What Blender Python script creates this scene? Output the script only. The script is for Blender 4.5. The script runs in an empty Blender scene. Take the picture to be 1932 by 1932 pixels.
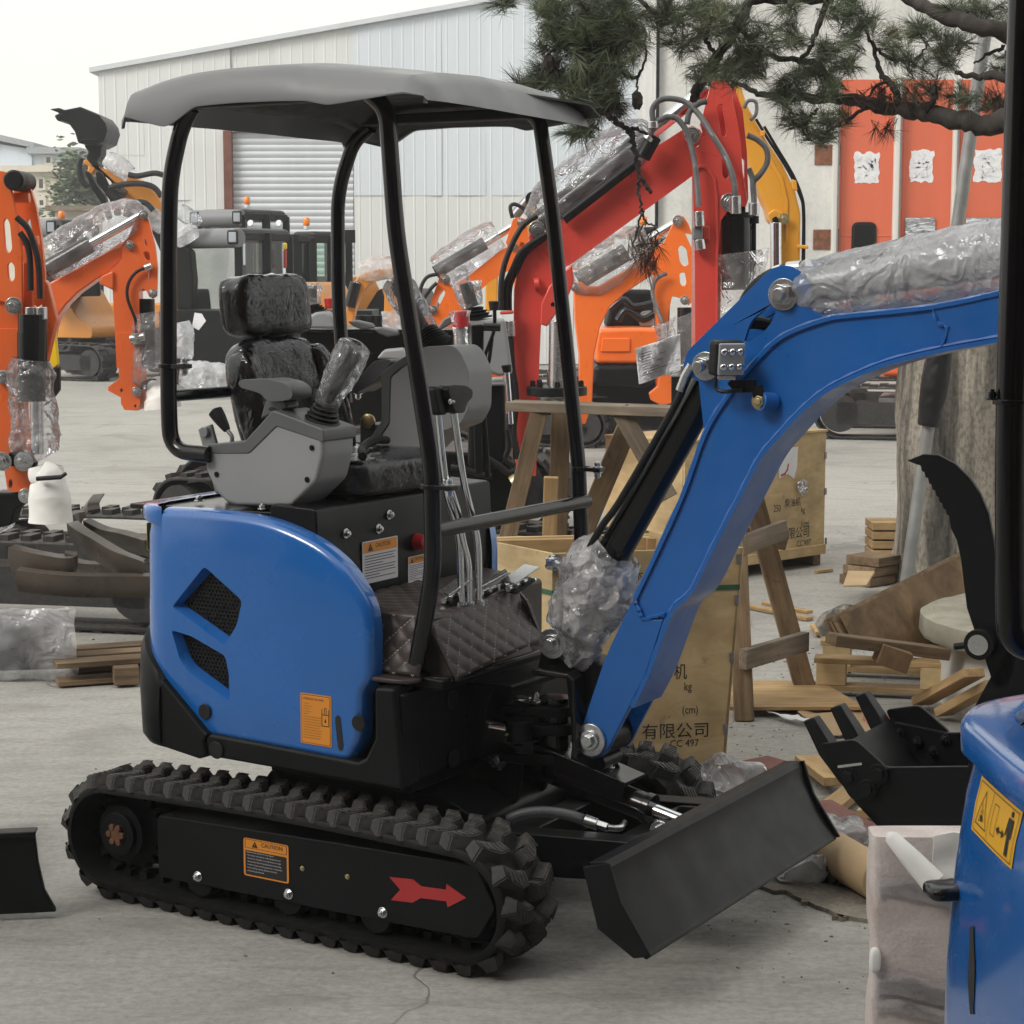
import bpy, bmesh, math, random
from mathutils import Vector, Matrix, noise
from mathutils.geometry import tessellate_polygon
R = math.radians
rnd = random.Random(7)
scene = bpy.context.scene
col = scene.collection

# ------------------------------------------------------------------ camera
FPX, CAMH, CC = 3700.0, 1.72, 966.0          # focal length in picture units (picture is 1932 units wide)
PITCH = math.atan((CC - 520.0) / FPX)
cam = bpy.data.objects.new('camera', bpy.data.cameras.new('camera'))
cam.data.sensor_width = 36.0
cam.data.sensor_fit = 'HORIZONTAL'
cam.data.lens = 36.0 * FPX / 1932.0
cam.data.clip_start, cam.data.clip_end = 0.05, 2000.0
cam.location = (0, 0, CAMH)
cam.rotation_euler = (R(90) - PITCH, 0, 0)
col.objects.link(cam)
scene.camera = cam

# ------------------------------------------------------------------ world, sun, exposure
SUN_EL, SUN_AZ = R(38), R(-128)               # azimuth from +Y towards +X
world = bpy.data.worlds.new('World')
scene.world = world
world.use_nodes = True
wn, wl = world.node_tree.nodes, world.node_tree.links
wn.clear()
sky = wn.new('ShaderNodeTexSky')
sky.sky_type = 'NISHITA'
sky.sun_disc = False
sky.sun_elevation = SUN_EL
sky.sun_rotation = SUN_AZ
sky.air_density, sky.dust_density, sky.ozone_density = 1.0, 8.0, 0.5
hs = wn.new('ShaderNodeHueSaturation')
hs.inputs['Saturation'].default_value = 0.16
wmix = wn.new('ShaderNodeMix'); wmix.data_type = 'RGBA'; wmix.blend_type = 'MIX'
wmix.inputs['Factor'].default_value = 0.88     # an overcast layer over the clear sky
wmix.inputs['B'].default_value = (8.0, 7.92, 7.45, 1)
bg = wn.new('ShaderNodeBackground')
bg.inputs['Strength'].default_value = 0.10
wo = wn.new('ShaderNodeOutputWorld')
wl.new(sky.outputs[0], hs.inputs['Color'])
wl.new(hs.outputs[0], wmix.inputs['A'])
wl.new(wmix.outputs['Result'], bg.inputs['Color'])
wl.new(bg.outputs[0], wo.inputs['Surface'])
sun = bpy.data.objects.new('sun', bpy.data.lights.new('sun', 'SUN'))
sun.data.energy = 1.5
sun.data.angle = R(22)
sun.data.color = (1.0, 0.96, 0.88)
sdir = Vector((math.sin(SUN_AZ) * math.cos(SUN_EL), math.cos(SUN_AZ) * math.cos(SUN_EL), math.sin(SUN_EL)))
sun.rotation_euler = sdir.to_track_quat('Z', 'Y').to_euler()
col.objects.link(sun)
scene.view_settings.view_transform = 'Standard'
scene.view_settings.look = 'None'
scene.view_settings.gamma = 1.0
scene.view_settings.exposure = 0.66
scene.view_settings.use_curve_mapping = False

scene.cycles.max_bounces = 7
scene.cycles.diffuse_bounces = 3
scene.cycles.glossy_bounces = 3
scene.cycles.transparent_max_bounces = 14
scene.cycles.caustics_reflective = False
scene.cycles.caustics_refractive = False

# ------------------------------------------------------------------ survey helpers: photograph reading -> place
def ray(u, v):
    x, y = (u - CC) / FPX, -(v - CC) / FPX
    return Vector((x, math.cos(PITCH) + y * math.sin(PITCH), -math.sin(PITCH) + y * math.cos(PITCH)))
CAMP = Vector((0, 0, CAMH))
def at(u, v, Y):
    d = ray(u, v); return CAMP + d * (Y / d.y)
def gnd(u, v, z=0.0):
    d = ray(u, v); return CAMP + d * ((z - CAMH) / d.z)
class Fr:
    """a vehicle's own frame on the ground: x forward, y left, z up"""
    def __init__(s, o, yaw):
        s.o = Vector(o); s.yaw = R(yaw)
        s.M = Matrix.Translation(s.o) @ Matrix.Rotation(s.yaw, 4, 'Z'); s.I = s.M.inverted()
    def pt(s, u, v, ax, val):
        o = s.I @ CAMP; d = s.I.to_3x3() @ ray(u, v)
        return o + d * ((val - o[ax]) / d[ax])
    def tr(s, pts, ax, val):
        return [s.pt(u, v, ax, val) for u, v in pts]
    def xz(s, pts, y):
        return [(p.x, p.z) for p in s.tr(pts, 1, y)]
def zz(x0, y0, s, pts):
    return [((x0 + a * s / 1932.0) * .628906, (y0 + b * s / 1932.0) * .628906) for a, b in pts]
RG = dict(A=(350,150,800), B=(0,300,800), C=(0,1000,700), D=(500,700,1000), E=(400,1400,1000), G=(150,2200,1000),
          H=(1000,2100,1600), I=(1300,1500,1000), J=(1000,600,1000), K=(1500,0,800), L=(2200,0,872), M=(2000,700,1072),
          N=(2100,1200,972), O=(2100,2000,1071.86), P=(1400,1500,1200), Q=(500,500,600), r1=(1000,2200,800),
          r2=(150,2200,800), r3=(1700,2200,900), r4=(300,100,800), r5=(1000,100,800), U=(0,0,3072.0))
def z(k, *pts):
    return zz(*RG[k], pts)

# ------------------------------------------------------------------ curves
def spl(pts, n=6, closed=False):
    P = [Vector(p) for p in pts]; out = []; m = len(P)
    for i in range(m if closed else m - 1):
        p0 = P[(i - 1) % m] if closed else P[max(i - 1, 0)]
        p1, p2 = P[i], P[(i + 1) % m]
        p3 = P[(i + 2) % m] if closed else P[min(i + 2, m - 1)]
        for k in range(n):
            t = k / n
            out.append(.5 * ((2 * p1) + (p2 - p0) * t + (2 * p0 - 5 * p1 + 4 * p2 - p3) * t * t + (3 * p1 - p0 - 3 * p2 + p3) * t ** 3))
    if not closed: out.append(P[-1])
    return out
def fil(pts, r, n=4, closed=True):
    """round the corners of a 2-D polygon"""
    P = [Vector((p[0], p[1])) for p in pts]; out = []; m = len(P)
    for i in range(m):
        if not closed and i in (0, m - 1): out.append(P[i]); continue
        a, b, c = P[i - 1], P[i], P[(i + 1) % m]
        d1, d2 = (a - b), (c - b); l = min(r, d1.length * .45, d2.length * .45)
        s, e = b + d1.normalized() * l, b + d2.normalized() * l
        for k in range(n + 1):
            t = k / n; out.append((1 - t) ** 2 * s + 2 * t * (1 - t) * b + t * t * e)
    return out
def fil3(pts, r, n=6):
    P = [Vector(p) for p in pts]; out = [P[0]]
    for i in range(1, len(P) - 1):
        a, b, c = P[i - 1], P[i], P[i + 1]
        d1, d2 = (a - b), (c - b); l = min(r, d1.length * .48, d2.length * .48)
        s, e = b + d1.normalized() * l, b + d2.normalized() * l
        for k in range(n + 1):
            t = k / n; out.append((1 - t) ** 2 * s + 2 * t * (1 - t) * b + t * t * e)
    return out + [P[-1]]
def arc(cx, cy, r, a0, a1, n=10):
    return [(cx + r * math.cos(R(a0 + (a1 - a0) * i / n)), cy + r * math.sin(R(a0 + (a1 - a0) * i / n))) for i in range(n + 1)]
def area2(p): return sum(p[i][0] * p[(i + 1) % len(p)][1] - p[(i + 1) % len(p)][0] * p[i][1] for i in range(len(p))) / 2
def inset2(p, d):
    m = len(p); s = 1 if area2(p) > 0 else -1; out = []
    for i in range(m):
        a, b, c = Vector(p[i - 1][:2]), Vector(p[i][:2]), Vector(p[(i + 1) % m][:2])
        t = (c - a)
        if t.length < 1e-9: t = c - b
        t.normalize(); out.append((b.x - t.y * d * s, b.y + t.x * d * s))
    return out

# ------------------------------------------------------------------ mesh builder
class MB:
    def __init__(s): s.v = []; s.f = []
    def add(s, vs, fs):
        o = len(s.v); s.v += [Vector(v) for v in vs]; s.f += [tuple(i + o for i in f) for f in fs]; return s
    def box(s, c, d, M=None):
        c = Vector(c); h = Vector(d) / 2
        vs = [Vector((x, y, q)) for x in (-h.x, h.x) for y in (-h.y, h.y) for q in (-h.z, h.z)]
        if M: vs = [M @ v for v in vs]
        return s.add([v + c for v in vs], [(0, 1, 3, 2), (4, 6, 7, 5), (0, 4, 5, 1), (2, 3, 7, 6), (0, 2, 6, 4), (1, 5, 7, 3)])
    def bar(s, p, q, w, h, up=(0, 0, 1)):
        p, q = Vector(p), Vector(q); d = q - p; L = d.length; d.normalize()
        side = d.cross(Vector(up))
        if side.length < 1e-4: side = d.cross(Vector((1, 0, 0)))
        side.normalize(); u = side.cross(d)
        return s.box((p + q) / 2, (w, L, h), Matrix((side, d, u)).transposed())
    def prism(s, poly, plane, a, b, holes=()):
        mp = {'xz': lambda p, t: Vector((p[0], t, p[1])), 'xy': lambda p, t: Vector((p[0], p[1], t)), 'yz': lambda p, t: Vector((t, p[0], p[1]))}[plane]
        loops = [list(poly)] + [list(h) for h in holes]
        if holes:
            tris = tessellate_polygon([[Vector((p[0], p[1], 0)) for p in l] for l in loops])
        else: tris = [tuple(range(len(poly)))]
        flat = [p for l in loops for p in l]; n = len(flat)
        vs = [mp(p, a) for p in flat] + [mp(p, b) for p in flat]
        fs = [tuple(t) for t in tris] + [tuple(i + n for i in reversed(t)) for t in tris]
        k = 0
        for l in loops:
            m = len(l)
            for i in range(m):
                j = (i + 1) % m; fs.append((k + i, k + i + n, k + j + n, k + j))
            k += m
        return s.add(vs, fs)
    def cyl(s, p, q, r, r2=None, n=16, caps=True):
        p, q = Vector(p), Vector(q); r2 = r if r2 is None else r2
        d = (q - p).normalized(); a = d.orthogonal().normalized(); b = d.cross(a)
        vs = []
        for c, rr in ((p, r), (q, r2)):
            vs += [c + (a * math.cos(2 * math.pi * i / n) + b * math.sin(2 * math.pi * i / n)) * rr for i in range(n)]
        fs = [(i, (i + 1) % n, (i + 1) % n + n, i + n) for i in range(n)]
        if caps: fs += [tuple(reversed(range(n))), tuple(range(n, 2 * n))]
        return s.add(vs, fs)
    def tube(s, pts, r, n=10, caps=True, rad=None):
        P = [Vector(p) for p in pts]; m = len(P); vs = []; fs = []
        t0 = (P[1] - P[0]).normalized(); a = t0.orthogonal().normalized()
        for i in range(m):
            t = (P[min(i + 1, m - 1)] - P[max(i - 1, 0)]).normalized()
            a = (a - t * a.dot(t))
            if a.length < 1e-6: a = t.orthogonal()
            a.normalize(); b = t.cross(a); rr = rad[i] if rad else r
            vs += [P[i] + (a * math.cos(2 * math.pi * k / n) + b * math.sin(2 * math.pi * k / n)) * rr for k in range(n)]
        for i in range(m - 1):
            fs += [(i * n + k, i * n + (k + 1) % n, (i + 1) * n + (k + 1) % n, (i + 1) * n + k) for k in range(n)]
        if caps: fs += [tuple(reversed(range(n))), tuple(range((m - 1) * n, m * n))]
        return s.add(vs, fs)
    def lathe(s, c, axis, prof, n=20):
        """prof: (radius, distance along axis)"""
        c = Vector(c); d = Vector(axis).normalized(); a = d.orthogonal().normalized(); b = d.cross(a); m = len(prof); vs = []
        for rr, h in prof:
            vs += [c + d * h + (a * math.cos(2 * math.pi * k / n) + b * math.sin(2 * math.pi * k / n)) * max(rr, 1e-5) for k in range(n)]
        fs = [(i * n + k, i * n + (k + 1) % n, (i + 1) * n + (k + 1) % n, (i + 1) * n + k) for i in range(m - 1) for k in range(n)]
        fs += [tuple(reversed(range(n))), tuple(range((m - 1) * n, m * n))]
        return s.add(vs, fs)
    def grid(s, rows, close=False):
        """rows of points -> quads"""
        n = len(rows[0]); m = len(rows)
        vs = [p for r in rows for p in r]
        fs = [(i * n + k, i * n + (k + 1) % n, (i + 1) * n + (k + 1) % n, (i + 1) * n + k) for i in range(m - 1) for k in range(n if close else n - 1)]
        return s.add(vs, fs)
    def ell(s, c, r, n=12, m=8, M=None):
        c = Vector(c); vs = []
        for i in range(m + 1):
            t = math.pi * i / m
            for k in range(n):
                p = Vector((r[0] * math.sin(t) * math.cos(2 * math.pi * k / n), r[1] * math.sin(t) * math.sin(2 * math.pi * k / n), r[2] * math.cos(t)))
                vs.append(c + (M @ p if M else p))
        return s.add(vs, [(i * n + k, (i + 1) * n + k, (i + 1) * n + (k + 1) % n, i * n + (k + 1) % n) for i in range(m) for k in range(n)])
    def sup(s, c, r, e1=.35, e2=.35, n=32, m=18, M=None):
        """rounded-box cushion"""
        c = Vector(c); vs = []; pw = lambda a, e: math.copysign(abs(a) ** e, a)
        for i in range(m + 1):
            t = math.pi * i / m - math.pi / 2
            for k in range(n):
                a = 2 * math.pi * k / n
                p = Vector((r[0] * pw(math.cos(t), e1) * pw(math.cos(a), e2), r[1] * pw(math.cos(t), e1) * pw(math.sin(a), e2), r[2] * pw(math.sin(t), e1)))
                vs.append(c + (M @ p if M else p))
        return s.add(vs, [(i * n + k, i * n + (k + 1) % n, (i + 1) * n + (k + 1) % n, (i + 1) * n + k) for i in range(m) for k in range(n)])
    def move(s, M, i0=0):
        for i in range(i0, len(s.v)): s.v[i] = M @ s.v[i]
        return s
    def jit(s, fn):
        s.v = [fn(v) for v in s.v]; return s
    def mesh(s, name, smooth=True, angle=38, merge=False):
        me = bpy.data.meshes.new(name)
        me.from_pydata([tuple(v) for v in s.v], [], s.f)
        bm = bmesh.new(); bm.from_mesh(me)
        if merge: bmesh.ops.remove_doubles(bm, verts=bm.verts, dist=1e-5)
        bmesh.ops.recalc_face_normals(bm, faces=bm.faces); bm.to_mesh(me); bm.free()
        if smooth:
            me.shade_smooth() if hasattr(me, 'shade_smooth') else None
            for p in me.polygons: p.use_smooth = True
            me.set_sharp_from_angle(angle=R(angle))
        return me
    def build(s, name, mat, parent=None, bevel=0, seg=2, angle=38, smooth=True, solid=0, sub=0, merge=False, mats=None, kind=None, off=-1):
        me = s.mesh(name, smooth, angle, merge)
        return link(name, me, mat, parent, bevel, seg, solid, sub, kind, off)
def link(name, me, mat, parent=None, bevel=0, seg=2, solid=0, sub=0, kind=None, off=-1):
    o = bpy.data.objects.new(name, me); col.objects.link(o)
    if mat and not me.materials: me.materials.append(MAT[mat])
    if parent: o.parent = parent
    if solid:
        m = o.modifiers.new('solid', 'SOLIDIFY'); m.thickness = solid; m.offset = off
        es = o.modifiers.new('split', 'EDGE_SPLIT'); es.split_angle = R(62); es.use_edge_sharp = False
    if sub:
        m = o.modifiers.new('sub', 'SUBSURF'); m.levels = m.render_levels = sub
    if bevel:
        m = o.modifiers.new('bevel', 'BEVEL'); m.width = bevel; m.segments = seg; m.limit_method = 'ANGLE'; m.angle_limit = R(34)
        m.harden_normals = True
    if kind: o['kind'] = kind
    return o
def tag(o, label, cat, group=None):
    o['label'] = label; o['category'] = cat
    if group: o['group'] = group
    return o
def thing(name, label, cat, fr=None, group=None, loc=(0, 0, 0), yaw=0):
    o = bpy.data.objects.new(name, None); col.objects.link(o); o.empty_display_size = .1
    if fr: o.location = fr.o; o.rotation_euler = (0, 0, fr.yaw)
    else: o.location = loc; o.rotation_euler = (0, 0, R(yaw))
    return tag(o, label, cat, group)
def struct(o):
    o['kind'] = 'structure'; return o
def inst(o, loc, parent=None, rot=None, scale=None):
    c = o.copy(); col.objects.link(c); c.parent = parent or o.parent; c.location = loc
    if rot: c.rotation_euler = rot
    if scale: c.scale = scale
    return c
def text(body, name, mat, parent, loc, ex, ey, size, align='LEFT', depth=.0006, valign='BOTTOM', sx=1.0):
    """flat lettering, ex/ey are the reading and up directions in the parent's frame"""
    cu = bpy.data.curves.new(name, 'FONT'); cu.body = body; cu.size = size; cu.align_x = align; cu.align_y = valign
    cu.resolution_u = 2
    t = bpy.data.objects.new(name, cu); col.objects.link(t)
    bpy.context.view_layer.update()
    me = bpy.data.meshes.new_from_object(t.evaluated_get(bpy.context.evaluated_depsgraph_get()))
    bpy.data.objects.remove(t); bpy.data.curves.remove(cu)
    ex, ey = Vector(ex).normalized(), Vector(ey).normalized(); ez = ex.cross(ey).normalized()
    M = Matrix((ex * sx, ey, ez)).transposed().to_4x4(); M.translation = Vector(loc)
    me.transform(M)
    me.name = name; me.materials.clear()
    return link(name, me, mat, parent)
# ------------------------------------------------------------------ materials (all procedural)
MAT = {}
def nodes(name):
    m = bpy.data.materials.new(name); m.use_nodes = True; MAT[name] = m
    nt = m.node_tree; nt.nodes.clear()
    out = nt.nodes.new('ShaderNodeOutputMaterial')
    return m, nt.nodes, nt.links, out
def tc(N, L, scale=(1, 1, 1), kind='Object', rot=(0, 0, 0)):
    t = N.new('ShaderNodeTexCoord'); mp = N.new('ShaderNodeMapping')
    mp.inputs['Scale'].default_value = scale; mp.inputs['Rotation'].default_value = rot
    L.new(t.outputs[kind], mp.inputs['Vector']); return mp.outputs[0]
def noi(N, L, vec, scale, detail=4, rough=.55, dist=0):
    n = N.new('ShaderNodeTexNoise'); n.inputs['Scale'].default_value = scale; n.inputs['Detail'].default_value = detail
    n.inputs['Roughness'].default_value = rough; n.inputs['Distortion'].default_value = dist
    L.new(vec, n.inputs['Vector']); return n.outputs['Fac']
def ramp(N, L, fac, stops, interp='LINEAR'):
    r = N.new('ShaderNodeValToRGB'); r.color_ramp.interpolation = interp
    e = r.color_ramp.elements
    while len(e) < len(stops): e.new(.5)
    for i, (p, c) in enumerate(stops):
        e[i].position = p; e[i].color = (c, c, c, 1) if isinstance(c, (int, float)) else (*c, 1)
    L.new(fac, r.inputs[0]); return r.outputs[0]
def mixc(N, L, fac, a, b, mode='MIX'):
    m = N.new('ShaderNodeMix'); m.data_type = 'RGBA'; m.blend_type = mode
    for s, v in (('Factor', fac), ('A', a), ('B', b)):
        if isinstance(v, (int, float)): m.inputs[s].default_value = v
        elif isinstance(v, tuple): m.inputs[s].default_value = (*v, 1)
        else: L.new(v, m.inputs[s])
    return m.outputs['Result']
def math_(N, L, op, a, b=0.0, clamp=False):
    m = N.new('ShaderNodeMath'); m.operation = op; m.use_clamp = clamp
    for i, v in enumerate((a, b)):
        if isinstance(v, (int, float)): m.inputs[i].default_value = v
        else: L.new(v, m.inputs[i])
    return m.outputs[0]
def bump(N, L, h, strength, dist=.01):
    b = N.new('ShaderNodeBump'); b.inputs['Strength'].default_value = strength; b.inputs['Distance'].default_value = dist
    L.new(h, b.inputs['Height']); return b.outputs[0]
def mat(name, c, rough=.5, metal=0, var=.12, vs=6, bmp=0, bs=90, coat=0, rvar=.12, dust=0, dustc=(.30, .27, .22), spec=.5, stretch=(1, 1, 1)):
    m, N, L, out = nodes(name)
    p = N.new('ShaderNodeBsdfPrincipled'); v = tc(N, L, stretch)
    n1 = noi(N, L, v, vs, 5)
    lo, hi = tuple(x * (1 - var) for x in c), tuple(min(1, x * (1 + var)) for x in c)
    cc = ramp(N, L, n1, [(.3, lo), (.7, hi)])
    rr = ramp(N, L, noi(N, L, v, vs * 2.3, 4), [(.3, max(.03, rough - rvar)), (.7, min(1, rough + rvar))])
    if dust:
        g = N.new('ShaderNodeNewGeometry'); sp = N.new('ShaderNodeSeparateXYZ'); L.new(g.outputs['Normal'], sp.inputs[0])
        up = ramp(N, L, sp.outputs['Z'], [(.1, .25), (.95, 1.0)])
        df = math_(N, L, 'MULTIPLY', math_(N, L, 'MULTIPLY', up, ramp(N, L, noi(N, L, v, vs * 3.1, 6, .65), [(.32, 0.0), (.75, 1.0)])), dust, True)
        cc = mixc(N, L, df, cc, dustc)
        rr = mixc(N, L, df, rr, (.85, .85, .85))
    L.new(cc, p.inputs['Base Color']); L.new(rr, p.inputs['Roughness'])
    p.inputs['Metallic'].default_value = metal; p.inputs['Specular IOR Level'].default_value = spec
    if coat: p.inputs['Coat Weight'].default_value = coat; p.inputs['Coat Roughness'].default_value = .08
    if bmp: L.new(bump(N, L, noi(N, L, v, bs, 3), bmp, .004), p.inputs['Normal'])
    L.new(p.outputs[0], out.inputs['Surface']); return m
mat('blue_paint', (.004, .124, .455), .24, var=.06, vs=3, coat=.9, rvar=.09, dust=.08, bmp=.04, bs=9)
mat('blue_metal', (.004, .112, .415), .36, var=.08, vs=4, coat=.4, rvar=.10, dust=.08, bmp=.10, bs=22)
mat('black_paint', (.0045, .0050, .0062), .34, var=.2, vs=5, rvar=.07, dust=.02, spec=.18, bmp=.03, bs=50)
mat('black_gloss', (.0050, .0056, .0072), .17, var=.2, vs=4, rvar=.05, dust=.03, spec=.45)
mat('black_satin', (.0055, .0062, .0076), .40, var=.2, vs=5, rvar=.06, dust=.03, spec=.18)
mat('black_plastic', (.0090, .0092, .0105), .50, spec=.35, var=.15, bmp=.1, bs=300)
mat('rubber', (.019, .019, .020), .66, var=.25, vs=12, bmp=.12, bs=160, dust=.62, dustc=(.19, .178, .158), spec=.4)
mat('rubber_dark', (.005, .0053, .006), .6, var=.25, vs=9, bmp=.1, bs=160, dust=.03, spec=.22)
mat('roof_plastic', (.175, .184, .195), .42, var=.05, vs=3, bmp=.05, bs=400, dust=.12)
mat('console_grey', (.27, .28, .29), .48, var=.04, vs=5, bmp=.08, bs=500, dust=.06)
mat('console_trim', (.10, .107, .115), .42, var=.06, vs=5, bmp=.06, bs=500, dust=.06)
mat('vinyl', (.0075, .0078, .0092), .42, var=.2, vs=9, bmp=.2, bs=70, spec=.3)
mat('orange_paint', (.74, .135, .030), .34, var=.06, vs=3, coat=.4, dust=.12)
mat('bright_orange_paint', (.84, .165, .020), .34, var=.06, vs=3, coat=.4, dust=.10)
mat('red_paint', (.62, .060, .045), .36, var=.06, vs=3, coat=.4, dust=.12)
mat('yellow_paint', (.72, .33, .028), .36, var=.07, vs=3, coat=.35, dust=.15)
mat('amber_paint', (.66, .25, .030), .36, var=.07, vs=3, coat=.35, dust=.15)
mat('pure_yellow', (.78, .56, .02), .4, var=.06)
mat('zinc', (.60, .62, .63), .26, metal=.95, var=.06, vs=12, rvar=.05)
mat('brass', (.55, .47, .26), .35, metal=.9, var=.12, vs=40)
mat('chrome', (.74, .76, .78), .14, metal=1.0, var=.06, vs=14, rvar=.06)
mat('worn_brass', (.20, .10, .055), .5, metal=.5, var=.3, vs=60)
mat('steel_grey', (.25, .26, .27), .42, metal=.6, var=.15, vs=16)
mat('red_plastic', (.50, .020, .028), .4, var=.05)
mat('arrow_red', (.42, .030, .032), .42, var=.06)
mat('sticker_orange', (.72, .27, .030), .45, var=.04)
mat('sticker_yellow', (.80, .42, .012), .42, var=.04)
mat('sticker_white', (.66, .66, .70), .45, var=.04)
mat('ink', (.010, .010, .012), .6, var=.05)
mat('white_ink', (.62, .62, .64), .6, var=.05)
mat('paper', (.74, .75, .78), .75, var=.05, vs=20)
mat('foam_white', (.78, .78, .76), .7, var=.05, vs=12, bmp=.25, bs=40)
mat('lens_glass', (.40, .44, .49), .06, var=.03, spec=.9)
mat('beacon_amber', (.85, .22, .01), .25, var=.05, coat=.5)
mat('white_plastic', (.70, .70, .70), .4)
mat('green_strap', (.03, .12, .06), .5, var=.2, vs=30)
mat('olive_rubber', (.062, .050, .039), .36, var=.2, vs=5, dust=.15)
mat('maroon_wood', (.16, .060, .050), .7, var=.2, vs=7, bmp=.3, bs=120)
mat('fire_red', (.5, .03, .02), .4)
mat('carpet_tube', (.42, .30, .17), .8, var=.12, vs=5)
mat('dark_cloth', (.018, .022, .016), .85, var=.4, vs=12, bmp=.4, bs=50)
mat('concrete_cap', (.27, .26, .21), .9, var=.25, vs=6, bmp=.5, bs=45)
mat('bark', (.040, .034, .030), .92, var=.45, vs=14, bmp=1.0, bs=45, stretch=(1, 1, .5))
mat('dead_leaf', (.22, .15, .07), .9, var=.3, vs=40)
mat('galv_pipe', (.30, .31, .31), .45, metal=.5, var=.2, vs=5, dust=.1)
mat('rust', (.17, .062, .028), .85, var=.5, vs=14, bmp=.4, bs=90)
mat('rust_frame', (.15, .060, .042), .8, var=.3, vs=5, bmp=.3, bs=60)
mat('tyre_sticker', (.6, .6, .58), .6)
mat('tile_roof', (.30, .32, .34), .7, var=.1)

def wood(name, light, dark, scale=1.0, stretch=(14, 14, 1.2), bmp=.35, knots=True, rough=.72):
    m, N, L, out = nodes(name); p = N.new('ShaderNodeBsdfPrincipled')
    oi = N.new('ShaderNodeObjectInfo'); t = N.new('ShaderNodeTexCoord'); ad = N.new('ShaderNodeVectorMath'); ad.operation = 'ADD'
    sc = N.new('ShaderNodeVectorMath'); sc.operation = 'SCALE'; sc.inputs['Scale'].default_value = 37.0
    cx = N.new('ShaderNodeCombineXYZ')
    for i in range(3): L.new(oi.outputs['Random'], cx.inputs[i])
    L.new(cx.outputs[0], sc.inputs[0]); L.new(t.outputs['Object'], ad.inputs[0]); L.new(sc.outputs[0], ad.inputs[1])
    mp = N.new('ShaderNodeMapping'); mp.inputs['Scale'].default_value = tuple(s * scale for s in stretch); L.new(ad.outputs[0], mp.inputs['Vector'])
    g = noi(N, L, mp.outputs[0], 2.0, 6, .62, .8)
    b = noi(N, L, ad.outputs[0], 2.2, 4, .6)
    cc = mixc(N, L, ramp(N, L, g, [(.34, 0.0), (.66, 1.0)]), dark, light)
    stain = ramp(N, L, b, [(.34, .55), (.6, 1.0)])
    cc = mixc(N, L, 1.0, cc, stain, 'MULTIPLY')
    sp = ramp(N, L, noi(N, L, ad.outputs[0], 9, 5, .7), [(.27, .35), (.36, 1.0)])
    cc = mixc(N, L, .8, cc, sp, 'MULTIPLY')
    L.new(cc, p.inputs['Base Color']); p.inputs['Roughness'].default_value = rough; p.inputs['Specular IOR Level'].default_value = .25
    L.new(bump(N, L, g, bmp, .003), p.inputs['Normal']); L.new(p.outputs[0], out.inputs['Surface'])
wood('plywood', (.70, .535, .30), (.57, .41, .205), 1.0, (3, 3, 9), .2)
wood('old_wood', (.29, .205, .125), (.135, .092, .056), 1.0, (1.2, 14, 14))
wood('grey_wood', (.30, .25, .19), (.15, .12, .09), 1.0, (1.2, 14, 14))
wood('pale_wood', (.56, .39, .20), (.38, .245, .115), 1.0, (1.5, 14, 14), .25)
wood('dark_ply', (.235, .150, .078), (.13, .080, .042), 1.0, (5, 5, 5), .3)

def plastic(name, tint=(.86, .88, .90), milk=.10, gloss=.30, scale=14, rough=.10, bstr=.8, stretch=(1, 1, 1), fres=.9):
    """crinkled clear film: see-through, glossy, a little milky where it doubles up"""
    m, N, L, out = nodes(name)
    v = tc(N, L, stretch); n0 = noi(N, L, v, scale * .6, 3, .5, 1.4); n2 = noi(N, L, v, scale * .4, 2, .5, .5)
    n1 = math_(N, L, 'MULTIPLY', math_(N, L, 'ABSOLUTE', math_(N, L, 'SUBTRACT', n0, .5)), -3.2)
    t = N.new('ShaderNodeBsdfTransparent'); t.inputs[0].default_value = (.95, .96, .97, 1)
    d = N.new('ShaderNodeBsdfDiffuse'); d.inputs[0].default_value = (*tint, 1)
    g = N.new('ShaderNodeBsdfGlossy'); g.inputs['Roughness'].default_value = rough; g.inputs['Color'].default_value = (.95, .96, 1, 1)
    b = bump(N, L, math_(N, L, 'ADD', n1, n2), bstr, .02); L.new(b, g.inputs['Normal']); L.new(b, d.inputs['Normal'])
    tr = N.new('ShaderNodeBsdfTranslucent'); tr.inputs[0].default_value = (*tint, 1); md = N.new('ShaderNodeMixShader'); md.inputs[0].default_value = .45; L.new(d.outputs[0], md.inputs[1]); L.new(tr.outputs[0], md.inputs[2])
    m1 = N.new('ShaderNodeMixShader'); L.new(ramp(N, L, n2, [(.35, milk * .5), (.65, min(1, milk * 1.5))]), m1.inputs[0]); L.new(t.outputs[0], m1.inputs[1]); L.new(md.outputs[0], m1.inputs[2])
    fr = N.new('ShaderNodeFresnel'); fr.inputs[0].default_value = 1.45; L.new(b, fr.inputs['Normal'])
    m2 = N.new('ShaderNodeMixShader'); L.new(math_(N, L, 'ADD', math_(N, L, 'MULTIPLY', fr.outputs[0], fres), gloss * .35, True), m2.inputs[0]); L.new(m1.outputs[0], m2.inputs[1]); L.new(g.outputs[0], m2.inputs[2])
    L.new(m2.outputs[0], out.inputs['Surface'])
plastic('film', (.92, .93, .95), .17, .03, 16, .09, .55)
plastic('film_milky', (.93, .94, .97), .46, .0, 13, .12, .55)
plastic('film_tight', milk=.006, gloss=.02, scale=30, rough=.035, bstr=.15, fres=1.0)
plastic('film_white', (.96, .96, .97), .46, .03, 22, .09, .5, fres=.9)

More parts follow.
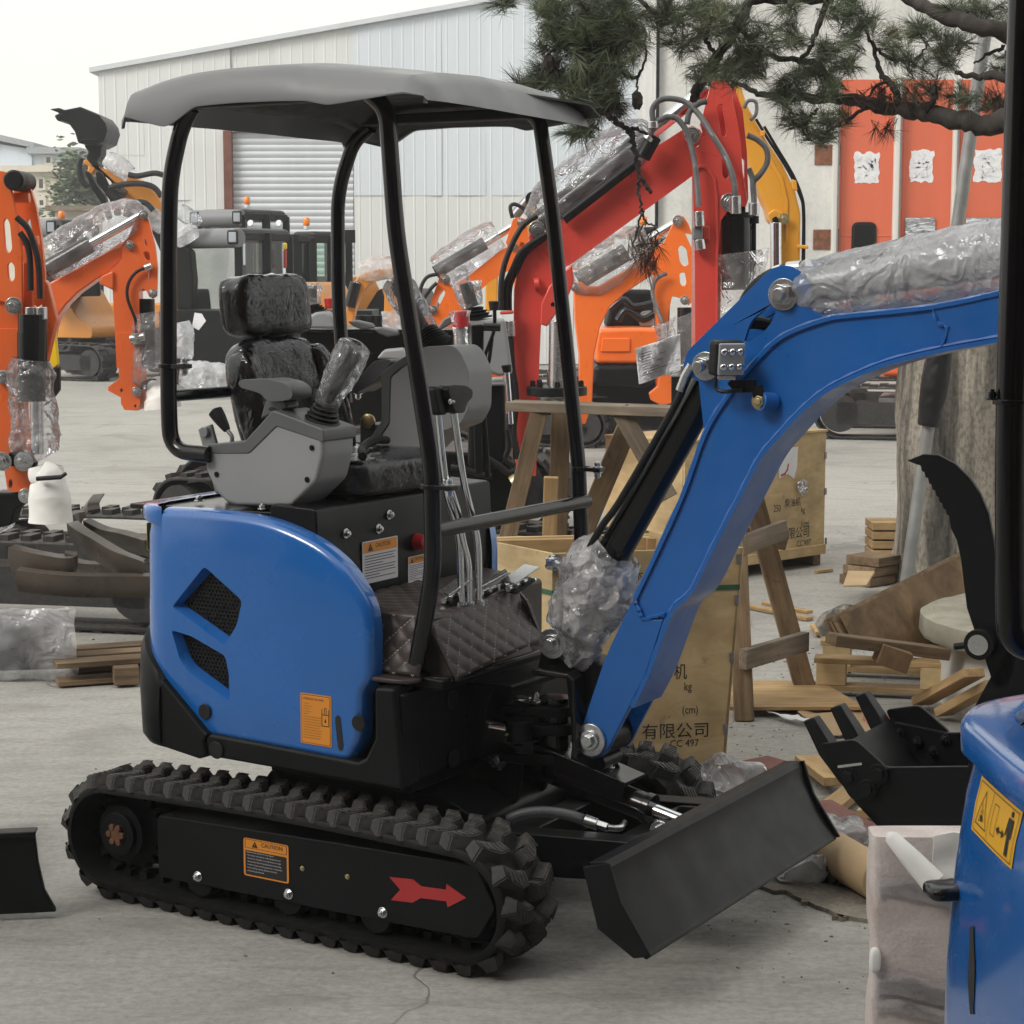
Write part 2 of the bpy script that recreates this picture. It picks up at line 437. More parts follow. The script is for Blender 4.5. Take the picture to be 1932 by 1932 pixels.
def glass(name, tint, f=.3):
    m, N, L, out = nodes(name)
    t = N.new('ShaderNodeBsdfTransparent'); t.inputs[0].default_value = (*tint, 1)
    g = N.new('ShaderNodeBsdfGlossy'); g.inputs['Roughness'].default_value = .03
    fr = N.new('ShaderNodeFresnel'); fr.inputs[0].default_value = 1.5
    mx = N.new('ShaderNodeMixShader'); L.new(math_(N, L, 'ADD', fr.outputs[0], f * .1, True), mx.inputs[0])
    L.new(t.outputs[0], mx.inputs[1]); L.new(g.outputs[0], mx.inputs[2]); L.new(mx.outputs[0], out.inputs['Surface'])
glass('clear_glass', (.90, .93, .93)); glass('green_glass', (.70, .86, .76)); glass('dark_glass', (.25, .27, .28), .6)

# poured, worn concrete yard
m, N, L, out = nodes('concrete_yard'); p = N.new('ShaderNodeBsdfPrincipled')
v = tc(N, L, (1, 1, 1)); vb = tc(N, L, (1.0, 3.4, 1.0), rot=(0, 0, R(-28)))
big = noi(N, L, v, .35, 5, .6); mid = noi(N, L, vb, 2.6, 4, .62, .6); fine = noi(N, L, v, 42, 2, .7); strk = noi(N, L, vb, 13, 4, .68, 1.2)
cc = ramp(N, L, big, [(.30, (.325, .318, .298)), (.70, (.40, .392, .368))])
cc = mixc(N, L, .55, cc, ramp(N, L, mid, [(.30, .66), (.5, 1.0), (.74, 1.14)]), 'MULTIPLY')
cc = mixc(N, L, .36, cc, ramp(N, L, strk, [(.30, .62), (.52, 1.0)]), 'MULTIPLY')
cc = mixc(N, L, .5, cc, ramp(N, L, fine, [(.30, .66), (.62, 1.1)]), 'MULTIPLY')
scuff = ramp(N, L, noi(N, L, tc(N, L, (2.2, 9, 1), rot=(0, 0, R(-40))), 3.1, 5, .7, .4), [(.66, 0.0), (.76, 1.0)])
cc = mixc(N, L, math_(N, L, 'MULTIPLY', scuff, .38), cc, (.46, .45, .42))
stain = ramp(N, L, noi(N, L, v, 1.15, 4, .55, .7), [(.54, 0.0), (.74, 1.0)])
cc = mixc(N, L, math_(N, L, 'MULTIPLY', stain, .42), cc, (.13, .125, .115))
vo = N.new('ShaderNodeTexVoronoi'); vo.feature = 'DISTANCE_TO_EDGE'; vo.inputs['Scale'].default_value = .42
nv = N.new('ShaderNodeTexNoise'); nv.inputs['Scale'].default_value = 1.7; nv.inputs['Detail'].default_value = 3; L.new(v, nv.inputs['Vector'])
wv = N.new('ShaderNodeVectorMath'); wv.operation = 'MULTIPLY_ADD'; wv.inputs[1].default_value = (.9, .9, .9); L.new(nv.outputs['Color'], wv.inputs[0]); L.new(v, wv.inputs[2])
L.new(wv.outputs[0], vo.inputs['Vector'])
crk = ramp(N, L, vo.outputs['Distance'], [(.0, 1.0), (.0045, 0.0)])
crk = math_(N, L, 'MULTIPLY', crk, ramp(N, L, big, [(.42, 0.0), (.58, 1.0)]))
cc = mixc(N, L, math_(N, L, 'MULTIPLY', crk, .6), cc, (.07, .065, .06))
L.new(cc, p.inputs['Base Color']); L.new(ramp(N, L, mid, [(.3, .72), (.7, .92)]), p.inputs['Roughness']); p.inputs['Specular IOR Level'].default_value = .3
hh = math_(N, L, 'SUBTRACT', math_(N, L, 'ADD', math_(N, L, 'MULTIPLY', strk, .8), math_(N, L, 'MULTIPLY', fine, .35)), math_(N, L, 'MULTIPLY', crk, .8))
L.new(bump(N, L, hh, .55, .012), p.inputs['Normal']); L.new(p.outputs[0], out.inputs['Surface'])

# bare earth strip with grit
m, N, L, out = nodes('dirt'); p = N.new('ShaderNodeBsdfPrincipled'); v = tc(N, L)
a = noi(N, L, v, 2.2, 6, .65); b = noi(N, L, v, 55, 4, .75)
cc = mixc(N, L, .7, ramp(N, L, a, [(.3, (.20, .175, .14)), (.7, (.31, .28, .235))]), ramp(N, L, b, [(.3, .45), (.65, 1.15)]), 'MULTIPLY')
L.new(cc, p.inputs['Base Color']); p.inputs['Roughness'].default_value = .95
L.new(bump(N, L, b, .9, .012), p.inputs['Normal']); L.new(p.outputs[0], out.inputs['Surface'])

def sheetmetal(name, c, streak=.12, stain=(.42, .38, .32), sa=.35):
    m, N, L, out = nodes(name); p = N.new('ShaderNodeBsdfPrincipled')
    v = tc(N, L, (1.6, 1.6, .12)); w = tc(N, L)
    a = noi(N, L, v, 1.3, 6, .6); b = noi(N, L, w, .5, 5, .6); d = noi(N, L, w, 2.6, 6, .75)
    cc = ramp(N, L, a, [(.3, tuple(x * (1 - streak) for x in c)), (.7, tuple(min(1, x * (1 + streak * .5)) for x in c))])
    cc = mixc(N, L, math_(N, L, 'MULTIPLY', ramp(N, L, d, [(.62, 0.0), (.80, 1.0)]), sa), cc, stain)
    cc = mixc(N, L, .25, cc, ramp(N, L, b, [(.3, .88), (.7, 1.03)]), 'MULTIPLY')
    L.new(cc, p.inputs['Base Color']); p.inputs['Roughness'].default_value = .55
    L.new(bump(N, L, b, .08, .05), p.inputs['Normal']); L.new(p.outputs[0], out.inputs['Surface'])
sheetmetal('wall_white', (.665, .69, .69), .03, sa=.15); sheetmetal('wall_blue', (.62, .68, .735), .02, sa=.08); sheetmetal('shutter_grey', (.60, .635, .675), .08, sa=.2)
sheetmetal('door_orange', (.62, .125, .055), .10, (.75, .28, .18), .25); sheetmetal('trim_white', (.66, .65, .61), .1, (.40, .20, .10), .5)
sheetmetal('far_blue', (.60, .67, .74), .05); sheetmetal('far_beige', (.60, .55, .45), .08)

# old cement wall
m, N, L, out = nodes('cement_wall'); p = N.new('ShaderNodeBsdfPrincipled'); v = tc(N, L); vs_ = tc(N, L, (1.3, 1.3, .16))
a = noi(N, L, v, 1.1, 6, .65); b = noi(N, L, vs_, 2.4, 6, .6); d = noi(N, L, v, 16, 4, .7)
cc = ramp(N, L, a, [(.3, (.50, .50, .48)), (.5, (.61, .61, .59)), (.7, (.69, .685, .655))])
cc = mixc(N, L, .5, cc, ramp(N, L, b, [(.3, .72), (.6, 1.05)]), 'MULTIPLY'); cc = mixc(N, L, .4, cc, ramp(N, L, d, [(.3, .75), (.65, 1.08)]), 'MULTIPLY')
L.new(cc, p.inputs['Base Color']); p.inputs['Roughness'].default_value = .9
L.new(bump(N, L, math_(N, L, 'ADD', a, math_(N, L, 'MULTIPLY', d, .2)), .5, .03), p.inputs['Normal']); L.new(p.outputs[0], out.inputs['Surface'])

# speckled, streaked standing stone
m, N, L, out = nodes('stone'); p = N.new('ShaderNodeBsdfPrincipled'); v = tc(N, L, (1, 1, .10)); w = tc(N, L, (1, 1, .5))
a = noi(N, L, v, 7, 6, .62, .4); b = noi(N, L, w, 60, 3, .6); d = noi(N, L, v, 2.4, 3, .5)
cc = ramp(N, L, a, [(.32, (.020, .019, .018)), (.46, (.12, .11, .095)), (.58, (.31, .285, .24)), (.8, (.46, .425, .35))])
cc = mixc(N, L, .65, cc, ramp(N, L, b, [(.36, .40), (.56, 1.1)]), 'MULTIPLY'); cc = mixc(N, L, .6, cc, ramp(N, L, d, [(.32, .45), (.6, 1.05)]), 'MULTIPLY')
L.new(cc, p.inputs['Base Color']); p.inputs['Roughness'].default_value = .9
L.new(bump(N, L, math_(N, L, 'ADD', a, math_(N, L, 'MULTIPLY', b, .3)), .9, .02), p.inputs['Normal']); L.new(p.outputs[0], out.inputs['Surface'])

# quilted floor mat
m, N, L, out = nodes('quilt'); p = N.new('ShaderNodeBsdfPrincipled')
v = tc(N, L); n = noi(N, L, v, 30, 4)
L.new(ramp(N, L, n, [(.3, (.030, .022, .021)), (.7, (.050, .038, .036))]), p.inputs['Base Color']); p.inputs['Roughness'].default_value = .45
L.new(bump(N, L, noi(N, L, v, 220, 2), .2, .002), p.inputs['Normal']); L.new(p.outputs[0], out.inputs['Surface'])
mat('stitch', (.50, .42, .36), .8)

# pink felt-like wrap
m, N, L, out = nodes('felt_wrap'); p = N.new('ShaderNodeBsdfPrincipled'); v = tc(N, L)
a = noi(N, L, v, 4.2, 5, .6, .6); b = noi(N, L, v, 130, 3, .6)
L.new(mixc(N, L, .35, ramp(N, L, a, [(.30, (.46, .385, .36)), (.5, (.62, .555, .53)), (.72, (.74, .70, .67))]), ramp(N, L, b, [(.3, .7), (.6, 1.05)]), 'MULTIPLY'), p.inputs['Base Color'])
p.inputs['Roughness'].default_value = .85
L.new(bump(N, L, math_(N, L, 'ADD', a, math_(N, L, 'MULTIPLY', b, .15)), .5, .02), p.inputs['Normal']); L.new(p.outputs[0], out.inputs['Surface'])

# pine needles, tone varies through the crown
m, N, L, out = nodes('needles'); p = N.new('ShaderNodeBsdfPrincipled'); v = tc(N, L)
L.new(ramp(N, L, noi(N, L, v, 5.0, 3, .6), [(.28, (.042, .044, .030)), (.46, (.066, .082, .046)), (.60, (.11, .14, .07)), (.74, (.20, .17, .10))]), p.inputs['Base Color'])
p.inputs['Roughness'].default_value = .6; L.new(p.outputs[0], out.inputs['Surface'])
mat('dry_needles', (.055, .032, .024), .8, var=.4, vs=20)
mat('leaf_far', (.13, .17, .10), .8, var=.4, vs=3)

# dented mirror foil
m, N, L, out = nodes('foil'); p = N.new('ShaderNodeBsdfPrincipled'); v = tc(N, L, (1, 1, 3))
p.inputs['Metallic'].default_value = .95; p.inputs['Base Color'].default_value = (.62, .66, .70, 1); p.inputs['Roughness'].default_value = .22
L.new(bump(N, L, noi(N, L, v, 3.2, 3, .5, .6), .9, .06), p.inputs['Normal']); L.new(p.outputs[0], out.inputs['Surface'])
# hand sprayed white paint on the doors
mat('spray_white', (.70, .71, .73), .8, var=.12, vs=9)
mat('spray_grey', (.58, .59, .62), .8, var=.15, vs=9)
# ------------------------------------------------------------------ the yard
g = MB(); xs = [-400, -60, -20, -8, -4, -2, 0, 2, 4, 8, 20, 60, 400]; ys = [-300, -40, -10, 0, 3, 5, 7, 10, 15, 22, 32, 60, 400]
g.grid([[Vector((x, y, 0)) for x in xs] for y in ys])
struct(g.build('ground', 'concrete_yard', smooth=False))
# the earth strip by the rubbish: its kerb line runs from under the blade to the wrapped parcel
e = [gnd(*q) for q in z('O', (330, 1210), (560, 1285), (800, 1370), (945, 1390))]
e = [e[0] + Vector((-.5, .25, 0))] + e + [e[-1] + Vector((1.2, -.25, 0))]
far = [Vector((3.4, 5.2, 0)), Vector((3.2, 7.2, 0)), Vector((1.9, 7.1, 0)), Vector((.9, 6.2, 0))]
ed = [p for p in spl(e, 6)]
ed = [p + Vector((rnd.uniform(-.012, .012), rnd.uniform(-.02, .02), 0)) for p in ed]
d = MB(); loop = ed + far; d.add([(p.x, p.y, .012) for p in loop] + [(p.x, p.y, -.02) for p in loop],
    [tuple(range(len(loop)))] + [(i, (i + 1) % len(loop), (i + 1) % len(loop) + len(loop), i + len(loop)) for i in range(len(loop))])
struct(d.build('dirt_patch', 'dirt', smooth=False))
# grit and shavings lying about
gr = MB(); rg = random.Random(3)
for i in range(2200):
    if i < 1700: p = Vector((rg.uniform(.5, 3.0), rg.uniform(4.6, 9.0), .010))
    else: p = Vector((rg.uniform(-4, 4), rg.uniform(3.2, 16), .001))
    s = rg.uniform(.0012, .0045) * (1.6 if rg.random() < .1 else 1)
    a = rg.uniform(0, 6.28)
    gr.box(p + Vector((0, 0, s * .4)), (s * rg.uniform(1, 3.2), s, s * .8), Matrix.Rotation(a, 3, 'Z'))
go = gr.build('grit', 'dirt', smooth=False, kind='stuff')
tag(go, 'fine grit and crumbs scattered over the concrete yard', 'grit')

# ------------------------------------------------------------------ warehouse of ribbed sheets
YW = 38.0
def wx(u, v=400): return at(u, v, YW).x
def wz(v): return at(966, v, YW).z
def roof_z(x):                       # gable verge, read off between two points of the verge
    x0, x1 = wx(190, 127), wx(910, 0); z0, z1 = at(190, 127, YW).z, at(910, 0, YW).z
    xr = x0 + (x1 - x0) * 2.1
    zr = z0 + (z1 - z0) / (x1 - x0) * (xr - x0)
    return z0 + (z1 - z0) / (x1 - x0) * (x - x0) if x < xr else zr - (z1 - z0) / (x1 - x0) * (x - xr)
wh = thing('warehouse', 'tall warehouse of pale ribbed metal sheets with a grey roller shutter', 'building', loc=(0, YW, 0))
XL, XR = wx(192), wx(1260)
DX0, DX1, DZ = wx(441, 400), wx(668, 400), wz(247)
SEAM = wz(365)
def sheet(x0, x1, z0, z1f, mat_, yo):
    """one ribbed wall sheet, ribs every 0.2 m, bent slightly out of plane"""
    mb = MB(); rb = random.Random(int(x0 * 977) + int(z0 * 91)); xsn = []
    n = max(1, round((x1 - x0) / .2)); st = (x1 - x0) / n
    for i in range(n):
        a = x0 + st * i
        xsn += [(a, 0), (a + st * .40, 0), (a + st * .46, .006), (a + st * .54, .006), (a + st * .60, 0)]
    xsn.append((x1, 0))
    w = [rb.uniform(-.012, .012) for _ in range(4)]
    rows = []
    for k in range(5):
        t = k / 4
        rows.append([Vector((x + .004, -d - yo + w[0] * math.sin(3 * t + w[1] * 90) + w[2] * math.sin(4 * (x - x0) + w[3] * 99), z0 + (z1f(x) - z0) * t)) for x, d in xsn])
    mb.grid(rows)
    return mb.build('wall_sheet', mat_, wh, solid=.006, angle=20)
bk = MB(); bk.add([(XL + .02, .10, 0), (XR, .10, 0), (XR, .10, roof_z(XR) - .1), ((XL + XR) / 2, .10, roof_z((XL + XR) / 2) - .1), (XL + .02, .10, roof_z(XL) - .1)], [(0, 1, 2, 3, 4)])
bk.add([(XL + .02, .10, 0), (XL + .02, 22, 0), (XL + .02, 22, roof_z(XL) - .1), (XL + .02, .10, roof_z(XL) - .1)], [(0, 1, 2, 3)])
bk.build('backing_wall', 'wall_white', wh, smooth=False)
x = XL; k = 0
while x < XR - .05:
    w = .84 if x + 1.2 < XR else XR - x
    x1 = min(x + w, XR)
    if x < DX0 - .05 and x1 > DX0 - .25: x1 = DX0 - .02
    if x < DX1 and x1 > DX1: x1 = DX1
    blue = x >= DX1 - .05
    over_door = DX0 - .1 <= x < DX1 - .05
    zt = roof_z
    if over_door:
        sheet(x, x1, DZ + .02, zt, 'wall_white', 0)
    elif blue:
        sheet(x, x1, .02, lambda q: SEAM + .02, 'wall_white', 0)
        sheet(x, x1, SEAM - .04, zt, 'wall_blue', .012)
    else:                             # patched older wall
        rr = random.Random(k * 5 + 2); s1 = SEAM + rr.choice((-.15, -.1, .35)); s2 = s1 + rr.choice((.9, 1.0, 1.7))
        sheet(x, x1, .02, lambda q: s1 + .02, 'wall_white', 0)
        sheet(x, x1, s1 - .03, lambda q: s2 + .02, 'wall_white', .012)
        sheet(x, x1, s2 - .03, zt, 'wall_white', .022)
    x = x1; k += 1
vg = MB(); pr = [(XL - .15, roof_z(XL - .15)), (XR, roof_z(XR))]
mid = (wx(190, 127) + (wx(910, 0) - wx(190, 127)) * 2.1)
pts = [(XL - .15, roof_z(XL - .15) + .02), (mid, roof_z(mid) + .02), (XR, roof_z(XR) + .02)] if mid < XR else [(XL - .15, roof_z(XL - .15) + .02), (XR, roof_z(XR) + .02)]
for (a, b), (c_, d_) in zip(pts, pts[1:]):
    vg.add([(a, -.12, b), (c_, -.12, d_), (c_, -.12, d_ - .09), (a, -.12, b - .09), (a, 22, b), (c_, 22, d_), (c_, 22, d_ - .09), (a, 22, b - .09)],
           [(0, 1, 2, 3), (4, 7, 6, 5), (0, 4, 5, 1), (3, 2, 6, 7), (0, 3, 7, 4), (1, 5, 6, 2)])
vg.build('roof', 'shutter_grey', wh, smooth=False)
# roller shutter: every slat its own piece
fm = MB(); fm.box(((wx(425) + DX0) / 2, -.04, DZ / 2), (DX0 - wx(425), .2, DZ)); fm.build('door_frame', 'rust_frame', wh, bevel=.01)
hd = MB(); hd.box(((DX0 + DX1) / 2, -.03, DZ + .04), (DX1 - DX0 + .2, .14, .12)); hd.build('door_lintel', 'shutter_grey', wh, bevel=.01)
SL = .123; sm = MB(); prof = [(0, 0), (.012, .02), (.028, .05), (.030, .085), (.018, .112), (0, .121)]
sm.grid([[Vector((DX0, -p[0] + .03, p[1])), Vector((DX1 - .01, -p[0] + .03, p[1]))] for p in prof])
s0 = sm.build('shutter_slat', 'shutter_grey', wh, angle=60); s0.location = (0, 0, .02)
for i in range(1, int((DZ - .02) / SL)): inst(s0, (rg.uniform(-.004, .004), 0, .02 + i * SL), wh)

# ------------------------------------------------------------------ cement building with orange doors
YC = 33.0
cb = thing('cement_building', 'old grey cement building with tall orange double doors', 'building', loc=(0, YC, 0))
def cx(u, v=400): return at(u, v, YC).x
def cz(v): return at(966, v, YC).z
cw = MB(); x0, x1 = cx(1236), cx(1236) + 26
DL, DR, DT = cx(1580), cx(2012), cz(150)
H_ = 13.0
cw.prism([(x0, 0), (x1, 0), (x1, H_), (x0, H_)], 'xz', 0, 14, holes=[[(DL, .02), (DL, DT), (DR, DT), (DR, .02)]])
cw.build('wall', 'cement_wall', cb, smooth=False)
pp = MB(); pp.box((x0 + .02, -.05, 4.2), (.05, .1, 8.4)); pp.build('gap_shade_strip', 'black_satin', cb)  # black strip stands in for the shaded gap between the two buildings
# pilaster strip and pale trims between the leaves
for u0, u1 in ((1568, 1580), (1683, 1696), (1793, 1803), (1905, 1915)):
    a, b = cx(u0), cx(u1); t = MB(); t.box(((a + b) / 2, -.05, DT / 2), (b - a, .16, DT)); t.build('door_post', 'trim_white', cb, bevel=.012)
    t = MB(); t.box((b - .02, -.14, DT / 2), (.025, .03, DT)); t.build('door_edge', 'steel_grey', cb)
def leaf(u0, u1):
    a, b = cx(u0), cx(u1); t = MB(); w = b - a
    t.box(((a + b) / 2, .02, DT / 2), (w, .06, DT))
    t.box(((a + b) / 2, -.014, cz(445)), (w - .02, .012, .03)); t.box((a + .06, -.014, DT / 2), (.03, .012, DT))
    o = t.build('door_leaf', 'door_orange', cb, bevel=.006); return a, b
lv = [leaf(1581, 1683), leaf(1696, 1793), leaf(1803, 1905), leaf(1915, 2010)]
# rusty hinge straps on the wall
for v0 in (292, 452):
    t = MB(); t.box((cx(1552), -.012, cz(v0)), (.30, .02, .33)); t.box((cx(1575), -.10, cz(v0)), (.12, .05, .36)); t.build('hinge_plate', 'rust', cb, bevel=.006)
# arched hatch in the first leaf
hx0, hx1, hz0, hz1 = cx(1607), cx(1654), cz(478), cz(419)
ar = fil([(hx0, 0.3), (hx1, 0.3), (hx1, hz1), (hx0, hz1)], .12, 6)
t = MB(); t.prism(ar, 'xz', -.045, -.018); t.build('hatch', 'black_satin', cb, bevel=.008)
t = MB(); t.prism(inset2(ar, .045), 'xz', -.052, -.044); t.build('hatch_pane', 'dark_glass', cb)
# foil pieces taped on the other leaves
for (u0, u1, v0, v1) in ((1708, 1764, 411, 470), (1822, 1893, 411, 470)):
    t = MB(); a, b, c0, c1 = cx(u0), cx(u1), cz(v1), cz(v0); n = 10
    t.grid([[Vector((a + (b - a) * i / n, -.035 - .012 * math.sin(i * 1.3 + j) * math.cos(j * .9), c0 + (c1 - c0) * j / n)) for i in range(n + 1)] for j in range(n + 1)])
    t.build('foil_sheet', 'foil', cb, solid=.004)
# sprayed white squares with a big brushed character each
for (u0, u1, v0, v1, ch) in ((1610, 1656, 288, 345, '\u5b89'), (1715, 1758, 284, 343, '\u5168'), (1834, 1886, 282, 343, '\u7b2c')):
    rr = random.Random(int(u0)); a, b, c0, c1 = cx(u0), cx(u1), cz(v1), cz(v0); lp = []
    for i in range(72):
        q = i / 72 * 4; sd = int(q); f_ = q - sd; e_ = .05 * noise.noise(Vector((i * .22, u0 * .1, 0))) + rr.uniform(-.006, .006)
        lp.append([(a + (b - a) * f_, c0 + e_), (b + e_, c0 + (c1 - c0) * f_), (b - (b - a) * f_, c1 + e_), (a + e_, c1 - (c1 - c0) * f_)][sd])
    t = MB(); t.prism(lp, 'xz', -.0155, -.011); t.build('sprayed_patch', 'spray_white', cb, smooth=False)
    for i in range(26):             # brushed-over strokes, no longer legible
        sr = MB()
        cxp, czp = rr.uniform(a + .06, b - .06), rr.uniform(c0 + .06, c1 - .06); ang = rr.choice((0, 0, 1.57, .8, -.8)) + rr.uniform(-.15, .15); ln = rr.uniform(.05, .13)
        sr.box((cxp, -.0175, czp), (ln, .002, rr.uniform(.012, .03)), Matrix.Rotation(ang, 3, 'Y'))
        sr.build('brush_stroke', 'spray_grey', cb, smooth=False)

# ------------------------------------------------------------------ far buildings and tree at the left
YF = 95.0
fb = thing('far_building', 'distant building with a blue metal top floor over beige storeys', 'building', loc=(0, YF, 0))
def fx(u): return at(u, 330, YF).x
def fz(v): return at(400, v, YF).z
xa, xb, xc = fx(-60), fx(62), fx(150)
t = MB(); t.box(((xa + xc) / 2, 6, fz(318) / 2), (xc - xa, 12, fz(318)))
t.build('lower_wall', 'far_beige', fb, smooth=False)
t = MB(); rz, ez = fz(272), fz(282)
t.prism([(xa, fz(318)), (xb, fz(318)), (xb, ez), ((xa + xb) / 2, rz), (xa, ez)], 'xz', -.15, 12)
t.box(((xb + xc) / 2, 6, (fz(318) + fz(287)) / 2), (xc - xb, 12, fz(287) - fz(318)))
t.build('upper_wall', 'far_blue', fb, smooth=False)
t = MB(); t.prism([(xa - .4, ez), ((xa + xb) / 2, rz + .15), (xb + .2, ez + .05), (xb + .2, ez + .3), ((xa + xb) / 2, rz + .45), (xa - .4, ez + .3)], 'xz', -.5, 12)
t.box(((xb + xc) / 2, 5.8, fz(285)), (xc - xb + .3, 12.6, .3)); t.build('roof', 'tile_roof', fb, smooth=False)
t = MB(); t.box(((xa + xc) / 2, -.2, fz(319)), (xc - xa + .3, .5, .3)); t.build('ledge', 'far_beige', fb, smooth=False)
def window(p, x0, x1, z0, z1, fm_='trim_white', gl='dark_glass', y=0.0):
    t = MB(); t.prism([(x0, z0), (x1, z0), (x1, z1), (x0, z1)], 'xz', y - .08, y + .02, holes=[[(x0 + .12, z0 + .12), (x0 + .12, z1 - .12), (x1 - .12, z1 - .12), (x1 - .12, z0 + .12)]])
    o = t.build('window', fm_, p, smooth=False)
    t = MB(); t.box(((x0 + x1) / 2, y - .03, (z0 + z1) / 2), (x1 - x0 - .2, .02, z1 - z0 - .2)); t.build('pane', gl, o, smooth=False)
    t = MB(); t.box(((x0 + x1) / 2, y - .012, (z0 + z1) / 2), (x1 - x0 - .2, .012, z1 - z0 - .2)); t.build('pane_backing', 'black_satin', o, smooth=False)  # plain black sheet set close behind each pane
window(fb, fx(84), fx(101), fz(312), fz(292))
for (u0, u1) in ((69, 86), (97, 107), (25, 42), (0, 12), (120, 132)):
    for v0, v1 in ((360, 333), (392, 373)): window(fb, fx(u0), fx(u1), fz(v0), fz(v1), 'far_beige')
YH = 62.0
hb = thing('yard_shed', 'low brown roofed shed beyond the yard by the tree', 'shed', loc=(0, YH, 0))
xa, xb = at(104, 400, YH).x, at(215, 400, YH).x; hz = at(150, 398, YH).z
t = MB(); t.box(((xa + xb) / 2, 3, hz / 2), (xb - xa, 6, hz)); t.build('wall', 'far_beige', hb, smooth=False)
t = MB(); t.box(((xa + xb) / 2, 2.6, hz + .06), (xb - xa + .2, 7, .16)); t.build('roof', 'grey_wood', hb, smooth=False)
for i in range(4):
    a = xa + 1 + i * (xb - xa - 1) / 4; t = MB(); t.box((a + .5, -.04, hz * .55), (1.0, .06, hz * .5)); t.build('opening', 'black_satin', hb, smooth=False)

def leafy_tree(name, label, base, height, rx, n, mat_, seed, leaf=.16, trunk=.16):
    rr = random.Random(seed); th = thing(name, label, 'tree', loc=base)
    t = MB(); t.tube(spl([(0, 0, 0), (.1, 0, height * .35), (-.1, .1, height * .7), (0, 0, height * .95)], 4), trunk, 8, rad=[trunk * (1 - .8 * i / 12) for i in range(13)])
    for i in range(14):
        h = height * rr.uniform(.25, .85); a = rr.uniform(0, 6.28); l = rx * rr.uniform(.5, .95)
        t.tube(spl([(0, 0, h), (l * .5 * math.cos(a), l * .5 * math.sin(a), h + .3), (l * math.cos(a), l * math.sin(a), h + .8)], 3), .04, 5, rad=[.05 - .005 * k for k in range(7)])
    t.build('trunk', 'bark', th)
    t = MB(); cl = [(rr.uniform(0, 6.28), rr.uniform(.1, 1) ** .6, rr.uniform(.22, 1)) for _ in range(60)]
    for i in range(n):
        a, r_, h = rr.choice(cl); w = rx * (1.15 - abs(h - .55) * 1.3)
        c = Vector((w * r_ * math.cos(a), w * r_ * math.sin(a), height * h)) + Vector((rr.gauss(0, .28), rr.gauss(0, .28), rr.gauss(0, .3)))
        M_ = Matrix.Rotation(rr.uniform(0, 6.28), 3, 'Z') @ Matrix.Rotation(rr.uniform(-1.2, 1.2), 3, 'X'); s = leaf * rr.uniform(.6, 1.3)
        t.add([c + M_ @ Vector(q) for q in ((-s, 0, 0), (0, -s * .5, 0), (s, 0, 0), (0, s * .5, 0))], [(0, 1, 2, 3)])
    t.build('crown', mat_, th, smooth=False, kind='stuff'); return th
leafy_tree('leafy_tree', 'pale green leafy tree beside the distant beige building', Vector((at(155, 400, 70).x, 70, 0)), at(158, 302, 70).z, 1.15, 9000, 'leaf_far', 4, .13)

# unseen dark hall, added and sized to shade the foreground and darken reflections
wk = thing('shade_hall', 'unseen dark hall added behind the viewpoint to shade the yard', 'building', loc=(0, -4.2, 0))
t = MB(); t.box((0, -4, 5.8), (56, 8, 11.6)); t.build('wall', 'rust_frame', wk, smooth=False); t = MB(); t.box((0, -4, 11.7), (57, 8.6, .2)); t.build('roof', 'black_satin', wk, smooth=False)
for i in range(7):
    t = MB(); t.box((-18 + 6 * i, .04, 2.2), (3.6, .1, 4.2)); t.build('gate', 'black_satin', wk, smooth=False)

yw = thing('yard_wall', 'long low cement wall closing the far side of the yard', 'wall', loc=(-40, 66, 0))
for i in range(7):
    t = MB(); t.box((-20 + 6.2 * i, 0, 1.2), (6.1, .25, 2.4)); t.build('wall_bay', 'cement_wall', yw, bevel=.02); t = MB(); t.box((-23.1 + 6.2 * i, 0, 1.35), (.4, .4, 2.7)); t.build('wall_pier', 'cement_wall', yw, bevel=.02)
# ------------------------------------------------------------------ shared small hardware
def bolt(parent, p, d, r=.011, mat_='zinc', name='bolt', washer=True, ln=.012):
    p, d = Vector(p), Vector(d).normalized(); t = MB()
    if washer: t.cyl(p, p + d * .003, r * 1.45, n=18)
    t.cyl(p + d * .003, p + d * ln, r, n=6); t.cyl(p + d * ln, p + d * (ln + .004), r * .62, r * .5, n=12)
    return t.build(name, mat_, parent, bevel=.0012)
def pin(parent, p, d, r, mat_='zinc', ln=.02, name='pin'):
    """boom pin: broad washer, nut and shaft end"""
    p, d = Vector(p), Vector(d).normalized(); t = MB()
    t.cyl(p, p + d * .006, r * 1.5, n=28); t.cyl(p + d * .006, p + d * (.006 + ln * .6), r, n=6); t.cyl(p + d * (.006 + ln * .6), p + d * (.006 + ln), r * .66, r * .56, n=18)
    return t.build(name, mat_, parent, bevel=.0015)
def washer_pin(parent, p, d, r, name='pin'):
    p, d = Vector(p), Vector(d).normalized(); t = MB()
    t.cyl(p, p + d * .010, r, n=30); t.cyl(p + d * .010, p + d * .018, r * .62, n=24); t.cyl(p + d * .018, p + d * .030, r * .40, n=6)
    return t.build(name, 'zinc', parent, bevel=.002)
def crumple(mb, amp, freq, seed=0, ridged=True):
    o = Vector((seed * 3.7, seed * 1.9, seed * 5.3))
    def f(v):
        n = noise.noise_vector(v * freq + o); n2 = noise.noise_vector(v * freq * 2.3 + o)
        q = n + n2 * .55
        if ridged: q = Vector([math.copysign(abs(c) ** .7, c) for c in q])
        return v + q * amp
    return mb.jit(f)
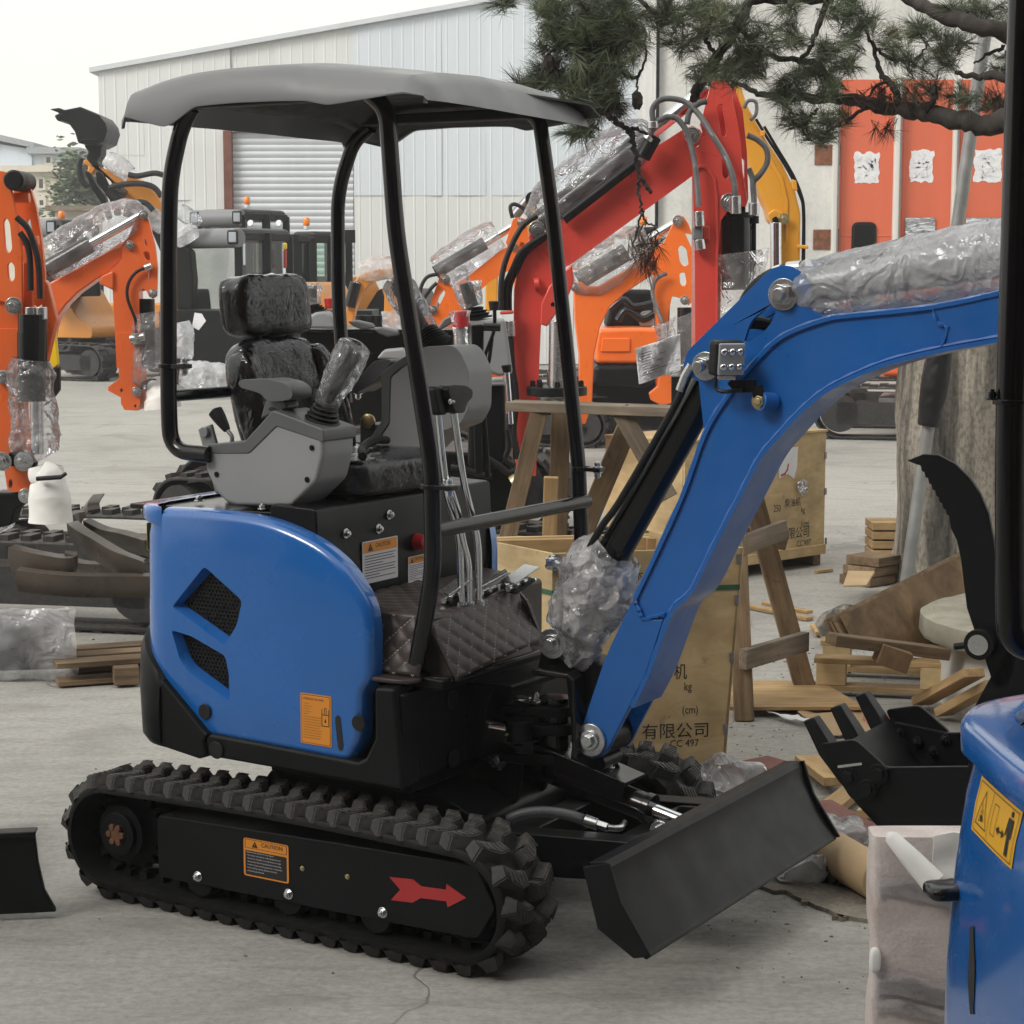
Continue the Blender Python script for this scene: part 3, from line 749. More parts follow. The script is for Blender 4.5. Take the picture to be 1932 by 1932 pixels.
def film_tube(pts, rads, n=40, per=5, amp=.012, freq=16, seed=1, squash=1.0):
    n = int(n * 1.5); per = int(per * 1.6)
    P = spl(pts, per); m = len(P); rr = []
    for i in range(m):
        t = i / (m - 1) * (len(rads) - 1); k = min(int(t), len(rads) - 2); rr.append(rads[k] + (rads[k + 1] - rads[k]) * (t - k))
    mb = MB(); mb.tube(P, .1, n, caps=False, rad=rr); so = Vector((seed * 3.7, seed * 1.9, seed * 5.3))
    for i in range(m):                       # drawn-in creases: sharp ridges, taut between them
        for k in range(n):
            v = mb.v[i * n + k]; d = v - P[i]; L_ = max(d.length, 1e-6); q = v * freq + so
            r1 = 1 - 2.2 * abs(noise.noise(q)); r2 = 1 - 2.2 * abs(noise.noise(q * 2.1 + so)); big = noise.noise(v * freq * .35 + so)
            mb.v[i * n + k] = v + d / L_ * amp * (.32 * r1 + .20 * r2 + .45 * big)
    return mb

# ------------------------------------------------------------------ rubber track
def loop_path(xr, xf, zr, zf, Rr, Rf, n=200):
    """belt line: rear wheel, sagging top run, front wheel, bottom run"""
    pts = [Vector((p[0], p[1])) for p in arc(xf, zf, Rf, 90, -90, 22)]
    pts += [Vector((p[0], p[1])) for p in arc(xr, zr, Rr, 270, 90, 22)]
    m = 24
    for i in range(1, m):
        t = i / m; pts.append(Vector((xr + (xf - xr) * t, zr + Rr + (zf + Rf - zr - Rr) * t + .010 * math.sin(math.pi * t))))
    out = []; tot = 0; seg = []
    for i in range(len(pts)):
        a, b = pts[i], pts[(i + 1) % len(pts)]; seg.append((tot, a, b)); tot += (b - a).length
    for i in range(n):
        s = tot * i / n
        for t0, a, b in reversed(seg):
            if s >= t0: out.append(a + (b - a) * ((s - t0) / max((b - a).length, 1e-9))); break
    return out, tot
def belt_mesh(path, y0, y1, th):
    """rubber belt with a slightly thicker outer rim"""
    n = len(path); prof = [(y0, 0), (y0, th * .55), (y0 + .006, th), (y1 - .006, th), (y1, th * .55), (y1, 0)]; rows = []
    for i in range(n):
        a = path[i - 1]; c = path[(i + 1) % n]; t = (c - a).normalized(); nn = Vector((-t.y, t.x))   # clockwise loop: outward
        rows.append([Vector((path[i].x + nn.x * h, y, path[i].y + nn.y * h)) for y, h in prof])
    rows.append(rows[0]); mb = MB(); mb.grid(rows, close=True); return mb
def lug_mesh(w=.100, h=.031, b=.0265, mirror=False):
    """one hockey-stick tread block: slanted outer leg, straight inner leg, ribbed top"""
    cl = [(-.034, .004), (-.003, .056), (.004, .062), (.004, .103)]
    def off(d, sh=0.0):
        L_, R_ = [], []
        for i, (s, q) in enumerate(cl):
            a = cl[max(i - 1, 0)]; c = cl[min(i + 1, 3)]; t = Vector((c[0] - a[0], c[1] - a[1])).normalized(); nn = Vector((t.y, -t.x))
            L_.append((s - nn.x * d, q - nn.y * d)); R_.append((s + nn.x * d, q + nn.y * d))
        return L_ + R_[::-1]
    lo = off(b); hi = off(b * .70)
    hi = [(s, min(max(q, .016), .094)) for s, q in hi]
    m = len(lo); mb = MB()
    vs = [(s, q, -.004) for s, q in lo] + [(s, q, h) for s, q in hi]
    fs = [(i, (i + 1) % m, (i + 1) % m + m, i + m) for i in range(m)]
    for i in range(3): fs.append((m + i, m + i + 1, 2 * m - 2 - i, 2 * m - 1 - i))
    mb.add(vs, fs)
    bme = mb.mesh('tread_lug', smooth=False); bm = bmesh.new(); bm.from_mesh(bme)
    bmesh.ops.bevel(bm, geom=[e for e in bm.edges if e.is_manifold and e.calc_face_angle(0) > .5], offset=.0035, segments=2, affect='EDGES'); bm.verts.ensure_lookup_table()
    mb = MB(); mb.add([v.co.copy() for v in bm.verts], [tuple(v.index for v in f.verts) for f in bm.faces]); bm.free()
    for i in range(5):                                  # raised ribs on the block's top
        q = .026 + i * .014; s = -.020 + (q - .016) * .43 if q < .06 else .002
        mb.box((s, q, h + .0006), (b * 1.0, .004, .003))
    if mirror:
        mb.v = [Vector((v.x, .22 - v.y, v.z)) for v in mb.v]
    return mb.mesh('tread_lug', smooth=True, angle=30)
LUG_A, LUG_B = lug_mesh(), lug_mesh(mirror=True)
def track(parent, ysign, F_, xr=-.606, xf=.540, zr=.178, zf=.179, Rr=.128, Rf=.128, yo=.575, yi=.355, lugs=True, name='track'):
    path, tot = loop_path(xr, xf, zr, zf, Rr, Rf, 208)
    y0, y1 = (-yo, -yi) if ysign < 0 else (yi, yo)
    b = belt_mesh(path, y0, y1, .020).build('rubber_track', 'rubber_dark', parent, angle=50)
    g = MB()                                            # guide teeth inside the belt
    for i in range(0, 208, 4):
        a = path[i - 1]; c = path[(i + 1) % 208]; t = (c - a).normalized(); nn = Vector((-t.y, t.x)); p = path[i]
        M_ = Matrix(((t.x, 0, nn.x), (0, 1, 0), (t.y, 0, nn.y)))
        g.box(Vector((p.x, (y0 + y1) / 2, p.y)) - Vector((nn.x, 0, nn.y)) * .008, (.026, .05, .022), M_)
    g.build('guide_teeth', 'rubber_dark', b, smooth=False, kind='stuff')
    if lugs:
        for me in (LUG_A, LUG_B):
            if not me.materials: me.materials.append(MAT['rubber'])
        n = 45
        for i in range(n):
            for row, me in ((0, LUG_A), (1, LUG_B)):
                s = (i + .5 * row) / n * 208; k = int(s) % 208; fr_ = s - int(s)
                p = path[k].lerp(path[(k + 1) % 208], fr_); a = path[(k - 2) % 208]; c = path[(k + 3) % 208]
                t = (c - a).normalized(); nn = Vector((-t.y, t.x)); d = -t    # rows point against the loop sense
                o = bpy.data.objects.new('tread_lug', me); col.objects.link(o); o.parent = b
                X, Z = Vector((t.x, 0, t.y)), Vector((nn.x, 0, nn.y)); Y_ = Vector((0, 1, 0))
                if ysign > 0 and False: pass
                M_ = Matrix((X, Y_, Z)).transposed().to_4x4(); M_.translation = Vector((p.x, y0, p.y)) + Z * .019
                o.matrix_local = M_
    return b

# ------------------------------------------------------------------ the blue mini excavator in the middle
F = Fr((-.305, 5.435, 0), -31.5)
EX = thing('mini_excavator', 'blue mini excavator with grey canopy and black blade, whole machine in view', 'excavator', F)
track(EX, -1, F); track(EX, 1, F)
def track_side(sg):
    yo = .548 * sg; yi = .40 * sg
    pl = F.xz(z('r1', (0, 790), (1030, 960), (1175, 1270), (1040, 1495), (0, 1295)) , -.548) + F.xz(z('r2', (785, 1040), (775, 592)), -.548)
    t = MB(); t.prism(fil(pl, .012, 2), 'xz', yo, yi); fo = t.build('track_frame', 'black_satin', EX, bevel=.004)
    # sprocket
    sx, sz = -.600, .182; t = MB(); yc = .465 * sg; n = 22; ring = []
    for i in range(n * 4):
        a = 2 * math.pi * i / (n * 4); rr = .119 if i % 4 in (0, 1) else .102; ring.append((sx + rr * math.cos(a), sz + rr * math.sin(a)))
    t.prism(ring, 'xz', yc - .012, yc + .012); t.cyl((sx, yc - .05 * -sg, sz), (sx, yc + .055 * sg, sz), .080, n=32); t.cyl((sx, yc + .05 * sg, sz), (sx, yc + .070 * sg, sz), .060, n=32)
    so = t.build('sprocket', 'black_satin', EX, bevel=.003)
    t = MB(); t.cyl((sx, yc + .070 * sg, sz), (sx, yc + .077 * sg, sz), .020, n=20)
    for i in range(6):
        a = math.pi / 3 * i; t.cyl((sx + .023 * math.cos(a), yc + .070 * sg, sz + .023 * math.sin(a)), (sx + .023 * math.cos(a), yc + .080 * sg, sz + .023 * math.sin(a)), .0095, n=6)
    t.build('hub_nuts', 'worn_brass', so, bevel=.001)
    # idler and bottom rollers
    t = MB(); t.lathe((.540, yc - .06, .179), (0, 1, 0), [(.03, 0), (.09, 0), (.105, .012), (.111, .03), (.111, .09), (.105, .108), (.09, .12), (.03, .12)], 40); t.build('idler_wheel', 'black_satin', EX)
    for x in (-.30, .0, .28):
        t = MB(); t.lathe((x, yc - .075, .105), (0, 1, 0), [(.02, 0), (.046, 0), (.054, .012), (.054, .045), (.04, .055), (.04, .095), (.054, .105), (.054, .138), (.046, .15), (.02, .15)], 26); t.build('bottom_roller', 'black_satin', EX)
    return fo
tf = track_side(-1); track_side(1)
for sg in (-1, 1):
    lp_, _ = loop_path(-.606, .540, .178, .179, .112, .112, 80); t = MB(); t.prism([(p.x, p.y) for p in lp_], 'xz', .36 * sg, .40 * sg); t.build('gap_shade_plate', 'black_paint', EX)  # added dark sheet inside the belt loop, standing in for its shade
t = MB(); t.box((.06, 0, .408), (.46, .78, .04)); t.build('belly_plate', 'black_paint', EX, bevel=.006)
def on(y, k, *p): return F.tr(z(k, *p), 1, y)
for q in on(-.5481, 'r2', (1074, 1036), (1731, 1164)) + on(-.5481, 'r1', (360, 1298)): bolt(tf, q, (0, -1, 0), .010)
for q in on(-.5481, 'r2', (1834, 977)) + on(-.5481, 'r1', (107, 1037)): bolt(tf, q, (0, -1, 0), .0075, washer=False, ln=.004, name='rivet', mat_='brass')
t = MB(); a = F.xz(z('r1', (408, 1040), (578, 1058), (636, 1108), (820, 1133), (820, 1090), (963, 1192), (830, 1260), (822, 1216), (636, 1192), (575, 1226), (418, 1207), (486, 1132)), -.549)
t.prism(a, 'xz', -.5505, -.5475); t.build('red_arrow', 'arrow_red', tf)
# caution plate on the track frame
def plate(parent, c, ex, ey, w, h, mat_, r=.006, th=.0012, name='label_plate'):
    ex, ey = Vector(ex).normalized(), Vector(ey).normalized(); n = ex.cross(ey); c = Vector(c)
    lp = fil([(-w / 2, -h / 2), (w / 2, -h / 2), (w / 2, h / 2), (-w / 2, h / 2)], r, 4); t = MB(); m = len(lp)
    t.add([c + ex * p[0] + ey * p[1] for p in lp] + [c + ex * p[0] + ey * p[1] + n * th for p in lp],
          [tuple(range(m, 2 * m)), tuple(reversed(range(m)))] + [(i, (i + 1) % m, (i + 1) % m + m, i + m) for i in range(m)])
    return t.build(name, mat_, parent, smooth=False)
def warn_triangle(parent, c, ex, ey, s, dark='ink', light='sticker_orange'):
    ex, ey = Vector(ex).normalized(), Vector(ey).normalized(); n = ex.cross(ey); c = Vector(c)
    def tri(k, off, m_, nm):
        t = MB(); t.add([c + n * off + ex * (a * s * k) + ey * (b * s * k) for a, b in ((-.55, -.4), (.55, -.4), (0, .6))], [(0, 1, 2)]); t.build(nm, m_, parent, smooth=False)
    tri(1, .0016, dark, 'warning_triangle')
    t = MB(); t.add([c + n * .0020 + ex * (a * s) + ey * (b * s) for a, b in ((-.03, -.08), (.03, -.08), (.045, .28), (-.045, .28))], [(0, 1, 2, 3)])
    t.add([c + n * .0020 + ex * (a * s) + ey * (b * s) for a, b in ((-.035, -.24), (.035, -.24), (.035, -.15), (-.035, -.15))], [(0, 1, 2, 3)]); t.build('exclamation_mark', light, parent, smooth=False)
X_, Z_ = Vector((1, 0, 0)), Vector((0, 0, 1))
k4 = on(-.5485, 'r2', (1403, 757), (1728, 805), (1733, 1088), (1408, 1030)); c4 = sum(k4, Vector()) / 4
pw, ph = (k4[1] - k4[0]).length, (k4[3] - k4[0]).length
cp = plate(tf, c4, X_, Z_, pw, ph, 'sticker_orange', .008)
c5 = c4 + Vector((0, -.0012, 0)); pb = plate(cp, c5 + Vector((0, 0, -.14 * ph)), X_, Z_, pw * .92, ph * .64, 'ink', .003, .0004, 'black_panel')
fr_ = plate(cp, c5 + Vector((0, 0, .36 * ph)), X_, Z_, pw * .93, ph * .235, 'ink', .003, .0003, 'frame_line'); plate(cp, c5 + Vector((0, -.0002, .36 * ph)), X_, Z_, pw * .905, ph * .21, 'sticker_orange', .003, .0004, 'header')
warn_triangle(cp, c5 + Vector((-.24 * pw, 0, .35 * ph)), X_, Z_, ph * .17)
text('CAUTION', 'caution_text', 'ink', cp, c5 + Vector((-.10 * pw, -.0016, .30 * ph)), X_, Z_, ph * .155)
lines = ['Adjustment and operation for track adjuster', '\u2022 The spring in track adjuster is bearing huge force and', '  the pressure of cylinder is very high therefore it might', '  cause persons injury during disassembly and operating,', '  is extreme dangerous during adjustment or disassembly', '\u2022 Track repairing, retaining, adjustment should be', '  processed by professionals.']
for i, s in enumerate(lines):
    text(s, 'small_print', 'white_ink', cp, c5 + Vector((-.43 * pw, -.0016, (.115 - .082 * i) * ph)), X_, Z_, ph * .058, sx=.86)

# undercarriage
t = MB(); t.prism(fil([(-.30, .12), (.36, .12), (.42, .20), (.42, .31), (.30, .36), (-.26, .36), (-.34, .26)], .02, 3), 'xz', -.27, .27); cf = t.build('centre_frame', 'black_paint', EX, bevel=.006)
for sg in (-1, 1):
    for x in (-.22, .26):
        t = MB(); t.box((x, .36 * sg, .20), (.10, .22, .09)); t.build('cross_tube', 'black_paint', EX, bevel=.006)
t = MB(); t.lathe((0, 0, .365), (0, 0, 1), [(.20, 0), (.215, .01), (.215, .035), (.19, .04), (.19, .065)], 48); t.build('slew_ring', 'black_satin', EX)
t = MB(); t.box((-.30, -.12, .395), (.05, .10, .06)); t.box((-.26, .10, .395), (.06, .08, .05)); t.build('slew_bracket', 'black_satin', EX, bevel=.004)

# dozer blade
pf = F.xz(z('r3', (280, 865), (290, 930), (315, 1010), (350, 1100), (400, 1205), (460, 1310), (545, 1440)), -.562)
bk = F.xz(z('r3', (430, 1450), (200, 1260), (140, 1040), (103, 860)), -.575)
x_top = pf[0][0]
front = [(p[0], p[1]) for p in pf]
rear = [(p[0] - .035, p[1] + .004) for p in reversed(pf)]
lip = [(pf[0][0] - .045, pf[0][1] - .010), (pf[0][0] - .055, pf[0][1] + .006), (pf[0][0] - .012, pf[0][1] + .014)]
t = MB(); t.prism(front + [(front[-1][0] - .02, front[-1][1] - .004)] + rear[1:-1] + lip, 'xz', -.566, .566); bl = t.build('dozer_blade', 'black_satin', EX, angle=25, bevel=.003)
for sg in (-1, 1):
    sp = F.xz(z('r3', (103, 860), (272, 838), (285, 880), (350, 1095), (545, 1440), (430, 1450), (200, 1260)), -.575)
    t = MB(); t.prism(sp, 'xz', sg * .566 + (0 if sg > 0 else -.010), sg * .566 + (.010 if sg > 0 else 0)); t.build('side_plate', 'black_satin', bl, bevel=.002)
t = MB(); t.cyl((front[-1][0] - .012, -.566, front[-1][1] + .002), (front[-1][0] - .012, .566, front[-1][1] + .002), .009, n=10); t.build('cutting_edge', 'black_paint', bl)
bx, bz = pf[3]
for sg in (-1, 1):
    t = MB(); t.prism(fil([(.30, .17), (.30, .29), (.52, .285), (bx - .03, bz + .055), (bx - .03, bz - .045), (.52, .17)], .02, 3), 'xz', .21 * sg - .035, .21 * sg + .035); t.build('blade_arm', 'black_paint', EX, bevel=.006)
t = MB(); t.bar((.47, -.21, .23), (.47, .21, .23), .08, .07); t.bar((.80, -.21, .265), (.80, .21, .265), .05, .06); t.build('blade_cross_bar', 'black_paint', EX, bevel=.005)
# blade cylinder between the arms, with guard plate and hose
c0, c1 = Vector((.36, 0, .42)), Vector((bx - .06, 0, bz + .03)); cd = (c1 - c0).normalized()
t = MB(); t.cyl(c0, c0 + cd * .42, .038, n=24); t.cyl(c0 + cd * .42, c0 + cd * .44, .042, n=24); cyo = t.build('blade_cylinder', 'black_gloss', EX, bevel=.002)
t = MB(); t.cyl(c0 + cd * .44, c1, .019, n=20); t.build('cylinder_rod', 'chrome', cyo)
t = MB(); t.prism([(.46, .475), (.74, .405), (.74, .395), (.46, .465)], 'xz', -.055, .055); t.prism([(.46, .475), (.74, .405), (.73, .36), (.46, .43)], 'xz', -.058, -.054); t.build('guard_plate', 'black_gloss', cyo, bevel=.001)
for q in ((.52, 0, .460), (.66, 0, .426)): bolt(cyo, q, (.24, 0, .97), .011, ln=.018)
for yy in (-.05, .05):
    t = MB(); t.prism(fil([(.30, .30), (.30, .44), (.36, .475), (.42, .46), (.44, .40), (.42, .30)], .03, 4), 'xz', yy * 1.5 - .008, yy * 1.5 + .008); t.build('lug_plate', 'black_paint', EX, bevel=.003)
    t = MB(); t.prism(fil([(bx - .18, bz - .02), (bx - .18, bz + .06), (bx - .065, bz + .07), (bx - .035, bz - .04)], .02, 3), 'xz', yy * 1.6 - .006, yy * 1.6 + .006); t.build('lug_plate', 'black_paint', EX, bevel=.003)
pin(EX, (.365, -.083, .425), (0, -1, 0), .020, ln=.028); pin(EX, (bx - .14, -.088, bz + .035), (0, -1, 0), .020, ln=.03)
hp = spl([F.pt(*q, 1, -.14) for q in z('I', (440, 1850), (520, 1818), (640, 1806), (770, 1822), (880, 1856))], 8)
t = MB(); hr = []; PP = []
for i in range(len(hp) - 1):
    for k in range(4):
        PP.append(hp[i].lerp(hp[i + 1], k / 4)); hr.append(.0125 if k % 2 else .0150)
t.tube(PP, .013, 10, rad=hr); ho = t.build('spring_hose', 'steel_grey', EX, angle=80)
e0 = hp[-1]; e1 = F.pt(*z('I', (1010, 1898))[0], 1, -.13); e2 = F.pt(*z('I', (1085, 1905))[0], 1, -.11); e3 = F.pt(*z('I', (1110, 1870))[0], 1, -.07)
t = MB(); t.cyl(e0, e0.lerp(e1, .55), .016, n=16); t.cyl(e0.lerp(e1, .55), e1, .013, n=6); t.tube(fil3([e1, e2, e3], .03, 5), .009, 12); t.build('hose_fitting', 'zinc', ho, bevel=.0008)

# ------------------------------------------------------------------ upper structure: platform, counterweight, hood
YH_ = -.47
plat = F.xz(z('E', (430, 1680), (415, 1570), (440, 1549), (1296, 1716), (1345, 1690), (1397, 1580), (1397, 1280), (1510, 1288), (1560, 1880)), -.485)
t = MB(); t.prism(plat, 'xz', -.485, -.40)
pf_o = t.build('skirt', 'black_satin', EX, bevel=.010, seg=3)
t = MB(); t.prism([(-.42, .425), (.315, .425), (.303, .672), (-.42, .672)], 'xz', -.41, .41); t.prism([(-.42, .435), (.312, .435), (.300, .668), (-.42, .668)], 'xz', .40, .485)
t.box((.28, 0, .55), (.085, .93, .235)); po = t.build('platform', 'black_satin', EX, bevel=.008)
for q in F.tr(z('E', (1843, 1350), (1850, 1690)), 0, .3235): t = MB(); t.cyl(q, q + Vector((.008, 0, 0)), .024, n=24); t.build('rubber_cap', 'black_plastic', EX, bevel=.003)
for q in F.tr(z('E', (485, 1642)), 1, -.486): t = MB(); t.cyl(q, q + Vector((0, -.006, 0)), .024, n=24); t.build('rubber_cap', 'black_plastic', EX, bevel=.003)
# hood: flat sides with two grille openings, rounded tail
out_ = F.xz(z('E', (235, 230), (500, 243), (700, 268), (850, 303), (1000, 362), (1150, 447), (1280, 562), (1370, 692), (1420, 800), (1440, 920), (1443, 1060), (1442, 1235), (1388, 1300), (1386, 1560), (1325, 1685), (1290, 1703), (440, 1546), (410, 1513), (345, 1433), (235, 1245)), YH_ + .05)
xj = out_[0][0]; zt_j, zb_j = out_[0][1], out_[-1][1]
top = [Vector((p[0], p[1])) for p in out_]
dense = spl([(p.x, p.y, 0) for p in top[:11]], 5) + [Vector((p.x, p.y, 0)) for p in fil([top[10], top[11], top[12], top[13], top[14], top[15], top[16], top[17]], .02, 3, False)[1:]] + [Vector((p.x, p.y, 0)) for p in top[18:]]
OUTN = [(p.x, p.y) for p in dense]
g1 = F.xz(z('E', (415, 612), (608, 795), (575, 900), (532, 1003), (248, 803)), YH_)
g2 = F.xz(z('E', (240, 962), (330, 1010), (520, 1120), (530, 1200), (558, 1335), (330, 1165), (290, 1110)), YH_)
def clampx(pl): return [(max(p[0], xj + .012), p[1]) for p in pl]
g1, g2 = clampx(g1), clampx(g2)
def grow(pl, d): return inset2(pl, -d)
FAR = [(xj, zt_j), (-.25, zt_j - .003), (-.12, zt_j - .012), (-.04, zt_j - .03), (.01, zt_j - .075), (.03, zt_j - .16), (.032, .85), (.032, .672), (-.1, .668), (xj, zb_j)]
FAR = [(p.x, p.y) for p in spl([(a, b, 0) for a, b in FAR[:7]], 5)] + FAR[7:]
def hood_side(sg):
    outl = OUTN if sg < 0 else FAR
    y_out, y_in = YH_ * -sg if sg > 0 else YH_, 0
    yo = .47 * sg; t = MB(); n = len(outl)
    holes = [fil(grow(g1, .016), .012, 3), fil(grow(g2, .014), .012, 3)] if sg < 0 else []
    ins = [(max(p[0], xj), p[1]) for p in inset2(outl, .026)]; ins[0] = (xj, outl[0][1] - .026); ins[-1] = (xj, outl[-1][1] + .01)
    loops = [ins] + holes; flat = [p for l in loops for p in l]
    tris = tessellate_polygon([[Vector((p[0], p[1], 0)) for p in l] for l in loops])
    t.add([(p[0], yo, p[1]) for p in flat], [tuple(a) for a in tris])
    rows = []
    for a in (0, 22, 45, 68, 90):
        w = math.sin(R(a)); d = 1 - math.cos(R(a))
        rows.append([Vector((i_[0] + (o_[0] - i_[0]) * w, yo - sg * .030 * d, i_[1] + (o_[1] - i_[1]) * w)) for i_, o_ in zip(ins, outl)])
    rows.append([Vector((p[0], yo - sg * .052, p[1])) for p in outl]); t.grid(rows)
    for h, gg in zip(holes, (g1, g2)):           # bevelled recess down to the mesh
        inner = fil(gg, .010, 3); m = len(h)
        t.add([(p[0], yo, p[1]) for p in h] + [(p[0], yo - sg * .030, p[1]) for p in inner], [(i, (i + 1) % m, (i + 1) % m + m, i + m) for i in range(m)])
    return t.build('hood_side', 'blue_paint', EX, angle=34, merge=True)
hs_n = hood_side(-1); hs_f = hood_side(1)
t = MB(); t.box((xj + .13, .36, .8), (.3, .1, .45)); 
# perforated mesh behind the openings: hexagonal holes punched in sheet
def hexmesh(pl, y, parent):
    xs_, zs_ = [p[0] for p in pl], [p[1] for p in pl]; s = .0072; t = MB()
    cxs = []; zq = min(zs_); r_ = 0
    while zq < max(zs_):
        xq = min(xs_) + (s * .87 if r_ % 2 else 0)
        while xq < max(xs_): cxs.append((xq, zq)); xq += s * 1.74
        zq += s * 1.5; r_ += 1
    def inside(p):
        c = False; m = len(pl)
        for i in range(m):
            a, b = pl[i], pl[i - 1]
            if (a[1] > p[1]) != (b[1] > p[1]) and p[0] < (b[0] - a[0]) * (p[1] - a[1]) / (b[1] - a[1]) + a[0]: c = not c
        return c
    for c in cxs:
        if not inside(c): continue
        o = [(c[0] + s * math.cos(R(60 * i + 30)), y, c[1] + s * math.sin(R(60 * i + 30))) for i in range(6)]
        q = [(c[0] + s * .70 * math.cos(R(60 * i + 30)), y, c[1] + s * .70 * math.sin(R(60 * i + 30))) for i in range(6)]
        q2 = [(p[0], y + .003, p[2]) for p in q]
        t.add(o + q + q2, [(i, (i + 1) % 6, (i + 1) % 6 + 6, i + 6) for i in range(6)] + [(i + 6, (i + 1) % 6 + 6, (i + 1) % 6 + 12, i + 12) for i in range(6)])
    return t.build('grille_mesh', 'black_plastic', parent, smooth=False, kind='stuff')
for gg in (g1, g2): hexmesh(grow(gg, .006), -.441, hs_n)
t = MB(); t.box((xj + .10, -.36, .80), (.28, .06, .42)); t.build('radiator', 'black_paint', EX)
# tail: sweep round the back
def tail(zb, zt, offs, name, mat_, rad=.118, steps=14, extra=None, solid=.012):
    """offs: list of (height fraction, outward offset)"""
    rows = []; path = []
    r0 = rad
    for i in range(steps + 1):
        a = R(90 * i / steps); path.append((Vector((xj - r0 * math.sin(a), -.47 + r0 * (1 - math.cos(a)))), Vector((-math.sin(a), -math.cos(a)))))
    yb = -.47 + r0; nb = 10
    for i in range(1, nb):
        q = i / nb; path.append((Vector((xj - r0 - .012 * math.sin(math.pi * q), yb + (-2 * yb) * q)), Vector((-1, 0))))
    path += [(Vector((p.x, -p.y)), Vector((n_.x, -n_.y))) for p, n_ in reversed(path[:steps + 1])]
    L_ = len(path)
    for i, (p, n_) in enumerate(path):
        s = min(i, L_ - 1 - i) / steps; b = zb(min(s, 1)); tt = zt(min(s, 1))
        k_ = min(1, s * 1.6) if 'hood' in name else 1
        rows.append([Vector((p.x + n_.x * o * k_, p.y + n_.y * o * k_, b + (tt - b) * h)) for h, o in offs])
    t = MB(); t.grid(rows); return t.build(name, mat_, EX, solid=solid, angle=50, off=1), path
def zb_hood(s): return zb_j + (.735 - zb_j) * min(1, s * 1.25) ** .8
def zt_hood(s): return zt_j + .004
LIP = [(0, 0), (.04, .0), (.55, -.004), (.80, -.006), (.86, -.012), (.880, -.012), (.892, .006), (.905, .012), (.975, .012), (.992, .006), (1.0, -.006), (1.0, -.05)]
def LIPs(s): return LIP
tl, tpath = tail(zb_hood, zt_hood, LIP, 'hood_tail', 'blue_paint', solid=0)
# dark counterweight under the tail
def zb_c(s): return .438 - .0 * s + .05 * max(0, s - .5)
def zt_c(s): return zb_hood(s) + .012
cwt, _ = tail(zb_c, zt_c, [(0, -.06), (0.0, -.012), (.03, .004), (.10, .016), (.55, .020), (.90, .016), (.98, .008), (1.0, -.02)], 'counterweight', 'black_satin', solid=.01)
cpol = F.xz(z('E', (235, 1258), (345, 1445), (410, 1525), (440, 1556), (415, 1580), (428, 1682), (385, 1692), (235, 1668)), -.485)
cpol = [(xj, cpol[0][1] + .012)] + cpol[1:-1] + [(xj, .438)]
t = MB(); t.prism(cpol, 'xz', -.492, -.40); t.build('counterweight_side', 'black_satin', EX, bevel=.008, seg=3)
t = MB(); t.prism([(p[0], p[1]) for p in cpol], 'xz', .40, .492); t.build('counterweight_side', 'black_satin', EX, bevel=.008, seg=3)
# caps, slot and oil label on the hood side
for q in on(YH_ - .0005, 'E', (418, 1418), (1310, 1484)): t = MB(); t.cyl(q, q + Vector((0, -.006, 0)), .021, n=24); t.build('rubber_cap', 'black_plastic', hs_n, bevel=.002)
sl = F.xz(z('E', (1170, 1455), (1187, 1437), (1202, 1455), (1220, 1630), (1205, 1652), (1187, 1630)), YH_)
t = MB(); t.prism(fil(sl, .008, 3), 'xz', YH_ - .0015, YH_ + .001); t.build('level_slot', 'ink', hs_n)
k4 = on(YH_ - .0005, 'E', (964, 1305), (1143, 1332), (1157, 1632), (978, 1598)); c4 = sum(k4, Vector()) / 4
ex4, ey4 = (k4[1] - k4[0]).normalized(), (k4[0] - k4[3]).normalized(); ex4 = (X_ + Vector((0, 0, ex4.z * .2))).normalized(); ey4 = Vector((0, -1, 0)).cross(ex4) * -1
ey4 = ex4.cross(Vector((0, -1, 0))) * -1 if False else Vector((-ex4.z, 0, ex4.x))
pw, ph = (k4[1] - k4[0]).length, (k4[3] - k4[0]).length
ol = plate(hs_n, c4, ex4, ey4, pw, ph, 'sticker_orange', .005)
ol2 = c4 + Vector((0, -.0013, 0))
plate(ol, ol2, ex4, ey4, pw * .93, ph * .96, 'ink', .004, .0002, 'frame_line'); plate(ol, ol2 + Vector((0, -.0002, 0)), ex4, ey4, pw * .90, ph * .94, 'sticker_orange', .004, .0003, 'face')
text('HYDRAULIC OIL TANK', 'tank_text', 'ink', ol, ol2 + ex4 * (-.40 * pw) + ey4 * (.37 * ph) + Vector((0, -.001, 0)), ex4, ey4, ph * .058, sx=.82)
small = ['Hydraulic oil level:', 'Keep oil level between the marks.', 'Use the specified oil only.', 'Check before starting work.', 'CAUTION', 'Hot oil can cause serious burns. Stop the', 'engine and let it cool down before opening', 'the filler cap. Turn the cap slowly so that', 'the inner pressure is released. Change oil', 'and filter at the intervals given in the', 'manual. Do not mix different oils. Keep dirt', 'and water out of the tank when filling up.', 'Drain water regularly from the tank base.', 'Dispose of used oil as required by law.']
for i, s in enumerate(small): text(s, 'small_print', 'ink', ol, ol2 + ex4 * (-.40 * pw) + ey4 * ((.29 - .052 * i) * ph) + Vector((0, -.001, 0)), ex4, ey4, ph * .030, sx=.86 if i > 3 else .55)
def strip(parent, pts, w, mat_, name, nrm=(0, -1, 0)):
    n = Vector(nrm); t = MB()
    for a, b in zip(pts, pts[1:]):
        d = (b - a).normalized(); s_ = d.cross(n) * w / 2; a_, b_ = a - d * w / 2, b + d * w / 2
        t.add([a_ + s_, b_ + s_, b_ - s_, a_ - s_], [(0, 1, 2, 3)])
    return t.build(name, mat_, parent, smooth=False)
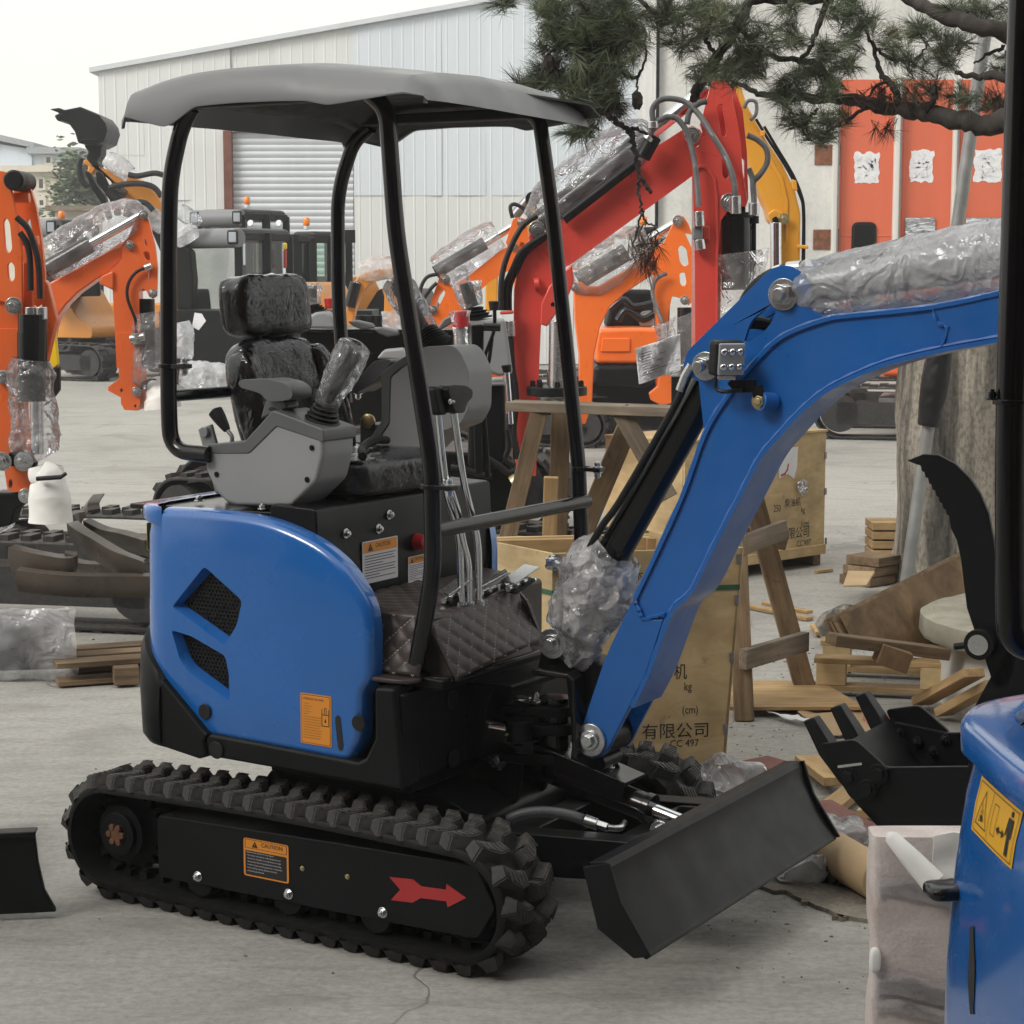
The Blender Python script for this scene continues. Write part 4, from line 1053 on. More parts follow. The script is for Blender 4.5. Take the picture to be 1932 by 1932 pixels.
ic = lambda a, b: ol2 + ex4 * (a * pw) + ey4 * (b * ph) + Vector((0, -.0008, 0))
strip(ol, [ic(.20, .22), (ic(.20, -.10)), ic(.42, -.10), ic(.42, .22)], .0022, 'ink', 'tank_icon'); strip(ol, [ic(.20, .12), ic(.42, .12)], .002, 'ink', 'tank_icon'); strip(ol, [ic(.28, .12), ic(.28, .25), ic(.34, .25), ic(.34, .12)], .002, 'ink', 'tank_icon')
dr = [ic(.31 + .03 * math.cos(R(a)), -.01 + .022 * math.sin(R(a))) for a in range(-200, 21, 22)] + [ic(.31, .055)]
t = MB(); t.add(dr, [tuple(range(len(dr)))]); t.build('oil_drop', 'ink', ol, smooth=False)
# pictogram sticker wrapped on the tail corner
def tail_sticker(parent, path, i0, i1, z0, z1, mirror=False, off=.004):
    seg = path[i0:i1 + 1]; rows = []
    lo, hi = z0, z1
    for p, n_ in seg: rows.append([Vector((p.x + n_.x * off, p.y + n_.y * off, lo)), Vector((p.x + n_.x * off, p.y + n_.y * off, hi))])
    t = MB(); t.grid(rows); o = t.build('pictogram_sticker', 'sticker_yellow', parent, angle=60, solid=.0008)
    S = [0]
    for a, b in zip(seg, seg[1:]): S.append(S[-1] + (b[0] - a[0]).length)
    tot = S[-1]
    def at_(f, h, e=.0022):
        s = f * tot; k = max(i for i in range(len(S) - 1) if S[i] <= s + 1e-9); q = (s - S[k]) / max(S[k + 1] - S[k], 1e-9)
        p = seg[k][0].lerp(seg[k + 1][0], q); n_ = seg[k][1].lerp(seg[k + 1][1], q).normalized()
        return Vector((p.x + n_.x * (off + e), p.y + n_.y * (off + e), lo + (hi - lo) * h))
    def line(pts, w, nm):
        t = MB()
        for (f0, h0), (f1, h1) in zip(pts, pts[1:]):
            n = 8; dx, dy = (f1 - f0) * tot, (h1 - h0) * (hi - lo); l = math.hypot(dx, dy); px, py = -dy / l * w / 2 / tot, dx / l * w / 2 / (hi - lo)
            t.grid([[at_(f0 + (f1 - f0) * i / n + px, h0 + (h1 - h0) * i / n + py), at_(f0 + (f1 - f0) * i / n - px, h0 + (h1 - h0) * i / n - py)] for i in range(n + 1)])
        t.build(nm, 'ink', o, smooth=False)
    def poly(pts, nm):
        t = MB(); t.add([at_(f, h) for f, h in pts], [tuple(range(len(pts)))]); t.build(nm, 'ink', o, smooth=False)
    w = .0016
    line([(.05, .07), (.95, .07), (.95, .93), (.05, .93), (.05, .07)], w, 'border_line'); line([(.44, .07), (.44, .93)], w, 'border_line')
    line([(.10, .2), (.36, .2), (.23, .82), (.10, .2)], w * 1.3, 'danger_triangle'); line([(.17, .28), (.22, .5), (.28, .32)], w, 'slew_mark'); line([(.20, .62), (.26, .45)], w, 'slew_mark')
    line([(.50, .28), (.58, .28), (.58, .75), (.50, .75), (.50, .28)], w, 'machine_outline')
    line([(.62, .42), (.74, .42)], w * 1.6, 'distance_arrow'); poly([(.60, .42), (.65, .48), (.65, .36)], 'arrow_head'); poly([(.76, .42), (.71, .48), (.71, .36)], 'arrow_head')
    poly([(.84 + .025 * math.cos(R(a)), .80 + .04 * math.sin(R(a))) for a in range(0, 360, 30)], 'figure_head')
    poly([(.79, .74), (.89, .74), (.905, .45), (.885, .45), (.875, .62), (.872, .15), (.848, .15), (.842, .42), (.836, .15), (.812, .15), (.808, .62), (.795, .45), (.775, .45)], 'figure_body')
    return o
tail_sticker(tl, tpath, 9, 17, .965, 1.040)

# deck and bulkhead under the seat
t = MB(); t.prism([(xj - .18, 1.075), (.0, 1.085), (.0, 1.098), (xj - .18, 1.090)], 'xz', -.40, .40); t.build('engine_cover', 'black_gloss', EX, bevel=.004)
t = MB(); t.prism(fil([(-.14, .67), (.005, .67), (.020, .90), (.012, 1.115), (-.14, 1.12)], .012, 2), 'xz', -.415, .44); bh = t.build('bulkhead', 'black_paint', EX, bevel=.005)
for q in F.tr(z('E', (1482, 278), (1420, 360), (1231, 387)), 0, .016): bolt(bh, q, (1, 0, 0), .0095)
for q in F.tr(z('E', (382, 200), (750, 247), (1134, 222)), 2, 1.10): bolt(bh, q, (0, 0, 1), .010)
def warn_label(parent, k4, hdr='CAUTION', n=9):
    c = sum(k4, Vector()) / 4; ex_ = Vector((0, 1, 0)); ey_ = Vector((0, 0, 1)); w = abs(k4[1].y - k4[0].y); h = abs(k4[0].z - k4[3].z); c.x += .0012
    o = plate(parent, c, ex_, ey_, w, h, 'sticker_white', .004)
    plate(o, c + Vector((.0013, 0, h * .35)), ex_, ey_, w * .95, h * .25, 'sticker_orange', .002, .0003, 'header')
    warn_triangle(o, c + Vector((.001, -w * .28, h * .335)), ex_, ey_, h * .18)
    text(hdr, 'caution_text', 'ink', o, c + Vector((.002, -w * .14, h * .29)), ex_, ey_, h * .15, sx=.9)
    for i in range(n):
        f = [.86, .80, .84, .5, .86, .82, .86, .4, .85][i % 9]; zc = h * (.15 - i * .066)
        strip(o, [c + Vector((.0016, -w * .43, zc)), c + Vector((.0016, -w * .43 + w * f, zc))], h * .018, 'ink', 'print_line', (1, 0, 0))
warn_label(bh, F.tr(z('E', (1320, 430), (1525, 400), (1530, 655), (1330, 675)), 0, .0195))
warn_label(bh, F.tr(z('E', (1588, 520), (1682, 505), (1684, 665), (1592, 672)), 0, .0195))
q = F.pt(*z('E', (1640, 437))[0], 0, .02)
t = MB(); t.lathe(q, (1, 0, 0), [(.024, 0), (.024, .01), (.020, .03), (.014, .034)], 24); ko = t.build('isolator_knob', 'red_plastic', bh); t = MB(); t.lathe(q + Vector((.034, .003, 0)), (1, 0, 0), [(.013, 0), (.012, .01), (.006, .012)], 18); t.build('knob_face', 'white_plastic', ko)
# ------------------------------------------------------------------ operator's place
def quilt(parent, p0, ex, ey, w, h, nrm, step=.042, amp=.0045, skew=0.0):
    """padded leather panel with diamond stitching"""
    p0, ex, ey, n = Vector(p0), Vector(ex).normalized(), Vector(ey).normalized(), Vector(nrm).normalized()
    nx, ny = max(8, int(w / .0052)), max(8, int(h / .0052)); rows = []
    def pad(a, b):
        u_, v_ = (a + b) / (step * 1.414), (a - b) / (step * 1.414)
        return amp * (abs(math.sin(math.pi * u_)) ** .45) * (abs(math.sin(math.pi * v_)) ** .45)
    for j in range(ny + 1):
        b = h * j / ny; rows.append([p0 + ex * (w * i / nx + skew * b) + ey * b + n * (pad(w * i / nx, b) if 0 < i < nx and 0 < j < ny else -.004) for i in range(nx + 1)])
    t = MB(); t.grid(rows); o = t.build('quilted_panel', 'quilt', parent, angle=180)
    t = MB(); k = int((w + h) / (step * 1.414)) + 2
    for i in range(-k, k + 1):
        for sg in (1, -1):
            c = i * step * 1.414; s = 0.0
            while s < h:
                a = c - sg * s
                if .004 < a < w - .012 and s < h - .008:
                    q = p0 + ex * (a + skew * s) + ey * s + n * .0012; dd = (ex * (-sg + skew) + ey).normalized(); sd = dd.cross(n) * .0007
                    t.add([q + sd, q + dd * .0062 + sd, q + dd * .0062 - sd, q - sd], [(0, 1, 2, 3)])
                s += .0074
    t.build('stitching', 'stitch', o, smooth=False, kind='stuff'); return o
fm_ = MB(); fm_.prism([(.015, .68), (.40, .68), (.40, .70), (.318, .838), (.015, .860)], 'xz', -.352, .05); fm_.prism([(.015, .68), (.22, .68), (.22, .842), (.015, .862)], 'xz', .05, .40)
mt = fm_.build('floor_mat', 'quilt', EX, bevel=.012, seg=3)
quilt(mt, (.018, -.352, .866), (.32, 0, -.018), (0, 1, 0), .318, .40, (.05, 0, 1))
quilt(mt, (.02, -.418, .706), (1, 0, 0), (0, .05, .156), .315, .160, (0, -.95, .3))
quilt(mt, (.420, -.37, .700), (0, 1, .085), (-.62, 0, 1), .43, .165, (.85, 0, .53))
quilt(mt, (.420, .06, .737), (-.62, .72, .04), (-.30, -.25, 1), .26, .115, (.70, .55, .4))
t = MB(); t.prism(fil([(.20, -.46), (.315, -.46), (.345, -.415), (.30, -.35), (.20, -.35)], .03, 4), 'xy', .690, .702); t.build('mat_flap', 'quilt', mt, bevel=.004)
t = MB(); t.prism(fil([(.325, -.40), (.40, -.38), (.41, .10), (.325, .10)], .02, 3), 'xy', .690, .704); t.build('floor_plate', 'black_gloss', EX, bevel=.004)
t = MB(); t.prism([(.30, .672), (.395, .672), (.40, .700), (.30, .705)], 'xz', -.40, .12); t.build('floor_edge', 'black_paint', EX, bevel=.006)

def cushion(name, c, r, M_=None, e=.42, film=True, seed=1, mat_='vinyl'):
    t = MB(); t.sup(c, r, e, e, 36, 20, M_); crumple(t, .0018, 9, seed, False); o = t.build(name, mat_, ST, angle=180)
    if film:
        t = MB(); t.sup(c, [a + .005 for a in r], e, e, 150, 84, M_); c3 = Vector(c); so = Vector((seed * 2.3, seed, 0))
        def pull(v):
            d = (v - c3).normalized(); q = Vector((v.x * 12, v.y * 15, v.z * 4)) + so; q2 = Vector((v.x * 22, v.y * 30, v.z * 7)) + so
            return v + d * (.0056 * (1 - 2.4 * abs(noise.noise(q))) + .0014 * (1 - 2.4 * abs(noise.noise(q2))) + .004 * noise.noise(v * 9 + so))
        t.jit(pull); t.build('seat_film', 'film_tight', o, angle=180)
    return o
ST = MB(); ST.prism(fil([(-.46, 1.10), (-.02, 1.10), (-.03, 1.13), (-.46, 1.13)], .01, 2), 'xz', -.22, .22); ST = ST.build('seat', 'black_plastic', EX, bevel=.01)
cushion('seat_cushion', (-.195, 0, 1.172), (.215, .232, .055), None, .38, seed=2)
Mb = Matrix.Rotation(R(-9), 3, 'Y')
Mb = Matrix.Rotation(R(-19), 3, 'Y')
cushion('seat_backrest', (-.408, 0, 1.345), (.050, .178, .195), Mb, .42, seed=5)
for sg in (-1, 1): cushion('side_bolster', (-.382, .165 * sg, 1.335), (.052, .036, .180), Mb, .6, seed=7 + sg)
cushion('headrest', (-.476, .002, 1.632), (.048, .156, .084), Matrix.Rotation(R(-8), 3, 'Y'), .40, seed=11)
t = MB(); t.tube(spl([(-.02, -.16, 1.232), (-.10, -.05, 1.243), (-.14, .06, 1.256), (-.18, .18, 1.245)], 6), .012, 8); t.v = [Vector((v.x, v.y, v.z)) for v in t.v]; t.build('lap_belt', 'black_plastic', ST)
t = MB(); t.bar((-.44, -.245, 1.12), (-.50, -.245, 1.30), .012, .05); t.cyl((-.495, -.25, 1.285), (-.495, -.262, 1.285), .016, n=16); t.build('recliner_bracket', 'steel_grey', ST, bevel=.003)

def dz(y, *p): return F.xz(z('D', *p), y)
y0, y1 = -.385, -.245
t = MB(); t.prism(fil(dz(y0, (222, 1275), (240, 1228), (460, 1210), (620, 1032), (905, 1142), (905, 1290), (868, 1440), (722, 1585), (400, 1582), (340, 1562), (285, 1500), (222, 1370)), .012, 3), 'xz', y0, y1)
co = t.build('control_console', 'console_grey', EX, bevel=.012, seg=3)
t = MB(); t.prism(fil(dz(y0, (218, 1277), (238, 1222), (458, 1203), (618, 1024), (912, 1136), (914, 1212), (640, 1120), (480, 1277)), .006, 2), 'xz', y0 - .003, y1 + .003); t.build('console_trim', 'console_trim', co, bevel=.006, seg=3)
for q in on(y0 - .001, 'D', (842, 1243), (290, 1397), (814, 1427)):
    t = MB(); t.cyl(q, q + Vector((0, -.002, 0)), .0075, n=18); t.cyl(q + Vector((0, -.002, 0)), q + Vector((0, -.004, 0)), .0045, n=6); t.build('console_screw', 'black_satin', co)
t = MB(); t.prism(fil(dz(-.36, (432, 865), (452, 847), (600, 840), (705, 866), (752, 906), (746, 958), (690, 972), (610, 976), (560, 925), (450, 895)), .012, 3), 'xz', -.375, -.290); ar_ = t.build('armrest', 'console_trim', co, bevel=.014, seg=3)
t = MB(); t.prism(dz(-.34, (590, 970), (700, 968), (720, 1010), (560, 1075)), 'xz', -.355, -.300); t.build('armrest_stem', 'console_trim', co, bevel=.006)
sw = F.tr(z('D', (620, 1005), (760, 995), (820, 1020), (690, 1035)), 2, 1.372)
t = MB(); ps = dz(-.33, (640, 1020), (800, 1075)); t.bar((ps[0][0], -.33, ps[0][1] + .004), (ps[1][0] - .02, -.33, ps[1][1] + .006), .075, .008); t.build('switch_panel', 'black_plastic', co, bevel=.002)
t = MB(); t.bar((ps[0][0] + .03, -.33, ps[0][1] - .001), (ps[1][0] - .035, -.33, ps[1][1] + .010), .05, .006); t.build('switch_label', 'white_plastic', co)
def joystick(parent, b, tip, gt, r0=.050, film=True, seed=3):
    """bellows boot, grip and the bag tied over it"""
    b, tip, gt = Vector(b), Vector(tip), Vector(gt); ax = (tip - b); L_ = ax.length; prof = []; n = 6
    for i in range(n):
        a = i / n; rr = r0 * (1 - .48 * a); prof += [(rr, L_ * (a + .02)), (rr * 1.06, L_ * (a + .08)), (rr * .98, L_ * (a + .13)), (rr * .80, L_ * (a + .155))]
    t = MB(); t.lathe(b, ax, prof, 28); bo = t.build('lever_boot', 'black_plastic', parent, angle=50)
    t = MB(); d = (gt - tip); s1 = d.orthogonal().normalized()
    t.tube([tip - d * .08, tip + d * .1, tip + d * .35, tip + d * .6, tip + d * .85, tip + d * .97, gt], .02, 16, rad=[.014, .016, .019, .021, .025, .022, .012]); jo = t.build('joystick', 'black_plastic', parent, angle=60)
    if film:
        f_ = film_tube([tip - d * .05, tip + d * .2, tip + d * .5, tip + d * .8, gt + d * .03, gt + d * .10], [.030, .036, .044, .046, .040, .012], 44, 8, .009, 18, seed); f_.build('joystick_bag', 'film', jo, angle=26)
def P3(k, p, y): return F.pt(*z(k, p)[0], 1, y)
joystick(co, P3('D', (895, 1115), -.315), P3('D', (930, 975), -.315), P3('D', (1085, 665), -.315))
# far console, swung up for stepping in
y0, y1 = .235, .36
t = MB(); t.prism(fil(dz(y0, (1140, 1270), (1262, 1085), (1258, 815), (1340, 752), (1500, 655), (1660, 650), (1702, 690), (1752, 800), (1748, 1020), (1700, 1110), (1590, 1150), (1470, 1275)), .014, 3), 'xz', y0, y1); c2 = t.build('control_console', 'console_grey', EX, bevel=.012, seg=3)
t = MB(); t.prism(fil(dz(y0, (1130, 1272), (1250, 1082), (1246, 808), (1330, 745), (1420, 690), (1440, 725), (1350, 790), (1300, 835), (1294, 1098), (1180, 1272)), .006, 2), 'xz', y0 - .004, y1 + .002); t.build('console_trim', 'console_trim', c2, bevel=.005)
t = MB(); t.prism(fil(dz(.27, (1083, 905), (1100, 868), (1225, 738), (1310, 728), (1330, 745), (1232, 862), (1120, 925)), .012, 3), 'xz', .25, .34); t.build('armrest', 'console_trim', c2, bevel=.012, seg=3)
joystick(c2, P3('D', (1560, 655), .30), P3('D', (1500, 555), .30), P3('D', (1330, 285), .30), seed=8)
# gauge panel deep behind the seat side
t = MB(); t.box((-.30, .33, 1.20), (.10, .10, .16)); t.build('side_box', 'black_plastic', EX, bevel=.006)
q = F.pt(*z('D', (1170, 1090))[0], 1, .26); t = MB(); t.lathe(q, (.3, -1, .1), [(.022, 0), (.022, .012), (.018, .014)], 20); t.build('key_switch', 'brass', EX)
# short lever standing on the deck
q0, q1, q2 = P3('D', (378, 1210), -.30), P3('D', (350, 1140), -.30), P3('D', (275, 1020), -.30)
t = MB(); t.tube(spl([q0, q0.lerp(q1, .5) + Vector((.008, 0, 0)), q1], 5), .006, 10); lo = t.build('throttle_lever', 'steel_grey', EX)
t = MB(); t.tube([q1, q1.lerp(q2, .15), q1.lerp(q2, .6), q1.lerp(q2, .9), q2], .015, 14, rad=[.010, .013, .019, .021, .008]); t.build('lever_grip', 'black_plastic', lo, angle=60)
# travel levers
def ip(k, x, *p): return F.tr(z(k, *p), 0, x)
pA = ip('D', .31, (1575, 1050), (1602, 1330)) + ip('I', .31, (85, 0), (122, 110), (156, 250), (160, 480), (162, 590))
pA2 = ip('D', .32, (1625, 1420)) + ip('I', .32, (150, 90), (170, 240), (206, 360), (206, 590))
pB = ip('D', .33, (1665, 1040), (1722, 1450)) + ip('I', .33, (222, 80), (262, 250), (264, 580))
for pts, nm in ((pA, 1), (pA2, 0), (pB, 1)):
    t = MB(); t.tube(fil3(pts, .05, 5), .0095, 14); lv_ = t.build('travel_lever', 'chrome', EX, angle=60)
    t = MB(); t.cyl(pts[-1], pts[-1] - Vector((0, 0, .02)), .016, n=16); t.build('lever_collar', 'zinc', lv_)
def knob(k, x, parent, *p):
    pl = [(q.y, q.z) for q in ip(k, x, *p)]; t = MB(); t.prism(fil(pl, .012, 3), 'yz', x - .020, x + .020); return t.build('lever_knob', 'black_plastic', parent, bevel=.009, seg=3)
kb = knob('D', .33, EX, (1592, 905), (1622, 875), (1702, 880), (1740, 908), (1738, 950), (1704, 985), (1694, 1038), (1636, 1042), (1622, 990)); bolt(kb, F.pt(*z('D', (1640, 975))[0], 0, .351), (1, 0, 0), .005)
knob('D', .31, EX, (1515, 905), (1530, 885), (1580, 888), (1594, 915), (1594, 1050), (1548, 1054))
# pedals
def pedal(a, b, zc):
    pa, pb = F.pt(*z('I', a)[0], 2, zc), F.pt(*z('I', b)[0], 2, zc + .02); d = (pb - pa); t = MB()
    t.bar(pa, pb + Vector((0, 0, .018)), .062, .006, (0, 0, 1)); po_ = t.build('foot_pedal', 'zinc', EX, bevel=.002)
    t = MB(); m_ = (pa + pb) / 2
    t.bar(pa.lerp(pb, .1) - Vector((0, 0, .028)), pa.lerp(pb, .9) - Vector((0, 0, .014)), .05, .010); t.build('pedal_link', 'black_plastic', po_, bevel=.002)
    t = MB()
    for f_ in (.25, .55, .85): t.cyl(pa.lerp(pb, f_) + Vector((0, -.03, -.02)), pa.lerp(pb, f_) + Vector((0, .03, -.02)), .0085, n=12)
    t.build('pedal_pins', 'zinc', po_)
pedal((60, 545), (195, 488), .885); pedal((275, 495), (430, 450), .885); pedal((430, 480), (572, 420), .895)

# ------------------------------------------------------------------ canopy frame
def post(name, pts, r=.0225, rr=.10, n=20):
    t = MB(); t.tube(fil3(pts, rr, 7), r, n); return t.build(name, 'black_gloss', EX, angle=60)
YP = .395
nr = F.tr([(360, 205), (341, 245), (321, 335), (318, 470), (318, 760), (330, 820)], 1, -YP); nr[1] = nr[1]
nr = nr[:5] + [F.pt(322, 850, 1, -YP), F.pt(395, 858, 1, -YP)]
post('canopy_post', nr, rr=.11)
fr2 = F.tr([(690, 170), (730, 205), (747, 440), (815, 880), (817, 1085), (786, 1252)], 1, -YP); post('canopy_post', fr2, rr=.07)
rl = F.tr([(700, 240), (667, 268), (637, 360), (638, 560), (652, 760)], 1, YP); post('canopy_post', rl, r=.0215, rr=.10)
fl = F.tr([(985, 205), (1018, 225), (1042, 400), (1092, 880), (1098, 1040), (1072, 1118)], 1, YP); post('canopy_post', fl, r=.0215, rr=.07)
def xbar(a, b, r=.03):
    t = MB(); t.tube([a, b], r, 20); return t.build('cross_bar', 'black_gloss', EX, angle=60)
zf_, xf_ = fr2[4].z, None
a_ = F.pt(815, 1003, 1, -YP); xbar(a_, Vector((a_.x + .004, YP, a_.z)), .0195)
b_ = F.pt(320, 747, 1, -YP); xbar(b_, Vector((b_.x, YP, b_.z)), .017)
for P_, y in ((F.pt(813, 918, 1, -YP), -YP), (F.pt(1096, 884, 1, YP), YP), (F.pt(318, 690, 1, -YP), -YP), (F.pt(648, 737, 1, YP), YP)):
    t = MB(); t.cyl(P_ + Vector((0, 0, -.006)), P_ + Vector((0, 0, .006)), .029, n=24); t.bar(P_ + Vector((.0, 0, 0)), P_ + Vector((.07 if P_.x > 0 else .07, 0, 0)), .035, .012); fo_ = t.build('post_flange', 'black_gloss', EX, bevel=.002)
    bolt(fo_, P_ + Vector((.055, 0, .006)), (0, 0, 1), .010, ln=.014); bolt(fo_, P_ + Vector((.055, 0, -.006)), (0, 0, -1), .010, ln=.016)

# canopy roof: cross-sections from tail to front
near_lo = F.xz(z('r4', (187, 595), (330, 635), (480, 672), (548, 632), (690, 520), (1000, 492), (1300, 480), (1500, 478), (1650, 510), (1780, 490)) + z('r5', (240, 465), (470, 428), (750, 415)), -.50)
crease = F.xz(z('r4', (250, 455), (420, 385), (640, 320), (900, 285), (1150, 275), (1350, 285), (1480, 300), (1600, 375), (1790, 488)), -.47)
def interp(tab, x):
    tab = sorted(tab)
    if x <= tab[0][0]: return tab[0][1]
    for (a, b), (c_, d_) in zip(tab, tab[1:]):
        if x <= c_: return b + (d_ - b) * (x - a) / max(c_ - a, 1e-6)
    return tab[-1][1]
xs_r, xe_r = near_lo[0][0], .362
sil = F.xz(z('r4', (250, 455), (440, 345), (700, 270), (1100, 215), (1400, 195), (1932, 232)) + z('r5', (640, 280)), -.42)
N_ = 72; rows_t = []; rows_b = []
def smooth_tab(tab, w=.035):
    tab = sorted(tab); n = 80; xs2 = [tab[0][0] + (tab[-1][0] - tab[0][0]) * i / n for i in range(n + 1)]
    return [(a, sum(interp(tab, max(tab[0][0], min(tab[-1][0], a + w * k / 4))) * (5 - abs(k)) for k in range(-4, 5)) / 25) for a in xs2]
near_lo = smooth_tab(near_lo, .018); crease = smooth_tab(crease, .05); sil = smooth_tab(sil, .10)
def low(x): return interp(near_lo, x)
def topz(x): return max(interp(sil, x) - .004, low(x) + .03)
def crs(x):
    c_ = max(interp(crease, x), low(x) + .62 * (topz(x) - low(x))); return min(max(min(c_, low(x) + .16), low(x) + .012), topz(x) - .006)
for i in range(N_ + 1):
    x = xs_r + (xe_r - xs_r) * i / N_; l_, c_, tz = low(x), crs(x), topz(x)
    f_ = min(1, i / 5.0); b_ = min(1, (N_ - i) / 5.0)
    half = [(.505, l_ - .004), (.506, l_), (.494, c_ - .022), (.478, c_), (.462, c_ + (tz - c_) * .55), (.42, tz - .004), (.30, tz + .010), (.12, tz + .018), (0, tz + .018)]
    full = [Vector((x, -a, b)) for a, b in half] + [Vector((x, a, b)) for a, b in reversed(half[:-1])]
    rows_t.append(full)
t = MB(); t.grid(rows_t)
# tail and front faces curl down
fr_row = rows_t[-1]; zfl = F.pt(*z('r5', (795, 470))[0], 1, -.47).z
r1_ = [Vector((v.x + .050, v.y * .985, v.z - .030 * min(1, max(0, (v.z - zfl) / .05)))) for v in fr_row]
r2_ = [Vector((v.x + .082 - .03 * (abs(v.y) / .52) ** 6, v.y * .965, zfl - .004)) for v in fr_row]
t.grid([fr_row, r1_, r2_, [Vector((v.x - .02, v.y * .97, v.z + .003)) for v in r2_]])
rr_row = rows_t[0]
t.grid([rr_row, [Vector((v.x - .018, v.y * .985, v.z - .03)) for v in rr_row], [Vector((v.x - .024, v.y * .97, max(low(xs_r) - .012, v.z - .10))) for v in rr_row]])
t.v = [Vector((v.x - .10 * max(0, v.x / .4) * (v.y + .5), v.y, v.z)) for v in t.v]
ro = t.build('canopy_roof', 'roof_plastic', EX, solid=.008, angle=50, merge=True)
# moulded liner under the roof
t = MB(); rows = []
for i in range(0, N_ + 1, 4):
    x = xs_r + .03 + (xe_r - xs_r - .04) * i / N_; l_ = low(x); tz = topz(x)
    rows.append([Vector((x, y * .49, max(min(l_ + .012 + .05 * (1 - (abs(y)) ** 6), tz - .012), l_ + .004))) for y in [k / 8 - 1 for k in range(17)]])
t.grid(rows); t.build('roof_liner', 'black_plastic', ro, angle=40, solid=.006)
for sg in (-1, 1):
    t = MB(); t.box((-.10, .37 * sg, low(0) + .018), (.58, .05, .03)); t.build('roof_rail', 'black_plastic', ro, bevel=.006)
t = MB(); q = F.pt(*z('r5', (270, 232))[0], 1, .0); t.lathe((q.x, 0, topz(q.x) - .004), (0, 0, 1), [(.022, 0), (.020, .01), (.010, .018), (.010, .024)], 16); t.build('roof_bolt', 'zinc', ro)
# ------------------------------------------------------------------ boom, swing bracket, bucket
BY = -.070
def mz(y, *p): return F.xz(z('M', *p), y)
def iz(y, *p): return F.xz(z('I', *p), y)
def spx(pts, n=4): return [(p.x, p.y) for p in spl([(a, b, 0) for a, b in pts], n)]
foot = F.pt(*z('I', (925, 1385))[0], 1, BY)
lowc = iz(BY, (1060, 1360), (1240, 1010), (1345, 690), (1385, 640))
under = mz(BY, (130, 1930), (250, 1690), (400, 1400), (500, 1210), (600, 1090), (720, 960), (850, 850), (1000, 770), (1200, 690), (1490, 620), (1800, 565), (1990, 540))
leftp = iz(BY, (862, 1330), (990, 950), (1040, 830), (1165, 570), (1430, 0)) + mz(BY, (202, 1078), (172, 800))
pinA, pinB = F.pt(*z('M', (213, 718))[0], 1, BY), F.pt(*z('M', (633, 330))[0], 1, BY)
rA, rB = .062, .070
brk = [(pinA.x + rA * math.cos(R(a)), pinA.z + rA * math.sin(R(a))) for a in (200, 175, 150, 135)] + [(pinB.x + rB * math.cos(R(a)), pinB.z + rB * math.sin(R(a))) for a in (140, 118, 96, 74, 50, 24, 0)]
topl = mz(BY, (755, 395), (800, 425), (862, 452), (1000, 432), (1440, 385), (1810, 308), (1990, 270))
fa = [(foot.x + .052 * math.cos(R(a)), foot.z + .052 * math.sin(R(a))) for a in (-30, -60, -90, -120, -150, 180)]
side = leftp + brk + topl + list(reversed(under)) + list(reversed(lowc)) + fa
slot = mz(BY, (452, 475), (575, 375), (592, 388), (584, 452), (540, 520), (445, 590), (418, 588))
def boom_plate(y_a, y_b, nm='boom_side'):
    t = MB(); t.prism(side, 'xz', y_a, y_b, holes=[fil(slot, .02, 3)]); return t.build(nm, 'blue_metal', EX, bevel=.0025)
t = MB()
t.prism(side, 'xz', BY, BY + .012, holes=[fil(slot, .02, 3)]); bo_ = t.build('boom', 'blue_metal', EX, bevel=.0025)
t = MB(); t.prism(side, 'xz', -BY - .012, -BY, holes=[fil(slot, .02, 3)]); t.build('boom_plate', 'blue_metal', bo_, bevel=.0025)
# belly and back plates closing the box
un = iz(BY, (1150, 1190), (1240, 1010), (1345, 720), (1400, 610)) + under
t = MB(); lo_ = [Vector((a, BY - .010, b)) for a, b in spx(un)]; 
t.grid([[Vector((p.x, y, p.z)) for p in lo_] for y in (BY - .010, -BY + .010)]); t.build('belly_plate', 'blue_metal', bo_, solid=.010, angle=30)
bp = spx(iz(BY, (1165, 570), (1430, 0)) + mz(BY, (205, 1078), (330, 872), (500, 660), (640, 540), (862, 455), (1000, 434), (1440, 387), (1810, 310), (1990, 272)))
t = MB(); t.grid([[Vector((a, y, b)) for a, b in bp] for y in (BY - .008, -BY + .008)]); t.build('back_plate', 'blue_metal', bo_, solid=.010, angle=30)
# weld bead along the seams
def bead(pts, y, r=.0045):
    P_ = spl([Vector((a, y, b)) for a, b in pts], 5); t = MB(); t.tube(P_, r, 6, rad=[r * (1 + .35 * math.sin(i * 2.1)) for i in range(len(P_))]); return t.build('weld_bead', 'blue_metal', bo_)
bead([(a, b + .004) for a, b in un], BY - .003); bead(iz(BY, (1175, 585), (1205, 650), (1222, 690), (1290, 672), (1352, 660)), BY - .006, .006); bead([(a, b) for a, b in bp[::4]], BY - .004, .004)
# thicker cheek plate at the foot
ck = iz(BY, (862, 1330), (990, 950), (1040, 830), (1160, 580), (1185, 610), (1222, 692), (1340, 690), (1240, 1005), (1065, 1352)) + fa
t = MB(); t.prism(ck, 'xz', BY - .008, BY + .002); t.build('cheek_plate', 'blue_metal', bo_, bevel=.003)
# tip casting beyond
q = mz(BY, (1440, 385), (1465, 480), (1520, 510), (1490, 610))
bead(q, BY - .003, .005)
tc_ = mz(BY, (1445, 388), (1812, 308), (1990, 272), (1990, 538), (1800, 562), (1492, 618), (1518, 515), (1468, 480)); t = MB(); t.prism(tc_, 'xz', BY - .003, BY + .002); t.build('tip_plate', 'blue_metal', bo_, bevel=.002)
pin(bo_, (pinA.x, BY, pinA.z), (0, -1, 0), .024, ln=.045); pin(bo_, (pinB.x, BY, pinB.z), (0, -1, 0), .026, ln=.035)
washer_pin(bo_, (foot.x, BY - .008, foot.z), (0, -1, 0), .044)
